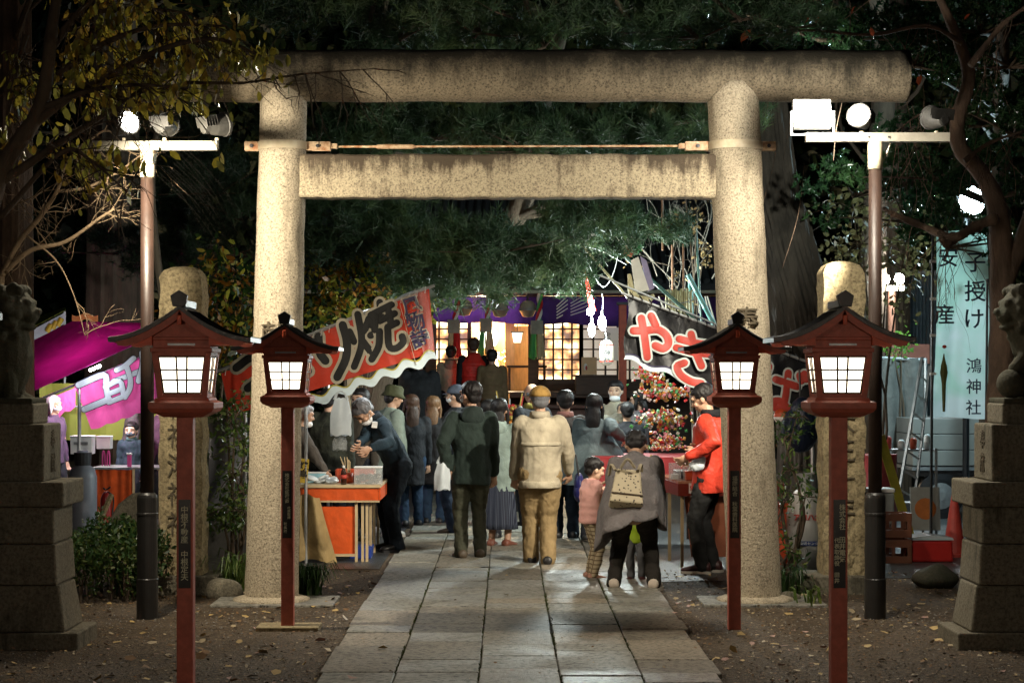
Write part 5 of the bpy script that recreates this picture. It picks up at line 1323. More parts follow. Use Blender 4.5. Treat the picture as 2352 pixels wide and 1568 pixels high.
for i in range(40): m.ell((r2.uniform(-.5, .3), -.25, r2.uniform(.42, .7)), r2.uniform(.015, .035), nu=6, nv=4)
m.build('gold_ornament', mat('gold_leaf', (.85, .6, .2), .25, .2, 9, .2, metal=.8), ds)
for xx in (-.3, .1):
    MB().lathe([(.05, .42), (.02, .5), (.05, .6), (.06, .7), (0, .7)], (xx, -.28, 0), 12).build('offering_jar', M_WHITE, ds)
q = thing('hall_lamp', 'small hanging framed lamp inside the hall beside the post', 'lamp', (px(1188), YR + .2, PZ(770, YR)))
MB().loft([[Vector((a_ * i, b_ * i, z)) for a_, b_ in ((-1, -1), (1, -1), (1, 1), (-1, 1))] for i, z in ((.06, -.12), (.09, .05))]).build('shade', emat('hall_lamp_paper', (1., .9, .7), 2.), q)
MB().box(-.11, .11, -.11, .11, .052, .07).build('cap', M_WOODD, q); MB().tube([(0, 0, .08), (0, 0, .5)], .008, 5).build('cord', M_BLACK, q)
q = thing('hall_table', 'dark low side table inside the hall entrance', 'table', (px(1205), YR + .15, z0))
MB().box(-.3, .38, -.15, .15, .40, .44).build('table_top', M_WOODD, q); m = MB()
for a_ in (-.26, .34):
    for b_ in (-.12, .12): m.box(a_ - .02, a_ + .02, b_ - .02, b_ + .02, 0, .4)
m.build('table_leg', M_WOODD, q)
# purple curtain with white crests
M_PUR = cloth('purple_curtain', (.035, .014, .15), .7, 3, .6, .4, 5, .12)
q = thing('purple_curtain', 'draped purple curtain with white pattern across the hall front', 'curtain', (0, YR - .35, 0))
def pf(u, v):
    drop = .38 + .12 * u + .04 * abs(math.sin(u * PI * 4)) + .28 * max(0, u - .8) * 5
    return (px(960) + (px(1640) - px(960)) * u, .05 * math.sin(u * 60) * v + .1 * math.sin(u * 9), PZ(684, YR) - drop * v)
MB().sheet(pf, 120, 8).build('cloth', M_PUR, q, smooth=True)
m = MB()
for cx_, cz_, w_ in ((1095, 706, .06), (1150, 700, .05), (1330, 715, .16), (1290, 722, .10)):
    for k in range(5):
        p0 = P(cx_, cz_, YR) - Vector((0, YR, 0)); m.tube([p0 + Vector((-w_, -.12, .05 * k - .08)), p0 + Vector((w_ * .9, -.12, .02 + .07 * k))], .010, 6, sq=(Vector((0, 1, 0)), .2))
m.build('white_pattern', M_WHITE, q)
# bells and ropes
for i, (ox, oy, lab, c1, tx, ty) in enumerate(((1066, 705, 'round bell hanging leftmost under the eave', 'red', 1042, 765), (1148, 708, 'round bell in the middle under the eave with green tassel', 'green', 1116, 762), (1212, 708, 'round bell hanging rightmost under the eave', 'green', 1233, 767))):
    q = thing('shrine_bell', lab, 'bell', P(ox, oy, YR - 1.2), group='bells under the shrine eave')
    MB().lathe([(0, -.15), (.09, -.13), (.135, -.04), (.15, -.035), (.15, -.015), (.135, .0), (.125, .07), (.07, .12), (0, .13)], n=24).build('bell_body', mat('pewter_bell', (.30, .31, .29), .4, .2, 4, .05, metal=.5), q, smooth=True)
    MB().tube([(0, 0, .12), (0, 0, .32)], .02, 6).build('hanger', M_DKSTEEL, q)
    q = thing('bell_rope', {0: 'twisted bell rope ending in a red and straw tassel', 1: 'twisted bell rope ending in a green and straw tassel near the altar', 2: 'twisted bell rope with a green and straw tassel by the lattice doors'}[i], 'rope', P(tx, ty, YR - 1.35), group='bell ropes under the shrine eave')
    m = MB()
    for k in range(3):
        pts = [Vector((.03 * math.cos(z * 14 + k * 2.1) + .05 * math.sin(z * 3), .03 * math.sin(z * 14 + k * 2.1), .05 + z)) for z in [j * .04 for j in range(18)]]
        m.tube(pts, .024, 6); m.build('strand', (CH[0], CH[2], CH[3])[k], q); m = MB()
    MB().box(-.10, .10, -.06, .06, -.0, .22).build('wooden_sleeve', mat('grey_wood', (.26, .25, .19), .7), q)
    for sg, mm in ((-1, mat('straw_tassel', (.60, .48, .28), .8, .3, 60, .6)), (1, None)):
        col_ = MATS['straw_tassel'] if (sg < 0) == (i == 0) else (CH[0] if c1 == 'red' else CH[3])
        m = MB()
        for k in range(26):
            a_ = r2.uniform(0, 6.28); rr_ = r2.uniform(0, .07)
            m.tube([(sg * .05 + rr_ * .6 * math.cos(a_), rr_ * math.sin(a_), 0), (sg * .07 + rr_ * 1.1 * math.cos(a_), rr_ * 1.3 * math.sin(a_), r2.uniform(-.42, -.36))], .012, 5)
        m.build('tassel', col_, q)
# notices on the right
q = thing('fox_poster', 'cream poster with simple red and white figures on the hall post', 'poster', P(1353, 850, YR - .2))
MB().cbox((0, 0, .0), (.26, .02, .44)).build('sheet', mat('cream_poster', (.72, .52, .30), .7, .1, 5, .02), q)
m = MB(); m2 = MB()
for ox, oz in ((-.06, .06), (-.06, -.13), (.09, -.13)):
    m.ell((ox, -.014, oz), (.03, .004, .06)); m2.ell((ox + .012, -.017, oz - .02), (.018, .004, .04))
m.build('white_figure', M_WHITE, q); m2.build('red_figure', M_REDINK, q)
q = thing('notice_paper', 'tall paper notice with columns of black characters beyond the white lantern', 'notice', P(1411, 790, YR - .2))
MB().cbox((0, 0, 0), (.36, .02, .56)).build('sheet', emat('notice_glow', (1, .9, .75), .12, (.6, .55, .45)), q)
txt('notice_lettering', '定　地\n　　鎮\n年　祭', .12, M_INK, q, (0, -.012, .02), off=.001)
q = thing('red_gate_post', 'slim red post in front of the hall on the right', 'post', (PX(1430, 31), 31, 0)); MB().box(-.06, .06, -.06, .06, 0, PZ(700, 31)).build('shaft', M_REDB, q, bevel=.01); MB().box(-.09, .09, -.09, .09, PZ(700, 31), PZ(694, 31)).build('cap', M_BLACK, q)
q = thing('offering_box', 'dark wooden offering box before the hall steps', 'box', (px(1370), YR - 1.0, PZ(905, YR))); MB().box(-.4, .3, -.15, .15, 0, .3).build('box_body', M_WOODD, q, bevel=.01); MB().box(-.43, .33, -.17, .17, .3, .33).build('lid', M_WOODD, q)
q = thing('flower_vase', 'tall arrangement of orange, white and red festive flowers among the crowd', 'flowers', (PX(1172, 25.), 25., 0))
MB().lathe([(.1, 0), (.12, .1), (.08, .7), (.11, .8), (0, .8)], n=16).build('vase', M_BLACK, q)
m = MB()
for k, mm in enumerate((CH[5], CH[2], CH[0], CH[1])):
    m = MB()
    for i in range(16): m.ell((r2.uniform(-.13, .13), r2.uniform(-.1, .1), r2.uniform(1.0, 1.35)), (.03, .03, .03), nu=7, nv=5)
    for i in range(4): x_ = r2.uniform(-.1, .1); m.tube([(0, 0, .8), (x_, 0, 1.1), (x_ * 1.8, 0, r2.uniform(1.3, 1.55))], .01, 5)
    m.build('blossom', mm, q)
lamp('hall_light', (px(1120), YR + 1.0, 2.9), 1500, (1, .76, .45), .2)
lamp('hall_light_side', (px(1290), YR + 1.6, 2.9), 120, (1, .80, .55), .15)

# more goods on the two counters
YC = 17.75; zc = PZ(1105, YC + .2) + .016
for i, (ox, mm, h_, lab) in enumerate(((1640, M_REDINK, .19, 'red sauce bottle nearest the scarlet jacketed vendor'), (1655, mat('mustard_sauce', (.55, .36, .03), .4), .17, 'mustard yellow sauce bottle beside the red one'), (1584, M_WHITE, .12, 'white lidded tub between the orange box and drinks container'))):
    q = place('sauce_bottle', lab, 'bottle', ox, YC + .12, zc, 'bottles on the dark counter')
    MB().lathe([(0, 0), (.026, 0), (.028, h_ * .65), (.012, h_ * .8), (.006, h_), (0, h_)], n=14).build('bottle_body', mm, q, smooth=True)
q = place('griddle', 'steel griddle heaped with noodles behind the orange box', 'griddle', 1620, YC + .55, zc)
MB().box(-.28, .28, -.2, .2, 0, .07).build('griddle_body', M_DKSTEEL, q, bevel=.006)
m = MB(); r6 = random.Random(12)
for i in range(90):
    a_ = r6.uniform(0, 6.28); c_ = Vector((r6.gauss(0, .09), r6.gauss(0, .07), .09 + r6.uniform(0, .04)))
    m.tube(smoothpath([c_, c_ + Vector((.05 * math.cos(a_), .05 * math.sin(a_), .02)), c_ + Vector((.06 * math.cos(a_ + 1), .06 * math.sin(a_ + 1), -.01))], 3), .004, 4)
m.build('noodles', mat('fried_noodles', (.32, .17, .05), .5), q)
q = place('price_card', 'white price card clipped to the dark counter edge', 'sign', 1600, YC - .03, zc - .11)
MB().box(-.07, .07, -.004, .004, 0, .09).build('card', M_WHITE, q)
txt('card_lettering', '500円', .05, M_REDINK, q, (0, -.006, .045), off=.0015, ext=.001)
# ================= people
TEXD = bpy.data.textures.new('cloth_folds', 'CLOUDS'); TEXD.noise_scale = .16; TEXD.noise_depth = 1
TEXQ = bpy.data.textures.new('fine_folds', 'CLOUDS'); TEXQ.noise_scale = .07; TEXQ.noise_depth = 2
SKIN = mat('skin', (.50, .30, .20), .5, .1, 9, .05, 60); SKINP = mat('pale_skin', (.56, .36, .25), .5, .1, 9, .05, 60)
def hairmat(name, c):
    return mat(name, c, .5, .35, 30, .35, 110, stretch=(1, 1, .12), spec=.35)
HB = hairmat('black_hair', (.012, .010, .010)); HG = hairmat('grey_hair', (.16, .16, .17)); HW = hairmat('white_hair', (.55, .52, .50)); HBR = hairmat('brown_hair', (.06, .03, .018))
EYEM = mat('dark_eye', (.015, .01, .008), .3, .1, 5, 0); LIPM = mat('lip', (.32, .10, .08), .5, .1, 5, 0)
MASKM = cloth('white_face_mask', (.75, .77, .78), .8, 8, .2, .1); MASKG = cloth('grey_face_mask', (.10, .13, .15), .8, 8, .2, .1)
SHOEB = mat('black_shoe', (.015, .014, .014), .45, .2, 9, .1); SHOEBR = mat('brown_shoe', (.07, .05, .03), .6, .2, 9, .1)
SOLE = mat('pale_sole', (.5, .46, .40), .6, .2, 9, .1)
def rem(o, vs, folds=0., tex=None, sm=2):
    m = o.modifiers.new('skin', 'REMESH'); m.mode = 'VOXEL'; m.voxel_size = vs; m.use_smooth_shade = True
    if sm: m = o.modifiers.new('smooth', 'SMOOTH'); m.iterations = sm; m.factor = .6
    if folds:
        m = o.modifiers.new('folds', 'DISPLACE'); m.texture = tex or TEXD; m.strength = folds; m.mid_level = .5; m.texture_coords = 'LOCAL'
    return o
def ik(a, b, l1, l2, pole):
    a, b, pole = Vector(a), Vector(b), Vector(pole)
    d = b - a; L = d.length
    if L > (l1 + l2) * .998: b = a + d * ((l1 + l2) * .998 / L); d = b - a; L = d.length
    u = d.normalized(); x = (l1 * l1 - l2 * l2 + L * L) / (2 * L); h = math.sqrt(max(0, l1 * l1 - x * x))
    n = pole - u * pole.dot(u); n = n.normalized() if n.length > 1e-5 else Vector((0, 1, 0))
    return a + u * x + n * h, b
def fr(d):          # frame whose z is d, x sideways
    z = Vector(d).normalized(); x = Vector((1, 0, 0)); x = (x - z * x.dot(z)).normalized(); y = z.cross(x)
    return Matrix((x, y, z)).transposed()
def person(label, ox, Y, h, rz, lean=0, hp=0, hy=0, hands=(None, None), feet=((0, 0), (0, 0)), drop=0., top=None, hem=.06, topw=1., puff=0., quilt=0,
           bottom='trousers', bot=None, botw=1., hair='short', hairm=None, skin=None, shoes=None, cap=None, capm=None, mask=None, hood=None, hk=1., vs=.008,
           sleeve=None, collar=None, skirt=.12, poncho=None, z0=0., group=None, vest=None, roll=0, sidelean=0, belt=None, yoke=None):
    skin = skin or SKIN; hairm = hairm or HB; shoes = shoes or SHOEB
    X = PX(ox, Y)
    t = thing('person', label, 'person', (X, Y, z0), R(rz), group)
    Mi = (Matrix.Translation((X, Y, z0)) @ Matrix.Rotation(R(rz), 4, 'Z')).inverted()
    k = h
    L = R(lean); d = Vector((math.sin(R(sidelean)), math.sin(L), math.cos(L) * math.cos(R(sidelean)))).normalized()
    P0 = Vector((0, -.05 * math.sin(L), .515 - drop)) * k
    neck = P0 + d * .300 * k
    hd = Euler((-(L + R(hp)), 0, 0)).to_matrix() @ Vector((0, 0, 1))
    Hm = Euler((-(L + R(hp)), R(roll), R(hy)), 'YXZ').to_matrix() if False else (Matrix.Rotation(R(hy), 3, 'Z') @ Matrix.Rotation(-(L + R(hp)), 3, 'X') @ Matrix.Rotation(R(roll), 3, 'Y'))
    hc = neck + (Hm @ Vector((0, .006, .092))) * k
    hs = k * hk
    F = fr(d)
    B = MB()      # bare body, one surface
    B.tube([P0 - d * .02 * k, P0 + d * .08 * k, P0 + d * .2 * k, P0 + d * .26 * k], [x * k for x in (.075, .062, .075, .05)], 12, round_=True)
    B.ell(P0 + d * .2 * k, (.095 * k, .062 * k, .08 * k), F)
    B.tube([neck - d * .03 * k, hc - (Hm @ Vector((0, .005, .03))) * hs], [.034 * k, .030 * k], 10, round_=True)
    H = lambda x, y, z: hc + Hm @ (Vector((x, y, z)) * hs)
    B.ell(H(0, -.004, .010), (.050 * hs, .058 * hs, .056 * hs), Hm, 16, 12)
    B.ell(H(0, .012, -.022), (.039 * hs, .042 * hs, .044 * hs), Hm, 14, 10)
    B.ell(H(0, .030, -.050), (.020 * hs, .017 * hs, .014 * hs), Hm, 8, 6)
    B.tube([H(0, .052, .008), H(0, .062, -.014)], [.0055 * hs, .009 * hs], 6, round_=True)
    B.tube([H(-.03, .046, .018), H(.03, .046, .018)], .009 * hs, 6, round_=True)
    for s_ in (-1, 1):
        B.ell(H(s_ * .051, -.004, -.006), (.006 * hs, .012 * hs, .018 * hs), Hm, 8, 6)
        B.ell(H(s_ * .026, .040, -.016), (.014 * hs, .012 * hs, .013 * hs), Hm, 8, 6)
    arms = []
    for i, s_ in enumerate((-1, 1)):
        sh = P0 + d * .268 * k + F @ Vector((s_ * .100 * k, 0, 0))
        tg = hands[i]
        if tg is None: w = sh + Vector((s_ * .03, .035, -.315)) * k
        elif isinstance(tg, tuple) and len(tg) == 4: w = sh + Vector(tg[:3]) * k
        else: w = Mi @ Vector(tg)
        el, w = ik(sh, w, .168 * k, .148 * k, (s_ * .55, -.6, -.45))
        arms.append((sh, el, w))
        B.tube([sh, el, w], [.034 * k, .025 * k, .0165 * k], 10, round_=True)
        fd = (w - el).normalized()
        curl = Vector((-s_ * .35, .5, 0)); curl = (curl - fd * curl.dot(fd)).normalized(); sd = fd.cross(curl)
        pc = w + fd * .028 * k
        M3 = Matrix((sd, curl, fd)).transposed()
        B.ell(pc, (.024 * k, .012 * k, .028 * k), M3, 10, 8)
        for j in range(4):
            o_ = (j - 1.5) * .0135 * k; ln = (.040, .047, .044, .034)[j] * k
            a = pc + sd * o_ + fd * .020 * k
            b_ = a + (fd * .8 + curl * .25 + sd * (j - 1.5) * .12).normalized() * ln * .5
            c_ = b_ + (fd * .45 + curl * .85).normalized() * ln * .5
            B.tube([a, b_, c_], [.0062 * k, .0056 * k, .0048 * k], 6, round_=True)
        tb = pc + sd * (-s_) * .020 * k - fd * .008 * k
        B.tube([tb, tb + (sd * (-s_) * .8 + fd * .5 + curl * .3).normalized() * .022 * k, tb + (sd * (-s_) * .5 + fd * .9 + curl * .6).normalized() * .042 * k], [.008 * k, .0066 * k, .0055 * k], 6, round_=True)
    legs = []
    for i, s_ in enumerate((-1, 1)):
        hp_ = P0 + Vector((s_ * .05 * k, 0, -.012 * k))
        an = Vector((s_ * .055 * k + feet[i][0], feet[i][1], .045 * k))
        kn, an = ik(hp_, an, .240 * k, .232 * k, (0, 1, 0))
        legs.append((hp_, kn, an))
        B.tube([hp_, kn, an, an + Vector((0, 0, -.02 * k))], [.056 * k, .034 * k, .022 * k, .022 * k], 10, round_=True)
        B.tube([an + Vector((0, -.01 * k, -.022 * k)), an + Vector((s_ * .012 * k, .07 * k, -.030 * k))], [.02 * k, .014 * k], 8, round_=True)
    rem(B.build('body', skin, t, smooth=True), vs)
    # eyes and mouth, when the face can be seen
    if mask != 'noface':
        m = MB()
        for s_ in (-1, 1): m.ell(H(s_ * .0195, .0515, .0035), (.0085 * hs, .004 * hs, .0035 * hs), Hm, 8, 6)
        for s_ in (-1, 1): m.tube([H(s_ * .010, .0565, .020), H(s_ * .030, .0515, .020)], .0022 * hs, 5)
        m.build('eyes', EYEM, t, smooth=True)
        if mask is None: MB().ell(H(0, .0535, -.036), (.014 * hs, .0045 * hs, .0035 * hs), Hm, 8, 6).build('mouth', LIPM, t, smooth=True)
    if mask in ('white', 'grey', 'chin'):
        zz = -.024 if mask != 'chin' else -.052
        m = MB().ell(H(0, .024, zz), (.040 * hs, .040 * hs, .026 * hs), Hm, 14, 10)
        for s_ in (-1, 1): m.tube([H(s_ * .035, .03, zz + .01), H(s_ * .0535, .0, .005)], .0018 * hs, 4)
        m.build('face_mask', MASKG if mask == 'grey' else MASKM, t, smooth=True)
    # hair
    m = MB()
    if hair != 'bald':
        m.ell(H(0, -.012, .020), (.0555 * hs, .0585 * hs, .0575 * hs), Hm, 18, 14)
        m.ell(H(0, .022, .044), (.042 * hs, .030 * hs, .022 * hs), Hm, 12, 8)
        m.ell(H(0, -.034, -.012), (.044 * hs, .030 * hs, .036 * hs), Hm, 14, 10)
        for s_ in (-1, 1): m.ell(H(s_ * .047, -.006, .016), (.008 * hs, .020 * hs, .024 * hs), Hm, 8, 6)
    else:
        for a_ in range(9): b_ = R(110 + a_ * 35 - 0) ; m.ell(H(.046 * math.sin(R(-130 + a_ * 32.5)), -.046 * math.cos(R(-130 + a_ * 32.5)) * 1. - .004, -.004), (.014 * hs, .014 * hs, .018 * hs), Hm, 8, 6)
    if hair in ('long', 'bob', 'pony'):
        ln = {'long': .15, 'bob': .045, 'pony': .12}[hair] * hs; wd = {'long': .046, 'bob': .058, 'pony': .022}[hair] * hs
        base = H(0, -.030, .01); rings = []
        for q in range(9):
            f = q / 8; c = base.lerp(base + Vector((0, -.028 * k, -.07 * hs - ln)), f) + Vector((0, -.012 * math.sin(f * PI) * k, 0))
            w_ = wd * (1 + .15 * math.sin(f * PI)) * (1 - .28 * f ** 3) * min(1, .35 + f * 3.5); rings.append([c + Vector((w_ * math.cos(2 * PI * j / 16) * (1 + .05 * math.sin(j * 3 + q)), .024 * hs * (1.2 - .6 * f) * math.sin(2 * PI * j / 16), 0)) for j in range(16)])
        m.loft(rings)
        if hair != 'pony':
            for s_ in (-1, 1): m.tube([H(s_ * .046, .0, .02), H(s_ * .052, .006, -.03), H(s_ * .050, .004, -.03) + Vector((0, 0, -ln * .7))], [.014 * hs, .016 * hs, .009 * hs], 8, round_=True)
    if hair != 'bald' and not cap:
        r5 = random.Random(int(X * 1000))
        for q in range(70):
            ph = r5.uniform(0, 2 * PI); th = r5.uniform(.1, .8); pts = []
            if math.sin(ph) > .75: continue
            for e in range(4):
                a_ = th + e * .33; w_ = ph + e * r5.uniform(-.08, .08)
                if math.sin(w_) > .55 and a_ > 1.2: break
                pts.append(H(.0575 * math.sin(a_) * math.cos(w_), -.012 + .061 * math.sin(a_) * math.sin(w_), .018 + .0605 * math.cos(a_)))
            if len(pts) > 2: m.tube(pts, [.0055 * hs, .0065 * hs, .002 * hs], 5)
    o = m.build('hair', hairm, t, smooth=True); rem(o, max(vs, .006), .010, TEXQ, 1)
    if cap == 'cap':
        m = MB(); rings = []
        for q in range(8):
            a_ = q / 7 * PI / 2; rings.append([H(.060 * math.cos(a_) * math.cos(2 * PI * j / 20), -.008 + .066 * math.cos(a_) * math.sin(2 * PI * j / 20), .018 + .060 * math.sin(a_)) for j in range(20)])
        m.loft(rings)
        rings = [[H(.046 * math.cos(R(200 - 220 * j / 14 + 0)) * w_, .045 + (.040 * w_ if w_ > .5 else 0) * max(0, math.sin(PI * j / 14)), .020 - .010 * w_ + e) for j in range(15)] for w_, e in ((.4, 0), (1.05, 0), (1.05, .005), (.4, .006))]
        m.loft(rings, caps=True)
        m.build('cap', capm, t, smooth=True)
    if cap == 'hat':
        m = MB(); pr = [(.078, -.002), (.060, .022), (.058, .058), (.045, .072), (0, .074)]
        m.loft([[H(r_ * math.cos(2 * PI * j / 20), -.006 + r_ * 1.08 * math.sin(2 * PI * j / 20), z_ + .004) for j in range(20)] for r_, z_ in pr]); m.build('hat', capm, t, smooth=True)
    # top garment
    top = top or cloth('plain_dark_coat', (.02, .022, .03))
    def ring(c, rx, ry, M=F, n=20, wob=0): return [c + M @ Vector((rx * math.cos(2 * PI * j / n) * (1 + wob * math.sin(j * 3.1)), ry * math.sin(2 * PI * j / n) * (1 + wob * math.sin(j * 2.3 + 1)), 0)) for j in range(n)]
    m = MB(); w = topw * (1 + puff)
    dn = Vector((0, 0, -1)) if lean < 45 else (Vector((0, 0, -1)) - d * .4).normalized()
    rings = [ring(P0 + dn * hem * k, .098 * k * w, .080 * k * w, Matrix.Identity(3) if lean < 45 else F), ring(P0 + d * .01 * k, .099 * k * w, .080 * k * w), ring(P0 + d * .09 * k, .098 * k * w, .077 * k * w),
             ring(P0 + d * .17 * k, .108 * k * w, .080 * k * w), ring(P0 + d * .235 * k, .116 * k * w, .074 * k * w), ring(P0 + d * .278 * k, .095 * k * (.5 + .5 * w), .056 * k), ring(P0 + d * .305 * k, .046 * k, .044 * k), ring(P0 + d * .318 * k, .038 * k, .038 * k)]
    m.loft(rings)
    sleeves = MB() if sleeve else m
    for sh, el, w_ in arms:
        a, b_ = .042 * k * w, .034 * k * w
        f_ = (w_ - el).normalized()
        sleeves.tube([sh + (el - sh) * .02, sh.lerp(el, .5), el, el.lerp(w_, .5), w_ - f_ * .012 * k], [a, a * .98, b_, b_ * .92, b_ * .78], 12, round_=True)
    if quilt:
        for q in range(quilt):
            f = (q + .5) / quilt; c = P0 + dn * hem * k * (1 - f) + d * .25 * k * f
            rr = 1.03 + .02 * math.sin(f * PI)
            m.loft([ring(c + d * e * k, .1 * k * w * rr * s2, .08 * k * w * rr * s2) for e, s2 in ((-.02, .90), (-.009, 1.0), (.009, 1.0), (.02, .90))])
    rem(m.build('jacket', top, t, smooth=True), max(vs, .011), .034 if not quilt else .012)
    if not quilt:
        md = t.children[-1].modifiers.new('creases', 'DISPLACE'); md.texture = TEXQ; md.strength = .012; md.texture_coords = 'LOCAL'
    if sleeve: rem(sleeves.build('sleeves', sleeve, t, smooth=True), max(vs, .011), .018)
    if collar:
        MB().loft([ring(P0 + d * z_ * k, r_ * k, r_ * k * .92) for z_, r_ in ((.292, .062), (.322, .054), (.330, .050), (.318, .044))]).build('collar', collar, t, smooth=True)
    if hood:
        m = MB().ell(P0 + d * .275 * k + F @ Vector((0, -.055 * k, 0)), (.070 * k, .034 * k, .055 * k), F)
        m.ell(P0 + d * .31 * k + F @ Vector((0, -.03 * k, 0)), (.062 * k, .045 * k, .025 * k), F)
        rem(m.build('hood', hood, t, smooth=True), max(vs, .01), .016)
    if yoke:
        for zz, th_, kk in ((.150, .010, 1.035),):
            a0, a1 = R(205), R(335); rg = []
            for e in range(17):
                a_ = a0 + (a1 - a0) * e / 16; c_, s2 = math.cos(a_), math.sin(a_)
                rg.append([P0 + d * (zz + dz) * k + F @ Vector((.104 * k * w * o_ * c_, .079 * k * w * o_ * s2, 0)) for o_, dz in ((.95, .016), (kk + .01, .012), (kk + .03, -.004), (kk - .02, -.008))])
            MB().loft(rg).build('back_yoke', yoke, t, smooth=True)
    if belt:
        MB().loft([ring(P0 + dn * hem * k + Vector((0, 0, z_ * k)), .101 * k * w * s2, .083 * k * w * s2, Matrix.Identity(3)) for z_, s2 in ((-.012, .97), (-.008, 1.0), (.022, 1.0), (.026, .97))]).build('hem_band', belt, t, smooth=True)
    if poncho:
        m = MB(); zt_, zb_, wd = poncho
        rings = []
        for q in range(9):
            f = q / 8; c = (P0 + d * .30 * k).lerp(P0 + d * .02 * k + dn * zb_ * k, f)
            rings.append([c + Vector(((.05 + wd * min(1, f * 1.6) + .02 * f) * k * math.cos(2 * PI * j / 40) * (1 + .06 * f * math.sin(j * 1.57)), (.05 + wd * .62 * min(1, f * 1.8)) * k * math.sin(2 * PI * j / 40) * (1 + .08 * f * math.sin(j * 1.3)), -.05 * f * k * abs(math.sin(2 * PI * j / 40 + .8)) + (-.07 * f * k if zt_ else 0) * max(0, math.cos(2 * PI * j / 40 + PI)))) for j in range(40)])
        m.loft(rings, caps=False); m.build('poncho', top, t, smooth=True)
    # lower garment
    bot = bot or cloth('plain_dark_trousers', (.018, .02, .026))
    m = MB()
    if bottom == 'trousers':
        m.ell(P0 + Vector((0, 0, -.0 * k)), (.082 * k * min(botw, 1.1), .064 * k * min(botw, 1.1), .06 * k))
        for hp_, kn, an in legs:
            m.tube([hp_, hp_.lerp(kn, .5), kn, kn.lerp(an, .5), an + Vector((0, 0, -.008 * k))], [x * k * botw for x in (.062, .054, .043, .039, .037)], 12, round_=True)
        rem(m.build('trousers', bot, t, smooth=True), max(vs, .011), .024, TEXQ)
    elif bottom == 'skirt':
        rings = []
        for q in range(12):
            f = q / 11; c = Vector((P0.x, P0.y, P0.z + .02 * k)).lerp(Vector((0, 0, skirt * k)), f)
            rings.append([c + Vector(((.085 + .035 * f) * k * botw * math.cos(2 * PI * j / 72) * (1 + .06 * f * math.sin(j * 1.4)), (.068 + .035 * f) * k * botw * math.sin(2 * PI * j / 72) * (1 + .06 * f * math.sin(j * 1.4 + 1)), 0)) for j in range(72)])
        m.loft(rings); m.build('skirt', bot, t, smooth=True)
    for i, (hp_, kn, an) in enumerate(legs):
        s_ = (-1, 1)[i]; x, y = an.x, an.y
        Mr = Matrix.Translation((x, y, 0)) @ Matrix.Rotation(-s_ * R(9), 4, 'Z')
        u = k * (1 if hk < 1.2 else 1.05); rings = []
        for yy, wx, hz in ((-.045, .018, .035), (-.038, .026, .052), (-.005, .028, .056), (.03, .028, .043), (.07, .031, .032), (.095, .027, .026), (.108, .014, .018)):
            rings.append([Mr @ Vector((wx * u * math.cos(2 * PI * j / 12), yy * u, .010 * u + max(0, hz * u * (.5 + .5 * math.sin(2 * PI * j / 12))))) for j in range(12)])
        sh_ = MB().loft(rings).build('shoe', shoes, t, smooth=True)
        MB().loft([[Mr @ Vector((a_ * u * .031 * (1.0 if yy > 0 else .85), yy * u, z_ * u)) for a_, z_ in ((-1, .0), (1, .0), (1, .016), (-1, .016))] for yy in (-.047, .0, .07, .105)]).build('sole', SOLE if shoes is not SHOEB else M_BLACK, sh_)
    return t
def pyf(Y, feet_oy): return Y
C = cloth
YA = 19.4
def W(ox, oy, Y): return tuple(P(ox, oy, Y))
# stall keeper in navy, bending left over the counter
person('stall keeper in navy workwear and lowered mask bending over the orange counter', 905, 19.55, 1.68, 112, lean=30, hp=28, hy=18, roll=-6, hands=(W(850, 1030, 18.95), W(818, 1032, 19.05)), top=C('navy_work_jacket', (.016, .035, .052)), hem=.07, bot=C('navy_work_trousers', (.010, .018, .028)), botw=1.12, hair='short', hairm=HG, mask='chin', vs=.006, collar=C('dark_collar', (.012, .018, .025)))
q = thing('name_badge', 'white folded badge clipped to the chest of the navy jacket', 'badge', P(860, 1032 - 57, 19.1))
MB().cbox((0, 0, 0), (.055, .02, .06), (.1, .1, .2)).build('card', M_WHITE, q, bevel=.003)
# man in dark green hooded coat
person('man seen from behind in a dark green hooded coat holding a white bag', 1082, 18.6, 1.70, 8, hy=38, hands=(W(1030, 1075, 18.55), None), top=C('dark_green_coat', (.022, .036, .030)), hem=.10, topw=1.10, hood=C('dark_green_hood', (.022, .034, .03)), bot=C('olive_trousers', (.06, .062, .04)), mask='white', feet=((.0, 0), (.0, .05)), vs=.007, shoes=SHOEBR)
bag(PX(1016, 18.5), 18.5, PZ(1062, 18.5), .15, .25, 'white carrier bag held by the man in the dark green coat')
person('man in a grey cap glancing left beside the dark green coat', 1048, 21.6, 1.66, 70, top=C('charcoal_jacket', (.02, .024, .03)), cap='cap', capm=C('blue_grey_cap', (.08, .10, .14)), mask='white', vs=.011, bot=C('dark_jeans', (.012, .02, .04)), shoes=SHOEBR)
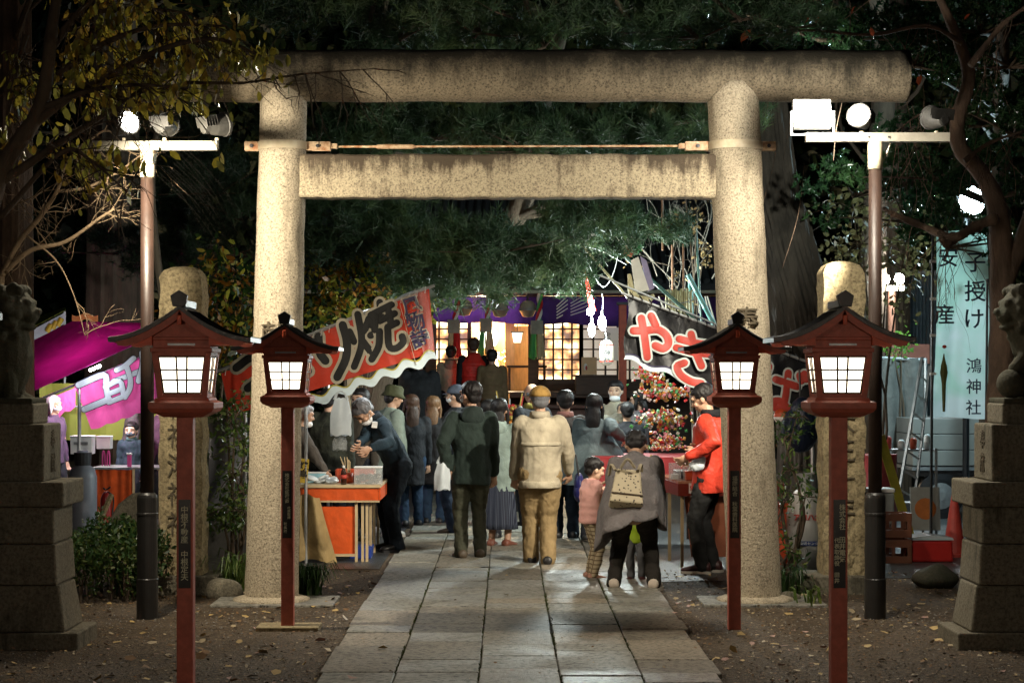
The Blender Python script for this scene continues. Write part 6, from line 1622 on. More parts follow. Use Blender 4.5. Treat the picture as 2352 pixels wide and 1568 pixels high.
# woman in pale jacket and striped skirt
STR = bpy.data.materials.new('navy_striped_skirt'); STR.use_nodes = True
nt = STR.node_tree; b = nt.nodes['Principled BSDF']; tc = N(nt, 'ShaderNodeTexCoord'); wv = N(nt, 'ShaderNodeTexWave', i_Scale=22., i_Distortion=1.2, wave_type='BANDS', bands_direction='X')
mp = N(nt, 'ShaderNodeMapping'); mp.inputs['Scale'].default_value = (1, 1, .08); nt.links.new(tc.outputs['Object'], mp.inputs['Vector']); nt.links.new(mp.outputs[0], wv.inputs['Vector'])
r = ramp(nt, wv.outputs['Fac'], [(.7, (.012, .016, .035)), (.97, (.09, .11, .15))]); nt.links.new(r.outputs[0], b.inputs['Base Color']); b.inputs['Roughness'].default_value = .8
person('woman with long dark hair, pale mint jacket and striped navy long skirt', 1147, 19.9, 1.52, -18, top=C('pale_mint_jacket', (.34, .44, .40)), hem=.14, topw=1.05, hood=C('pale_mint_hood', (.34, .44, .40)), bottom='skirt', bot=STR, skirt=.13, hair='long', mask='noface', shoes=mat('rust_shoe', (.20, .07, .045), .5), vs=.008)
person('person in a grey puffer vest beside the striped skirt', 1122, 20.8, 1.50, 0, top=C('grey_puffer', (.22, .23, .25)), puff=.12, quilt=7, hair='short', mask='noface', vs=.012, bottom='trousers', bot=C('black_legging', (.015, .015, .02)))
# man in beige blouson and mustard cap
person('man seen from behind in a beige blouson, mustard cap and tan trousers', 1240, 18.0, 1.66, 2, hy=10, hands=(W(1182, 1100, 18.15), W(1306, 1085, 18.2)), top=C('beige_blouson', (.46, .40, .29), bump=.35), hem=.075, topw=1.16, bot=C('tan_trousers', (.30, .21, .10)), botw=1.20, hair='short', hairm=HG, cap='cap', capm=C('mustard_cap', (.34, .20, .055)), mask='noface', collar=C('beige_collar', (.44, .38, .28)), belt=C('beige_hem', (.50, .44, .32)), yoke=C('beige_hem', (.50, .44, .32)), feet=((.015, .12), (-.02, -.05)), vs=.007)
q = thing('back_yoke', 'stitched back flap across the beige blouson', 'garment flap', (0, 0, 0))
bpy.data.objects.remove(q)
# woman in grey cape, long black hair
person('woman with long straight black hair wearing a grey blue cape', 1365, 20.6, 1.56, -12, hands=(None, W(1432, 1008, 20.5)), top=C('grey_blue_cape', (.13, .17, .18)), topw=1.12, hem=.16, poncho=(0, .10, .15), hair='long', mask='noface', bot=C('dark_wide_trousers', (.02, .022, .03)), vs=.008)
person('person in dark trousers with a patterned scarf and short dark hair', 1298, 20.9, 1.60, 5, top=C('grey_brown_coat', (.10, .09, .085)), collar=C('patterned_scarf', (.38, .18, .15)), bot=C('blue_black_jeans', (.012, .02, .032)), botw=1.1, hair='short', mask='noface', vs=.009)
q = thing('shoulder_bag', 'deep violet shoulder bag hanging beside the beige blouson', 'bag', (PX(1330, 19.4), 19.4, PZ(1115, 19.4)))
m = MB().ell((0, 0, 0), (.05, .10, .13)).ell((0, 0, -.06), (.055, .11, .1)); m.build('bag_body', C('violet_bag', (.03, .03, .16), .4), q, smooth=True)
MB().tube(smoothpath([(0, -.06, .08), (-.03, -.03, .28), (-.03, .03, .28), (0, .06, .08)], 4), .008, 5).build('strap', M_BLACK, q)
person('old man with cropped hair and a black jacket trimmed in yellow', 1222, 22.6, 1.68, 30, top=C('black_track_jacket', (.018, .018, .02)), hair='bald', hairm=HG, collar=C('yellow_trim', (.30, .25, .06)), mask='noface', vs=.011)
person('bald man in a cream jacket bending toward the charm table', 1388, 23.6, 1.64, -42, lean=38, hp=15, top=C('cream_jacket', (.50, .47, .38)), topw=1.1, hair='bald', hairm=HG, skin=SKINP, mask='white', vs=.010)
person('young man in a buttoned beige jacket facing the camera with lowered mask', 1414, 24.3, 1.70, 165, top=C('beige_jacket', (.40, .36, .27)), hair='short', mask='chin', skin=SKINP, vs=.009, hands=(None, (0, .20, -.14, 1)))
person('woman in a long grey coat looking left with her mask under her chin', 1466, 23.6, 1.58, 78, top=C('taupe_coat', (.20, .18, .19)), hem=.22, hair='bob', mask='chin', skin=SKINP, hands=((.04, .13, -.06, 1), None), vs=.009)
person('person in a dark coat half hidden by the grey coated woman', 1440, 22.9, 1.45, 10, top=C('black_wool', (.015, .015, .018)), hair='short', mask='noface', vs=.013)
# girl in pink down jacket
PLD = bpy.data.materials.new('cream_plaid'); PLD.use_nodes = True
nt = PLD.node_tree; b = nt.nodes['Principled BSDF']; tc = N(nt, 'ShaderNodeTexCoord')
w1 = N(nt, 'ShaderNodeTexWave', i_Scale=9., wave_type='BANDS', bands_direction='X'); w2 = N(nt, 'ShaderNodeTexWave', i_Scale=9., wave_type='BANDS', bands_direction='Z')
for w_ in (w1, w2): nt.links.new(tc.outputs['Object'], w_.inputs['Vector'])
mi = N(nt, 'ShaderNodeMath', operation='MINIMUM'); nt.links.new(w1.outputs['Fac'], mi.inputs[0]); nt.links.new(w2.outputs['Fac'], mi.inputs[1])
r = ramp(nt, mi.outputs[0], [(.12, (.16, .11, .06)), (.3, (.42, .34, .22))]); nt.links.new(r.outputs[0], b.inputs['Base Color']); b.inputs['Roughness'].default_value = .85
YG = 16.75
person('small girl in a pink down jacket and plaid trousers, hand at her mouth', 1358, YG, 1.03, -72, hp=14, hands=(W(1380, 1112, YG - .10), W(1378, 1128, YG + .08)), top=C('pink_down', (.88, .47, .42), .6, var=.15), puff=.22, quilt=5, hem=.05, bot=PLD, hair='short', skin=SKINP, hk=1.30, shoes=mat('pink_shoe', (.50, .25, .18), .5), vs=.006)
# mother bending, grey poncho
YM = 15.95
M_PON = C('mid_grey_knit', (.21, .19, .19), bump=.5, bscale=22)
person('mother in a grey poncho bending down toward her child, seen from behind', 1456, YM, 1.60, -6, lean=38, hp=10, drop=.095, hands=((.06, .12, -.24, 1), (-.02, .15, -.25, 1)), top=M_PON, topw=1.04, hem=.0, bot=C('black_brown_wide_trousers', (.022, .018, .014)), botw=1.0, hair='short', mask='noface', feet=((-.075, -.02), (.075, 0)), shoes=mat('cream_trainer', (.52, .44, .36), .6), vs=.007)
# the hanging poncho cloth
q = [o for o in bpy.data.objects if o.get('label', '').startswith('mother in')][0]
def pon(u, v):
    a = 2 * PI * u
    zc_ = 1.04 - .40 * v - .06 * v * math.sin(a * 3)
    w_ = .15 + .09 * min(1, v * 1.5) + .03 * v * math.sin(a * 5)
    dep = .10 + .16 * min(1, v * 1.4)
    return (w_ * math.cos(a) - .06 * v * max(0, -math.cos(a)), .20 - .24 * v ** .6 + dep * math.sin(a) * .9 + .10 * (1 - v), zc_ - (.30 * max(0, -math.cos(a)) + .12 * max(0, math.cos(a))) * v ** 2)
MB().sheet(pon, 72, 24).build('poncho', M_PON, q, smooth=True, solid=.012)
q = thing('backpack', 'small cream spotted backpack on the back of the bending mother', 'backpack', (PX(1437, YM), YM - .20, PZ(1120, YM)))
Mb = Euler((R(-32), R(6), 0)).to_matrix(); m = MB().ell((0, .06, .03), (.145, .10, .14), Mb, 24, 16).ell((0, .04, -.04), (.14, .09, .08), Mb, 24, 14)
M_SPOT = bpy.data.materials.new('cream_spotted_fabric'); M_SPOT.use_nodes = True
nt = M_SPOT.node_tree; b = nt.nodes['Principled BSDF']; tc = N(nt, 'ShaderNodeTexCoord'); vo = N(nt, 'ShaderNodeTexVoronoi', i_Scale=34.); nt.links.new(tc.outputs['Object'], vo.inputs['Vector'])
r = ramp(nt, vo.outputs['Distance'], [(.22, (.05, .035, .03)), (.27, (.52, .44, .30))]); nt.links.new(r.outputs[0], b.inputs['Base Color']); b.inputs['Roughness'].default_value = .7
m = MB().cbox((0, .05, .0), (.27, .15, .30), (R(-28), R(6), 0), (.72, .8)); o = m.build('bag_body', M_SPOT, q, smooth=True); rem(o, .011, .0, None, 9)
for s_ in (-1, 1): MB().tube(smoothpath([(s_ * .09, .03, .15), (s_ * .12, .14, .19), (s_ * .13, .24, .10)], 4), .014, 6, sq=(Vector((0, 0, 1)), .5)).build('shoulder_strap', C('cream_webbing', (.45, .38, .26)), q)
MB().tube([Mb @ Vector((x_, -.074, -.085)) + Vector((0, .05, 0)) for x_ in (-.125, 0, .125)], .007, 6).build('zip_band', C('dark_trim', (.10, .07, .05)), q)
MB().tube(smoothpath([(-.05, .0, .17), (0, -.03, .24), (.06, .0, .17)], 5), .012, 6).build('carry_loop', C('cream_webbing', (.45, .38, .26)), q)
# child between her legs
person('toddler in a lime yellow jacket and grey trousers standing before the mother', 1462, 16.65, .86, 170, hem=.14,  top=C('lime_jacket', (.42, .60, .03), .5), puff=.12, quilt=4, bot=C('grey_child_trousers', (.14, .14, .15)), hk=1.35, hair='short', skin=SKINP, hands=((.05, .12, -.1, 1), (-.05, .12, -.1, 1)), shoes=mat('dark_red_shoe', (.10, .03, .03), .6), vs=.008)
# vendor in red jacket
M_RJ = C('scarlet_jacket', (.62, .055, .03), .45, bump=.6)
person('vendor in a scarlet hooded jacket looking down at food in his hands', 1632, 17.35, 1.69, 68, hp=22, hy=6, hands=(W(1582, 1048, 17.05), W(1610, 1036, 17.25)), top=M_RJ, topw=1.15, hem=.10, collar=C('black_collar', (.012, .012, .014)), hair='short', bot=C('black_trousers', (.018, .018, .018)), shoes=mat('black_red_trainer', (.05, .015, .015), .5), vs=.0065, feet=((0, .05), (0, 0)))
q = thing('food_pack', 'crumpled white paper food bag held by the scarlet jacketed vendor', 'food bag', P(1600, 1068, 17.1))
m = MB().ell((0, 0, 0), (.07, .05, .05)).ell((.03, 0, .04), (.05, .04, .05)); rem(m.build('paper', M_BAGW, q, smooth=True), .008, .02, TEXQ, 0)
q = thing('plastic_cup', 'clear cup standing by the orange box on the vendor counter', 'cup', (PX(1575, 17.95), 17.95, PZ(1105, 17.95) + .018)); MB().lathe([(.025, 0), (.035, .12), (.033, .12), (.024, .004)], n=16).build('cup_wall', M_CLEAR, q, smooth=True)
# group on the steps
ZS = PZ(905, YR) - .54
person('person in a cream hooded sweatshirt on the hall steps', 1036, 32.4, 1.62, -4, top=C('cream_sweatshirt', (.52, .47, .34)), hood=C('grey_beige_hood', (.30, .27, .21)), hair='short', mask='noface', vs=.012, z0=ZS - .25)
person('man in a red padded vest with black sleeves on the hall steps', 1087, 31.9, 1.74, 8, top=C('scarlet_vest', (.62, .03, .02), .5), puff=.1, quilt=7, sleeve=C('black_sleeve', (.012, .012, .014)), hair='short', hairm=HBR, mask='noface', hood=C('red_hood', (.60, .03, .02)), vs=.011, hem=.12, z0=ZS - .25)
person('person in a khaki padded coat with a shoulder strap on the hall steps', 1130, 31.7, 1.60, 0, top=C('khaki_puffer', (.20, .14, .075)), puff=.12, quilt=7, hem=.10, mask='noface', vs=.012, z0=ZS - .3)
# left background crowd
person('man in an olive cap and pale sage jacket leaning right of the stall keeper', 884, 21.4, 1.66, -60, lean=10, top=C('sage_jacket', (.27, .33, .28)), topw=1.15, hem=.16, cap='hat', capm=C('olive_hat', (.07, .075, .035)), hair='short', mask='noface', vs=.009, bot=C('black_pants', (.015, .018, .02)), shoes=mat('white_trainer', (.6, .6, .58), .6))
person('tall person in black carrying a pack before the hall posts', 962, 27., 1.88, 5, top=C('black_coat', (.012, .013, .015)), topw=1.25, mask='noface', vs=.014, z0=.25)
person('woman with long brown hair and dark coat in the middle of the queue', 945, 22.6, 1.54, 12, top=C('deep_grey_coat', (.018, .02, .024)), hair='long', hairm=HBR, mask='noface', vs=.011, hem=.2, bot=C('blue_jeans', (.02, .045, .09)))
person('woman with loose fair brown hair behind the dark green coat', 995, 23., 1.52, -10, top=C('black_parka', (.014, .014, .016)), topw=1.15, hair='long', hairm=hairmat('light_brown_hair', (.14, .075, .035)), mask='noface', vs=.011, hem=.2, bot=C('blue_jeans', (.02, .045, .09)))
person('dark haired person in a brown coat behind the hanging carrier bags', 828, 20.9, 1.62, 150, top=C('umber_coat', (.06, .048, .035)), hair='bob', mask='white', vs=.010)
person('broad figure in a black and olive patterned coat at the stall end', 755, 20.6, 1.62, -20, top=C('olive_black_coat', (.03, .032, .02), var=.8, scale=9), topw=1.4, hair='short', mask='noface', vs=.012)
person('white haired cook reaching an arm across the counter from behind the torii pillar', 672, 19.1, 1.5, -75, lean=12, hands=(W(742, 1078, 18.95), W(752, 1088, 18.8)), top=C('short_sleeve_grey', (.08, .07, .06)), hair='short', hairm=HW, mask='chin', vs=.009)
# pink stall people
person('white haired woman in a dark patterned jacket at the pink stall', 122, 23.6, 1.52, -110, top=C('dusky_purple_jacket', (.08, .05, .09)), hair='bob', hairm=HW, mask='white', vs=.010)
person('adult in a brown grey fleece bending beside the pink stall counter', 303, 24.4, 1.68, -100, lean=14, top=C('brown_fleece', (.12, .105, .11)), hair='short', mask='noface', vs=.011)
person('boy with a dark mask and navy jacket behind the pink stall counter', 302, 23.8, 1.18, 172, top=C('navy_green_jacket', (.025, .045, .06)), collar=C('teal_lining', (.08, .16, .15)), hk=1.22, mask='grey', skin=SKINP, vs=.008)
person('woman in a white mask and plum coat beside the boy', 368, 24.2, 1.50, 120, top=C('plum_coat', (.10, .05, .08)), hair='bob', mask='white', skin=SKINP, vs=.010)
# ================= trees and plants
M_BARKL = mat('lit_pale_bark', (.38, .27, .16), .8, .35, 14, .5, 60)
M_BARK = mat('dark_bark', (.10, .07, .045), .9, .5, 6, 1., 22, stretch=(1, 1, .35))
M_BARKR = mat('reddish_bark', (.15, .095, .062), .85, .6, 7, 1., 22, stretch=(1, 1, .4))
def knobby(mb, pts, rads, n=14, amp=.12, seed=0):
    pts = smoothpath(pts, 6); m_ = len(pts); r_ = random.Random(seed)
    rr = [rads[0]] * 0
    k = len(rads) - 1
    for i in range(m_):
        t = i * k / (m_ - 1); j = min(k - 1, int(t)); f = t - j
        rr.append((rads[j] * (1 - f) + rads[j + 1] * f) * (1 + amp * math.sin(i * 1.7 + seed) * .5 + r_.uniform(-amp, amp) * .4))
    mb.tube(pts, rr, n, round_=True)
def twigs(mb, p, d, L, r, depth, rr, spread=.6, droop=0., n=3, tips=None):
    """a branch that bends and forks"""
    p = Vector(p); d = Vector(d).normalized(); pts = [p.copy()]; seg = 5
    for i in range(seg):
        d = (d + Vector((rr.gauss(0, .16), rr.gauss(0, .16), rr.gauss(0, .13) - droop * .12))).normalized()
        p = p + d * L / seg; pts.append(p.copy())
    mb.tube(pts, [r * (1 - .6 * i / seg) for i in range(seg + 1)], 5 if r < .012 else 8)
    if tips is not None and depth <= 1: tips.extend([(q.copy(), d.copy()) for q in pts[2:]])
    if depth > 0:
        for i in range(n):
            q = pts[rr.randint(2, seg)]; ax = Vector((rr.gauss(0, 1), rr.gauss(0, 1), rr.gauss(0, 1))).normalized()
            nd = (d + ax * spread * rr.uniform(.6, 1.3)).normalized()
            twigs(mb, q, nd, L * rr.uniform(.5, .75), r * .55, depth - 1, rr, spread, droop, n, tips)
LAMPS = ((2232, 462, 34), (2034, 641, 20), (2064, 641, 20), (1868, 262, 60), (1980, 270, 36), (285, 290, 36), (1370, 735, 40))
def unlit(C_, parent):
    W_ = np.array(C_, dtype=float) + np.array(parent.location); ox = 1163 + W_[:, 0] * F / W_[:, 1]; oy = 868 - (W_[:, 2] - 1.7) * F / W_[:, 1]
    k = np.ones(len(W_), bool)
    for a, b, r in LAMPS: k &= (ox - a) ** 2 + (oy - b) ** 2 > r * r
    return k
def leafcards(name, C_, L, wd, m, parent, per=1, droop=.5, seed=1, spreadr=.02, k=6, mats=None):
    """leaf shaped hexagons bent along the middle, hung at the points C_"""
    r_ = np.random.default_rng(seed); C_ = np.array(C_, dtype=float); C_ = np.repeat(C_[unlit(C_, parent)], per, axis=0); n = len(C_)
    C_ = C_ + r_.normal(0, spreadr, (n, 3))
    a = r_.normal(0, 1, (n, 3)); a[:, 2] -= droop * 2; a /= np.linalg.norm(a, axis=1)[:, None]
    b = r_.normal(0, 1, (n, 3)); b -= (b * a).sum(1)[:, None] * a; b /= np.linalg.norm(b, axis=1)[:, None]
    c = np.cross(a, b); s = r_.uniform(.55, 1.25, n)[:, None]
    prof = [(0, 0, 0), (.3, .42, .06), (.72, .40, .05), (1, 0, -.08), (.72, -.40, .05), (.3, -.42, .06)]
    V = np.stack([C_ + (a * (u * L) + b * (v * wd) + c * (w_ * L)) * s for u, v, w_ in prof], axis=1)
    mi = r_.integers(0, len(mats), n) if mats else None
    return npmesh(name, V.reshape(-1, 3), n, 6, mats or m, parent, mi)
def needles(name, tufts, dirs, L, wd, per, m, parent, seed=1):
    r_ = np.random.default_rng(seed); kk = unlit(tufts, parent); tufts = np.array(tufts)[kk]; dirs = np.array(dirs)[kk]; n = len(tufts)
    C_ = np.repeat(np.array(tufts), per, axis=0); D = np.repeat(np.array(dirs), per, axis=0); N_ = n * per
    a = D * .9 + r_.normal(0, .62, (N_, 3)); a /= np.linalg.norm(a, axis=1)[:, None]
    b = r_.normal(0, 1, (N_, 3)); b -= (b * a).sum(1)[:, None] * a; b /= np.linalg.norm(b, axis=1)[:, None]
    ln = (L * r_.uniform(.6, 1.2, N_))[:, None]; C2 = C_ + D * (r_.uniform(-.5, .3, N_)[:, None]) * L
    V = np.stack([C2 - b * wd, C2 + b * wd, C2 + a * ln], axis=1)
    return npmesh(name, V.reshape(-1, 3), N_, 3, m, parent)
M_NEED = leafmat('pine_needles', (.014, .036, .018), (.042, .085, .038), (.11, .16, .058), .25, .5, 1.4)
M_NEEDW = leafmat('warm_lit_needles', (.035, .045, .016), (.07, .09, .03), (.12, .12, .035), .3, .35, 1.6)
def pine(label, base, trunkpts, rads, pads, seed, per=24, L=.15, wd=.0042, mt=None, dens=1.):
    """pads: (ox, oy, Y, half width m, half height m, half depth m, tufts)"""
    t = thing('pine_tree', label, 'pine tree', base); r_ = random.Random(seed); nr_ = np.random.default_rng(seed)
    m = MB(); og = Vector(base)
    knobby(m, [Vector(p) - og for p in trunkpts], rads, 16, .10, seed)
    tr_ = [Vector(p) - og for p in smoothpath(trunkpts, 4)]
    tu, di = [], []
    br = MB()
    for (ox, oy, Y, hw, hh, hd, n) in pads:
        c = P(ox, oy, Y) - og
        near = min(tr_, key=lambda q: (q - c).length + abs(q.z - c.z + .3))
        mid = near.lerp(c, .5) + Vector((0, 0, .12)); 
        knobby(br, [near, mid, c + Vector((0, 0, -hh * .4))], [.05, .035, .02], 8, .1, seed)
        subs = []
        for i in range(max(4, int(n / 24))):
            q = Vector((nr_.normal(0, .5) * hw, nr_.normal(0, .5) * hd, nr_.normal(0, .42) * hh)) + c
            subs.append(q)
            if r_.random() < .5: br.tube([c + Vector((0, 0, -hh * .4)), c.lerp(q, .6) + Vector((0, 0, -.04)), q], [.014, .008, .004], 5)
        for i in range(int(n * dens)):
            q = r_.choice(subs) + Vector((nr_.normal(0, .09), nr_.normal(0, .09), nr_.normal(0, .06)))
            tu.append(tuple(q)); v = Vector((nr_.normal(0, .6), nr_.normal(0, .6) - .1, .55 + nr_.normal(0, .3))).normalized(); di.append(tuple(v))
    m.build('trunk', M_BARK, t, smooth=True); br.build('limb', M_BARK, t, smooth=True)
    needles('crown', tu, di, L, wd, per, mt or M_NEED, t, seed)
    return t
# the big pine over the path, seen behind the gate
Yp = 21.5
pads = []
r_ = random.Random(11)
for (ox, oy, Y, n) in [(1150, 560, 20.4, 520), (1050, 600, 20.8, 420), (1230, 590, 21., 420), (1180, 640, 20.6, 260), (1320, 540, 22, 340), (960, 540, 21.5, 420), (860, 500, 21, 420), (760, 560, 21.4, 300),
                       (800, 300, 20.5, 360), (900, 330, 21, 260), (1000, 300, 20.8, 330), (1120, 290, 21.4, 260), (1220, 330, 20.5, 330), (1330, 300, 21, 330), (1440, 320, 20.6, 330), (1540, 300, 21, 260),
                       (1400, 480, 22, 260), (1480, 520, 22.4, 220), (980, 640, 22, 200), (1280, 640, 21.6, 180), (720, 470, 21, 300), (1580, 260, 20, 200)]:
    pads.append((ox, oy, Y, .75, .22, .5, n))
pine('big spreading pine behind the torii, its boughs hanging over the path', (PX(1010, 24), 24, 0), [(PX(870, 24), 24.5, 0), (PX(860, 24), 24.3, 1.6), (PX(950, 24), 24, 2.6), (PX(1180, 24), 23.6, 3.6), (PX(1230, 24), 23, 4.6), (PX(1300, 24), 23, 6)], [.22, .19, .16, .14, .11, .06], pads, 3)
pads = [(ox, oy, Y, .36, .14, .5, n) for ox, oy, Y, n in [(850, 30, 16, 70), (920, 75, 15.8, 60), (1000, 20, 16, 60), (1100, 60, 15.8, 70), (1190, 30, 16, 50), (1300, 15, 15.9, 60), (1400, 55, 15.8, 80), (1530, 20, 15.8, 70), (1600, 70, 15.8, 60), (1700, 30, 16, 60), (1820, 50, 15.9, 60), (700, 30, 15.9, 60), (1060, 110, 20, 160), (860, 130, 20, 160), (1500, 120, 20, 160), (1250, 95, 20, 120)]]
pine('dark pine whose upper boughs cross the sky above the torii lintel', (PX(2008, 26), 26.4, 0), [(PX(2008, 26), 26.4, 0), (PX(2006, 26), 26, 3.4), (PX(2004, 26), 25.6, 6.6), (PX(1700, 24), 22.5, 7.6), (PX(1300, 22), 21, 7.9), (PX(1000, 22), 20.5, 7.6)], [.2, .17, .13, .1, .07, .04], pads, 5)
pads = [(ox, oy, Y, .8, .3, .6, n) for ox, oy, Y, n in [(500, 420, 22, 300), (420, 500, 22.5, 300), (540, 560, 22, 260), (380, 380, 23, 220), (480, 300, 22, 220), (260, 560, 24, 220), (600, 620, 22.6, 200), (440, 610, 22.4, 160), (560, 480, 22.2, 260)]]
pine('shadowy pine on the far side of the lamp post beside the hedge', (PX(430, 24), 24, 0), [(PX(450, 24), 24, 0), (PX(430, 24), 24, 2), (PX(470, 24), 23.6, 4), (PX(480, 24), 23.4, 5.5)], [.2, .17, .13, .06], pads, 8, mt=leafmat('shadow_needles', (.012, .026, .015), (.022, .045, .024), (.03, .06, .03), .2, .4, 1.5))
pads = [(ox, oy, Y, .8, .32, .6, n) for ox, oy, Y, n in [(2100, 120, 17.5, 300), (2220, 260, 18, 320), (2320, 120, 17, 300), (2150, 380, 18.5, 260), (2300, 420, 18, 260), (2050, 60, 18, 240), (1960, 420, 19, 160), (2080, 480, 20, 220), (2330, 280, 17.5, 240), (2250, 40, 17, 260), (2180, 540, 20, 180), (1880, 60, 18, 200), (1980, 130, 18, 160)]]
pine('evergreen with small glossy leaves filling the dark behind the crooked tree', (PX(2280, 22), 22, 0), [(PX(2290, 22), 22, 0), (PX(2280, 22), 22, 2), (PX(2250, 22), 21, 4), (PX(2200, 22), 20, 5.5)], [.18, .15, .11, .05], pads, 9, per=22, L=.06, wd=.010, mt=leafmat('glossy_evergreen', (.012, .035, .018), (.03, .075, .03), (.06, .12, .04), .25, .25, 1.8))
# massive trunk leaning behind the right pillar
t = thing('massive_tree', 'massive old tree trunk with furrowed bark leaning behind the torii pillar near the black banner', 'tree', (PX(1880, 20), 20, 0)); og = t.location
m = MB(); pts = [P(1880, 1180, 20), P(1868, 900, 20), P(1850, 740, 20), P(1802, 560, 20.3), P(1765, 400, 20.8), P(1740, 150, 21.2)]; pts = smoothpath(pts, 8)
for i, p in enumerate(pts):
    pass
n = 72; rings = []
for i, p in enumerate(pts):
    f = i / (len(pts) - 1); r0 = .39 - .13 * f
    rings.append([Vector(p) - og + Vector((1, 0, .15)) * 0 + Vector((r0 * math.cos(2 * PI * k / n), r0 * math.sin(2 * PI * k / n), 0)) * (1 + .045 * math.sin(k * 2.7 + i * .5) + .03 * math.sin(k * 5.3 - i * .9)) for k in range(n)])
m.loft(rings); m.build('trunk', mat('furrowed_bark', (.055, .045, .036), .9, .6, 5, 1., 18, stretch=(1, 1, .3)), t, smooth=False)
# dark cedar trunks left
for ox, w_, Y, lab in ((262, .36, 27., 'broad dark cedar trunk behind the pink stall canopy'), (30, .17, 17.5, 'slim greyish trunk above the guardian beside the hedge'), (2048, .24, 29, 'dim trunk between the right lamp post and shed')):
    t = thing('tree_trunk', lab, 'tree', (PX(ox, Y), Y, 0)); m = MB(); n = 40
    rings = [[Vector((w_ * (1.15 - .05 * i) * math.cos(2 * PI * k / n) * (1 + .05 * math.sin(k * 3.1)), w_ * (1.15 - .05 * i) * math.sin(2 * PI * k / n) * (1 + .05 * math.sin(k * 2.3)), i * 1.1)) for k in range(n)] for i in range(8)]
    m.loft(rings); m.build('trunk', M_BARK if ox > 100 else M_BARKR, t)
    m = MB(); r_ = random.Random(int(ox)); tips = []
    for i in range(6): twigs(m, (0, 0, 4.6 + i * .5), (r_.uniform(-1, 1), r_.uniform(-1, 1), .2), 1.3, .04, 2, r_, .6, tips=tips)
    m.build('limb', M_BARK, t); leafcards('crown', [p for p, _ in tips], .09, .05, leafmat('dark_broadleaf', (.012, .02, .01), (.02, .035, .015), (.035, .05, .02)), t, 10, .3, 5, .12)
# yellow-leaved tree reaching in from the top left, close to the camera
YY = 11.5
t = thing('yellow_leaf_tree', 'tree with drooping yellow autumn leaves hanging before the torii lintel', 'tree', (PX(-120, YY), YY, 0)); og = t.location
m = MB(); tips = []; r_ = random.Random(21)
knobby(m, [P(-120, 1545, YY) - og, P(-110, 1100, YY) - og, P(-60, 700, YY) - og, P(-10, 420, YY) - og, P(90, 250, YY) - og, P(120, 60, YY) - og, P(150, -150, YY) - og], [.10, .085, .07, .058, .045, .035, .02], 12, .12, 3)
m.build('trunk', M_BARK, t, smooth=True); m = MB(); LP = []
def limb(pts, r0, leaves, droopn=1., rnd=26, le=1.0):
    """named bough through picture points, with side twigs and leaf sprays"""
    pp = smoothpath([P(a, b, YY + c) - og for a, b, c in pts], 6)
    m.tube(pp, [r0 * (1 - .75 * i / (len(pp) - 1)) for i in range(len(pp))], 8)
    for i in range(rnd):
        q = pp[r_.randint(len(pp) // 4, len(pp) - 1)]
        d = Vector((r_.uniform(-.2, 1), r_.uniform(-.5, .5), r_.uniform(-.9, .5))); tp = []
        twigs(m, q, d, r_.uniform(.15, .38), .005, 1, r_, .6, .6, 2, tp)
        if r_.random() < leaves:
            for p, _ in tp: LP.extend([p + Vector((r_.gauss(0, .015), r_.gauss(0, .03), r_.gauss(0, .02))) for _ in range(1)])
limb([(60, 300, 0), (150, 230, 0), (260, 170, .1), (380, 110, .1), (500, 90, .1), (600, 130, .1)], .03, .75)
limb([(100, 200, .1), (220, 110, .2), (360, 60, .2), (520, 60, .2)], .025, .8)
limb([(90, 250, 0), (200, 210, -.1), (320, 195, -.1), (430, 205, -.1)], .02, .8)
limb([(0, 420, 0), (120, 340, 0), (230, 270, .1), (330, 200, .1)], .03, .5)
limb([(110, 120, .2), (180, 30, .2), (260, -40, .2)], .03, .9, rnd=40)
limb([(60, 80, .2), (40, 150, .2), (20, 260, .2)], .02, .8, rnd=30)
limb([(140, 40, .3), (300, 20, .3), (440, 30, .3)], .02, .8, rnd=30)
limb([(0, 500, 0), (140, 350, -.1), (210, 370, -.1), (290, 440, -.1)], .018, .35, rnd=18)
limb([(430, 190, .1), (560, 190, .2), (700, 170, .2), (860, 158, .3)], .011, .0, rnd=14)
m.build('branch', M_BARK, t, smooth=True)
M_YL = [leafmat('yellow_leaf', (.22, .18, .02), (.34, .29, .04), (.46, .38, .06), .35, .35, 6.), leafmat('olive_yellow_leaf', (.09, .10, .02), (.16, .16, .03), (.27, .26, .05), .35, .4, 6.), leafmat('ochre_leaf', (.16, .10, .015), (.25, .16, .025), (.34, .24, .04), .35, .4, 6.)]
def clear_of_lamp(p):
    q = Vector(p) + og; ox, oy = 1163 + q.x * F / q.y, 868 - (q.z - 1.7) * F / q.y
    return (ox - 285) ** 2 + ((oy - 290) * 1.1) ** 2 > 62 ** 2 and not (oy > 250 and ox > 110 and oy < 330)
LP = [p for p in LP if clear_of_lamp(p) and r_.random() < .27]
leafcards('leaves', [tuple(p) for p in LP], .075, .038, None, t, 2, 1.2, 3, .03, mats=M_YL)
# lit sprays: tight clusters low on the boughs, as the picture shows
cl = []
for ox, oy, n in ((600, 120, 40), (560, 130, 40), (500, 90, 30), (420, 150, 24), (530, 105, 14), (440, 200, 30), (400, 195, 30), (350, 185, 20), (470, 235, 8), (250, 385, 10), (215, 370, 18), (175, 335, 12), (235, 345, 8), (300, 435, 4), (15, 305, 8), (50, 320, 6), (120, 285, 5)):
    for i in range(n): cl.append(tuple(P(ox + r_.gauss(0, 20), oy + r_.gauss(0, 13), YY + .3 + r_.gauss(0, .12)) - og))
leafcards('leaves', cl, .085, .042, None, t, 1, 1.6, 4, .004, mats=M_YL[:2])
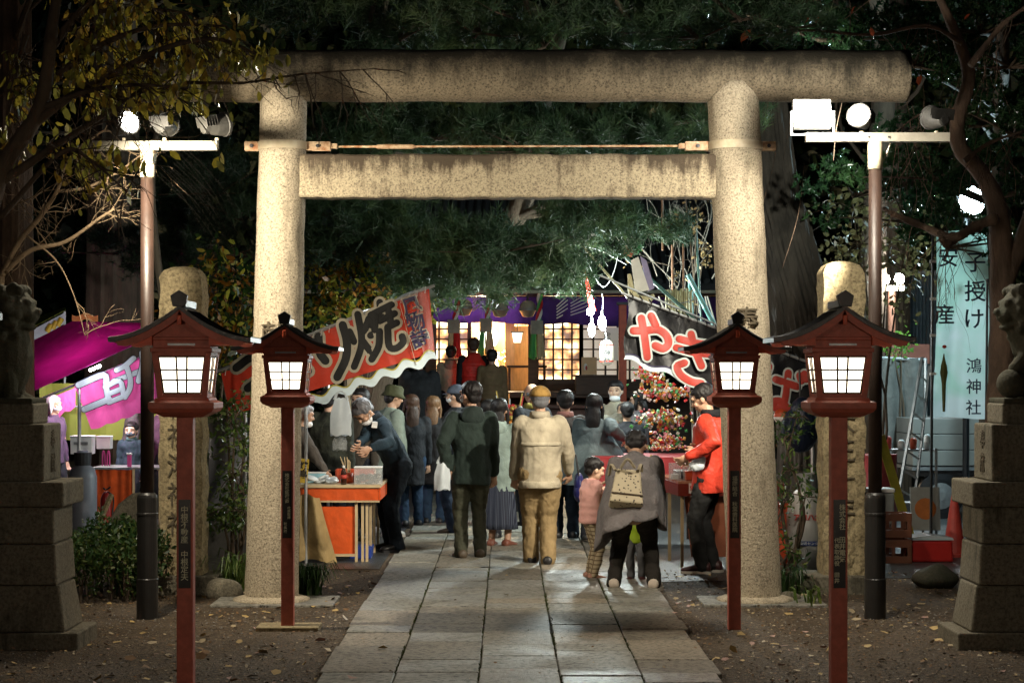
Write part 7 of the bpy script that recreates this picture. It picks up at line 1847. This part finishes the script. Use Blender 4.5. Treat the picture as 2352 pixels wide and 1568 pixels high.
# bare lit shrub under the left floodlight
YS2 = 14.6
t = thing('bare_shrub', 'bare pale twigs lit from above beside the left lamp post', 'shrub', (PX(-40, YS2), YS2, 0)); og = t.location; m = MB(); r_ = random.Random(31)
knobby(m, [P(-40, 1400, YS2) - og, P(-40, 900, YS2) - og, P(0, 640, YS2) - og], [.05, .045, .035], 8, .1, 3)
def lim2(pts, r0, cnt, L=.26, sp=.7):
    pp = smoothpath([P(a, b, YS2 + c) - og for a, b, c in pts], 6); m.tube(pp, [r0 * (1 - .7 * i / (len(pp) - 1)) for i in range(len(pp))], 8)
    for i in range(cnt):
        q = pp[r_.randint(2, len(pp) - 1)]; twigs(m, q, (r_.uniform(-.6, 1), r_.uniform(-.5, .5), r_.uniform(-.8, .8)), L * r_.uniform(.6, 1.2), .004, 2, r_, sp, .3, 2)
lim2([(0, 640, 0), (40, 560, 0), (90, 500, 0), (130, 440, -.1), (150, 380, -.1), (190, 330, -.1)], .026, 12)
lim2([(10, 625, 0), (70, 575, 0), (150, 555, 0), (230, 500, -.1), (262, 480, -.1)], .022, 12)
lim2([(130, 440, -.1), (200, 430, -.1), (270, 395, -.1), (330, 350, 0)], .014, 12)
lim2([(150, 380, -.1), (240, 300, 0), (300, 350, .1), (380, 350, .1)], .010, 12)
lim2([(60, 540, 0), (130, 600, 0), (170, 680, 0), (195, 770, -.1)], .008, 5)
lim2([(10, 480, 0), (80, 450, 0), (130, 420, 0)], .008, 8)
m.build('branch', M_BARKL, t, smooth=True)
# drooping twigs in front of dark, left of the gate pillar
t = thing('weeping_twigs', 'long thin weeping twigs trailing between lamp post and torii pillar', 'shrub', (PX(430, 17), 17, 0)); og = t.location; m = MB(); r_ = random.Random(41)
knobby(m, [(0, 0, 0), (-.1, 0, 1.5), (-.3, 0, 3.2), (-.2, 0, 4.2)], [.05, .04, .03, .02], 8, .1, 2)
for i in range(16):
    a, b = r_.uniform(360, 420), r_.uniform(300, 420); L = r_.uniform(150, 300)
    pp = smoothpath([P(a, b, 17) - og, P(a + L * .35, b + L * .35, 17 + r_.uniform(-.3, .3)) - og, P(a + L * .7, b + L * .9, 17) - og], 5); m.tube(pp, [.0022, .0018, .0012], 4)
m.build('branch', mat('pale_twig', (.10, .09, .07), .7), t)
# crooked tree on the right
YR2 = 16.2
t = thing('crooked_tree', 'crooked reddish tree trunk curving beside the tall teal banner', 'tree', (PX(2330, YR2), YR2, 0)); og = t.location; m = MB(); m2 = MB(); r_ = random.Random(51)
knobby(m, [P(2300, 1340, YR2) - og, P(2290, 1050, YR2) - og, P(2300, 800, YR2) - og, P(2300, 600, YR2) - og, P(2290, 480, YR2) - og, P(2255, 400, YR2) - og, P(2205, 340, YR2) - og, P(2200, 270, YR2) - og, P(2225, 180, YR2) - og, P(2200, 90, YR2) - og, P(2150, -20, YR2) - og], [.11, .105, .10, .095, .085, .07, .065, .06, .055, .045, .03], 16, .10, 6)
knobby(m, [P(2310, 640, YR2) - og, P(2345, 560, YR2) - og, P(2370, 470, YR2) - og], [.08, .07, .05], 12, .1, 7)
m.build('trunk', M_BARKR, t, smooth=True)
for pts, r0 in (([(2290, 500), (2240, 520), (2190, 545), (2120, 520), (2060, 495), (2030, 480)], .045), ([(2190, 545), (2175, 560), (2160, 545)], .05), ([(2215, 370), (2270, 330), (2352, 300)], .022), ([(2230, 150), (2300, 60), (2380, 0)], .03), ([(2210, 100), (2130, 60), (2000, 80), (1850, 70), (1700, 90)], .02), ([(2150, 0), (1950, -10), (1750, 30), (1560, 110)], .014), ([(2200, 250), (2120, 260), (2060, 300)], .012)):
    pp = smoothpath([P(a, b, YR2 + r_.uniform(-.3, .1)) - og for a, b in pts], 6); m2.tube(pp, [r0 * (1 + .15 * math.sin(i * 1.3)) * (1 - .6 * i / (len(pp) - 1)) for i in range(len(pp))], 10)
    for i in range(9):
        q = pp[r_.randint(3, len(pp) - 1)]; twigs(m2, q, (r_.uniform(-1, .6), r_.uniform(-.5, .3), -r_.uniform(.3, 1.2)), r_.uniform(.3, .6), .004, 2, r_, .4, 1.4, 2)
for i in range(15):
    a, b = r_.uniform(1780, 2340), r_.uniform(60, 380); L = r_.uniform(80, 240)
    pp = smoothpath([P(a, b, YR2) - og, P(a - 15, b + L * .5, YR2) - og, P(a - 35 + r_.uniform(-20, 20), b + L, YR2) - og], 4); m2.tube(pp, [.0026, .002, .0012], 4)
m2.build('branch', M_BARKR, t, smooth=True)
rl = []
for ox, oy in ((1850, 40), (1880, 36), (1970, 12), (1990, 62), (1725, 65), (2230, 30), (2352, 5), (2110, 170)):
    rl.append(tuple(P(ox, oy, YR2 - .2) - og))
leafcards('last_leaves', rl, .11, .06, leafmat('red_last_leaf', (.35, .06, .02), (.45, .08, .03), (.5, .12, .04)), t, 1, 1.2, 3, .01)
# broadleaf masses: orange-green shrubs
def shrub(name, lab, cat, base, pts, spread, n, L, wd, mats, seed, stems=5, droop=.3):
    t = thing(name, lab, cat, base); og = Vector(base); r_ = random.Random(seed); m = MB(); LP = []
    for (ox, oy, Y, sx, sz) in pts:
        c = P(ox, oy, Y) - og
        m.tube(smoothpath([Vector((r_.gauss(0, .06), r_.gauss(0, .06), 0)), c.lerp(Vector((0, 0, 0)), .45) + Vector((r_.gauss(0, .1), 0, 0)), c], 4), [.022, .014, .006], 6)
        subs = [c + Vector((r_.gauss(0, sx), r_.gauss(0, sx), r_.gauss(0, sz))) for _ in range(max(5, n // 14))]
        for q in subs: m.tube([c, c.lerp(q, .5) + Vector((0, 0, .03)), q], [.006, .004, .002], 4)
        for i in range(n):
            q = r_.choice(subs); LP.append(tuple(q + Vector((r_.gauss(0, spread), r_.gauss(0, spread), r_.gauss(0, spread)))))
    m.build('stem', M_BARK, t); leafcards('foliage', LP, L, wd, None, t, 1, droop, seed, .01, mats=mats)
    return t
M_OR = leafmat('orange_autumn_leaf', (.30, .10, .015), (.42, .18, .02), (.5, .28, .05), .4, .4, 4.)
M_GO = leafmat('gold_green_leaf', (.16, .22, .02), (.42, .40, .05), (.6, .48, .08), .4, .4, 4.)
M_GR = leafmat('deep_green_leaf', (.012, .035, .01), (.03, .07, .018), (.06, .11, .025), .35, .35, 3.)
M_MAP = leafmat('maple_green', (.05, .10, .02), (.10, .16, .03), (.20, .22, .05), .4, .4, 5.)
shrub('autumn_shrub', 'orange and gold leaved shrub between marker post and the torii pillar', 'shrub', (PX(530, 21), 21, 0), [(500, 640, 20.6, .22, .22), (560, 700, 20.8, .22, .22), (520, 760, 21, .25, .2), (470, 700, 21.2, .2, .2), (560, 640, 20.8, .2, .2), (590, 810, 21, .25, .15)], .07, 300, .10, .05, [M_OR, M_GR, M_GR, M_GO], 3)
shrub('autumn_shrub', 'golden green lit shrub behind the red banner rod', 'shrub', (PX(820, 24), 24, 0), [(740, 600, 22.5, .25, .2), (820, 600, 22.8, .28, .18), (900, 620, 23, .25, .16), (780, 680, 22.6, .25, .2), (860, 690, 22.8, .25, .16), (730, 700, 22.4, .2, .2), (950, 650, 23.4, .2, .14), (900, 720, 23.2, .2, .1)], .08, 330, .10, .05, [M_GO, M_GR, M_GO, M_OR, M_GR], 4)
shrub('broadleaf_tree', 'dull brown leaved tree glimpsed past the right lamp post', 'tree', (PX(2000, 21.5), 21.5, 0), [(1980, 560, 21, .3, .2), (2040, 600, 21, .25, .2), (1960, 480, 21.4, .3, .2), (1920, 640, 21, .2, .2), (2080, 560, 21, .2, .2)], .1, 170, .08, .05, [leafmat('olive_brown_leaf', (.05, .045, .02), (.12, .10, .04), (.22, .17, .07))], 5)
shrub('lit_shrub', 'warm lit bare and papery twigs left of the right torii pillar', 'shrub', (PX(1620, 23), 23, 0), [(1600, 490, 22.2, .13, .08), (1560, 330, 22.2, .14, .10), (1620, 560, 22.4, .18, .2), (1540, 610, 22.6, .2, .2)], .05, 60, .05, .03, [leafmat('papery_leaf', (.35, .22, .08), (.5, .35, .16), (.6, .45, .25))], 6)
t = thing('thicket', 'tangle of bare pale twigs above the charm stall', 'shrub', (PX(1600, 23.4), 23.4, 0)); og = t.location; m = MB(); r_ = random.Random(61)
for i in range(15): twigs(m, P(r_.uniform(1500, 1660), r_.uniform(560, 760), 23.2) - og, (r_.uniform(-.6, .6), r_.uniform(-.3, .3), 1), r_.uniform(.4, .8), .007, 3, r_, .6, .0, 2)
for i in range(4): m.tube(smoothpath([(r_.gauss(0, .1), 0, 0), (r_.gauss(0, .3), 0, 1.2), P(r_.uniform(1510, 1640), 680, 23.2) - og], 4), [.02, .015, .01], 6)
m.build('branch', mat('silver_twig', (.34, .30, .24), .6), t)
# maple in front of the left pillar, right-hand plants
shrub('maple_sapling', 'young green maple growing against the left torii pillar', 'maple', (PX(540, 16.2), 16.2, 0), [(540, 960, 16.1, .10, .12), (560, 1020, 16.2, .10, .12), (540, 1090, 16.2, .10, .12), (520, 930, 16.4, .09, .08), (560, 1180, 16.1, .12, .05), (510, 1190, 16.1, .10, .04), (560, 1130, 16.2, .08, .08)], .05, 170, .055, .022, [M_MAP, M_MAP, M_GR], 7)
shrub('leafy_stems', 'dark leafy stems rising beside the grey lettered gas cylinder', 'shrub', (PX(1822, 16.6), 16.6, 0), [(1800, 1010, 16.5, .10, .10), (1820, 1080, 16.5, .10, .12), (1850, 1140, 16.4, .10, .08), (1800, 1160, 16.5, .10, .10), (1830, 960, 16.8, .09, .08), (1815, 1260, 16.4, .06, .08)], .05, 90, .06, .022, [M_GR, M_MAP, M_GR], 8)
shrub('lit_bush', 'small bright green bush under the far pair of lamps', 'bush', (PX(2060, 25), 25, 0), [(2050, 800, 25, .12, .06), (2070, 780, 25, .08, .05), (1790, 780, 23, .1, .06)], .05, 80, .06, .03, [leafmat('bright_green_leaf', (.06, .16, .02), (.12, .28, .04), (.2, .4, .06))], 9)
# hedge at left and tufted grasses
t = thing('hedge', 'low clipped green hedge beside the stone pedestal and lamp post', 'hedge', (PX(245, 15.3), 15.3, 0)); og = t.location; LP = []; r_ = random.Random(71); m = MB()
for i in range(9000):
    x = r_.uniform(-.62, .42); y = r_.uniform(-.4, .9); top_ = .50 + .07 * math.sin(x * 9 + y * 4) + .05 * math.sin(x * 21); e = r_.random() ** .35
    z = top_ * e * (1 - .35 * max(0, -y - .1))
    LP.append((x, y, max(.02, z)))
for i in range(60): x, y = r_.uniform(-.55, .38), r_.uniform(-.3, .8); m.tube([(x, y, 0), (x + r_.gauss(0, .05), y, .4)], [.008, .004], 5)
m.build('stem', M_BARK, t); leafcards('foliage', LP, .045, .020, None, t, 1, -.3, 9, .02, mats=[M_GR, leafmat('hedge_leaf', (.035, .055, .012), (.07, .10, .02), (.13, .14, .035)), M_GR])
def tuft(name, lab, ox, oy, Y, n, L, m_, seed, z0=0.):
    t = thing(name, lab, 'plant', (PX(ox, Y), Y, z0)); r_ = random.Random(seed); m = MB()
    for i in range(n):
        a = r_.uniform(0, 6.28); l = L * r_.uniform(.6, 1.2); b = r_.uniform(.3, .9); o = Vector((r_.gauss(0, .05), r_.gauss(0, .05), 0))
        d = Vector((math.cos(a), math.sin(a), 0)); s_ = Vector((-math.sin(a), math.cos(a), 0)) * .007
        p = [o, o + d * l * .3 * b + Vector((0, 0, l * .6)), o + d * l * .8 * b + Vector((0, 0, l * .65)), o + d * l * 1.1 * b + Vector((0, 0, l * .35))]
        v = []
        for j, q in enumerate(p): w_ = (1, 1, .7, .1)[j]; v += [q - s_ * w_, q + s_ * w_]
        m.add(v, [(0, 1, 3, 2), (2, 3, 5, 4), (4, 5, 7, 6)])
    return tag(m.build('blades', m_, t), None)
tuft('grassy_plant', 'arching strap leaved plant by the foot of the left torii pillar', 540, 1330, 15.9, 60, .42, M_MAP, 1)
tuft('grassy_plant', 'dark strap leaved clump between hedge and lamp post', 298, 1300, 15.6, 50, .40, M_GR, 2)
tuft('grassy_plant', 'dark grass clump right of the left pillar foot', 708, 1340, 15.6, 120, .34, M_GR, 3)
tuft('grassy_plant', 'tiny grass tuft in front of the right marker post', 1862, 1355, 14.9, 22, .20, M_MAP, 4)
tuft('grassy_plant', 'dark clump against the right torii pillar foot', 1815, 1340, 15.6, 60, .30, M_GR, 5)
def rock(lab, ox, Y, r3, seed, m_=None):
    t = thing('rock', lab, 'rock', (PX(ox, Y), Y, r3[2] * .55)); m = MB().ell((0, 0, 0), r3, None, 20, 14); r_ = random.Random(seed)
    m.v = [tuple(c * (1 + .10 * math.sin(v[0] * 23 + seed) * math.cos(v[1] * 19) + .05 * math.sin(v[2] * 40 + seed)) for c in v) for v in m.v]
    m.build('stone', m_ or M_KOMA, t, smooth=True); return t
rock('mossy low boulder between lamp post and the guardian pedestal', 2150, 16.2, (.19, .16, .12), 1)
rock('dark boulder at the foot of the right torii pillar', 1835, 15.7, (.15, .12, .11), 2)
rock('pale stone in front of the marker post nearest the banner', 1815, 15.2, (.09, .07, .05), 3, M_PED)
rock('rounded stone by the strap leaved plant at the left pillar', 515, 15.4, (.14, .1, .1), 4, M_PED)
# far dark woods
V = []; nr_ = np.random.default_rng(77); n = 42000
x = nr_.uniform(-14, 14, n); z = nr_.uniform(0, 11, n) ; y = 42 + 2.5 * nr_.random(n) + 1.6 * np.sin(x * 1.1) + .8 * np.sin(z * 1.7 + x)
C_ = np.stack([x, y, z], 1); a = nr_.normal(0, 1, (n, 3)); a /= np.linalg.norm(a, axis=1)[:, None]; b = nr_.normal(0, 1, (n, 3)); b = np.cross(a, b); b /= np.linalg.norm(b, axis=1)[:, None]
V = np.stack([C_ + a * .26, C_ + b * .16, C_ - a * .26, C_ - b * .16], 1)
o = npmesh('woods', V.reshape(-1, 3), n, 4, leafmat('night_wood_leaf', (.006, .014, .007), (.012, .026, .012), (.02, .04, .016)))
tag(o, 'dark mass of trees closing the view behind the shrine hall', 'woods', kind='stuff')

# ================= lettering becomes plain meshes
bpy.context.view_layer.update()
dg = bpy.context.evaluated_depsgraph_get()
for o in [x for x in bpy.data.objects if x.type == 'FONT']:
    me = bpy.data.meshes.new_from_object(o.evaluated_get(dg))
    nm = o.name.split('.')[0]
    n_ = bpy.data.objects.new(nm, me); COL.objects.link(n_)
    n_.parent = o.parent; n_.location = o.location; n_.rotation_euler = o.rotation_euler; n_.scale = o.scale
    bpy.data.objects.remove(o)
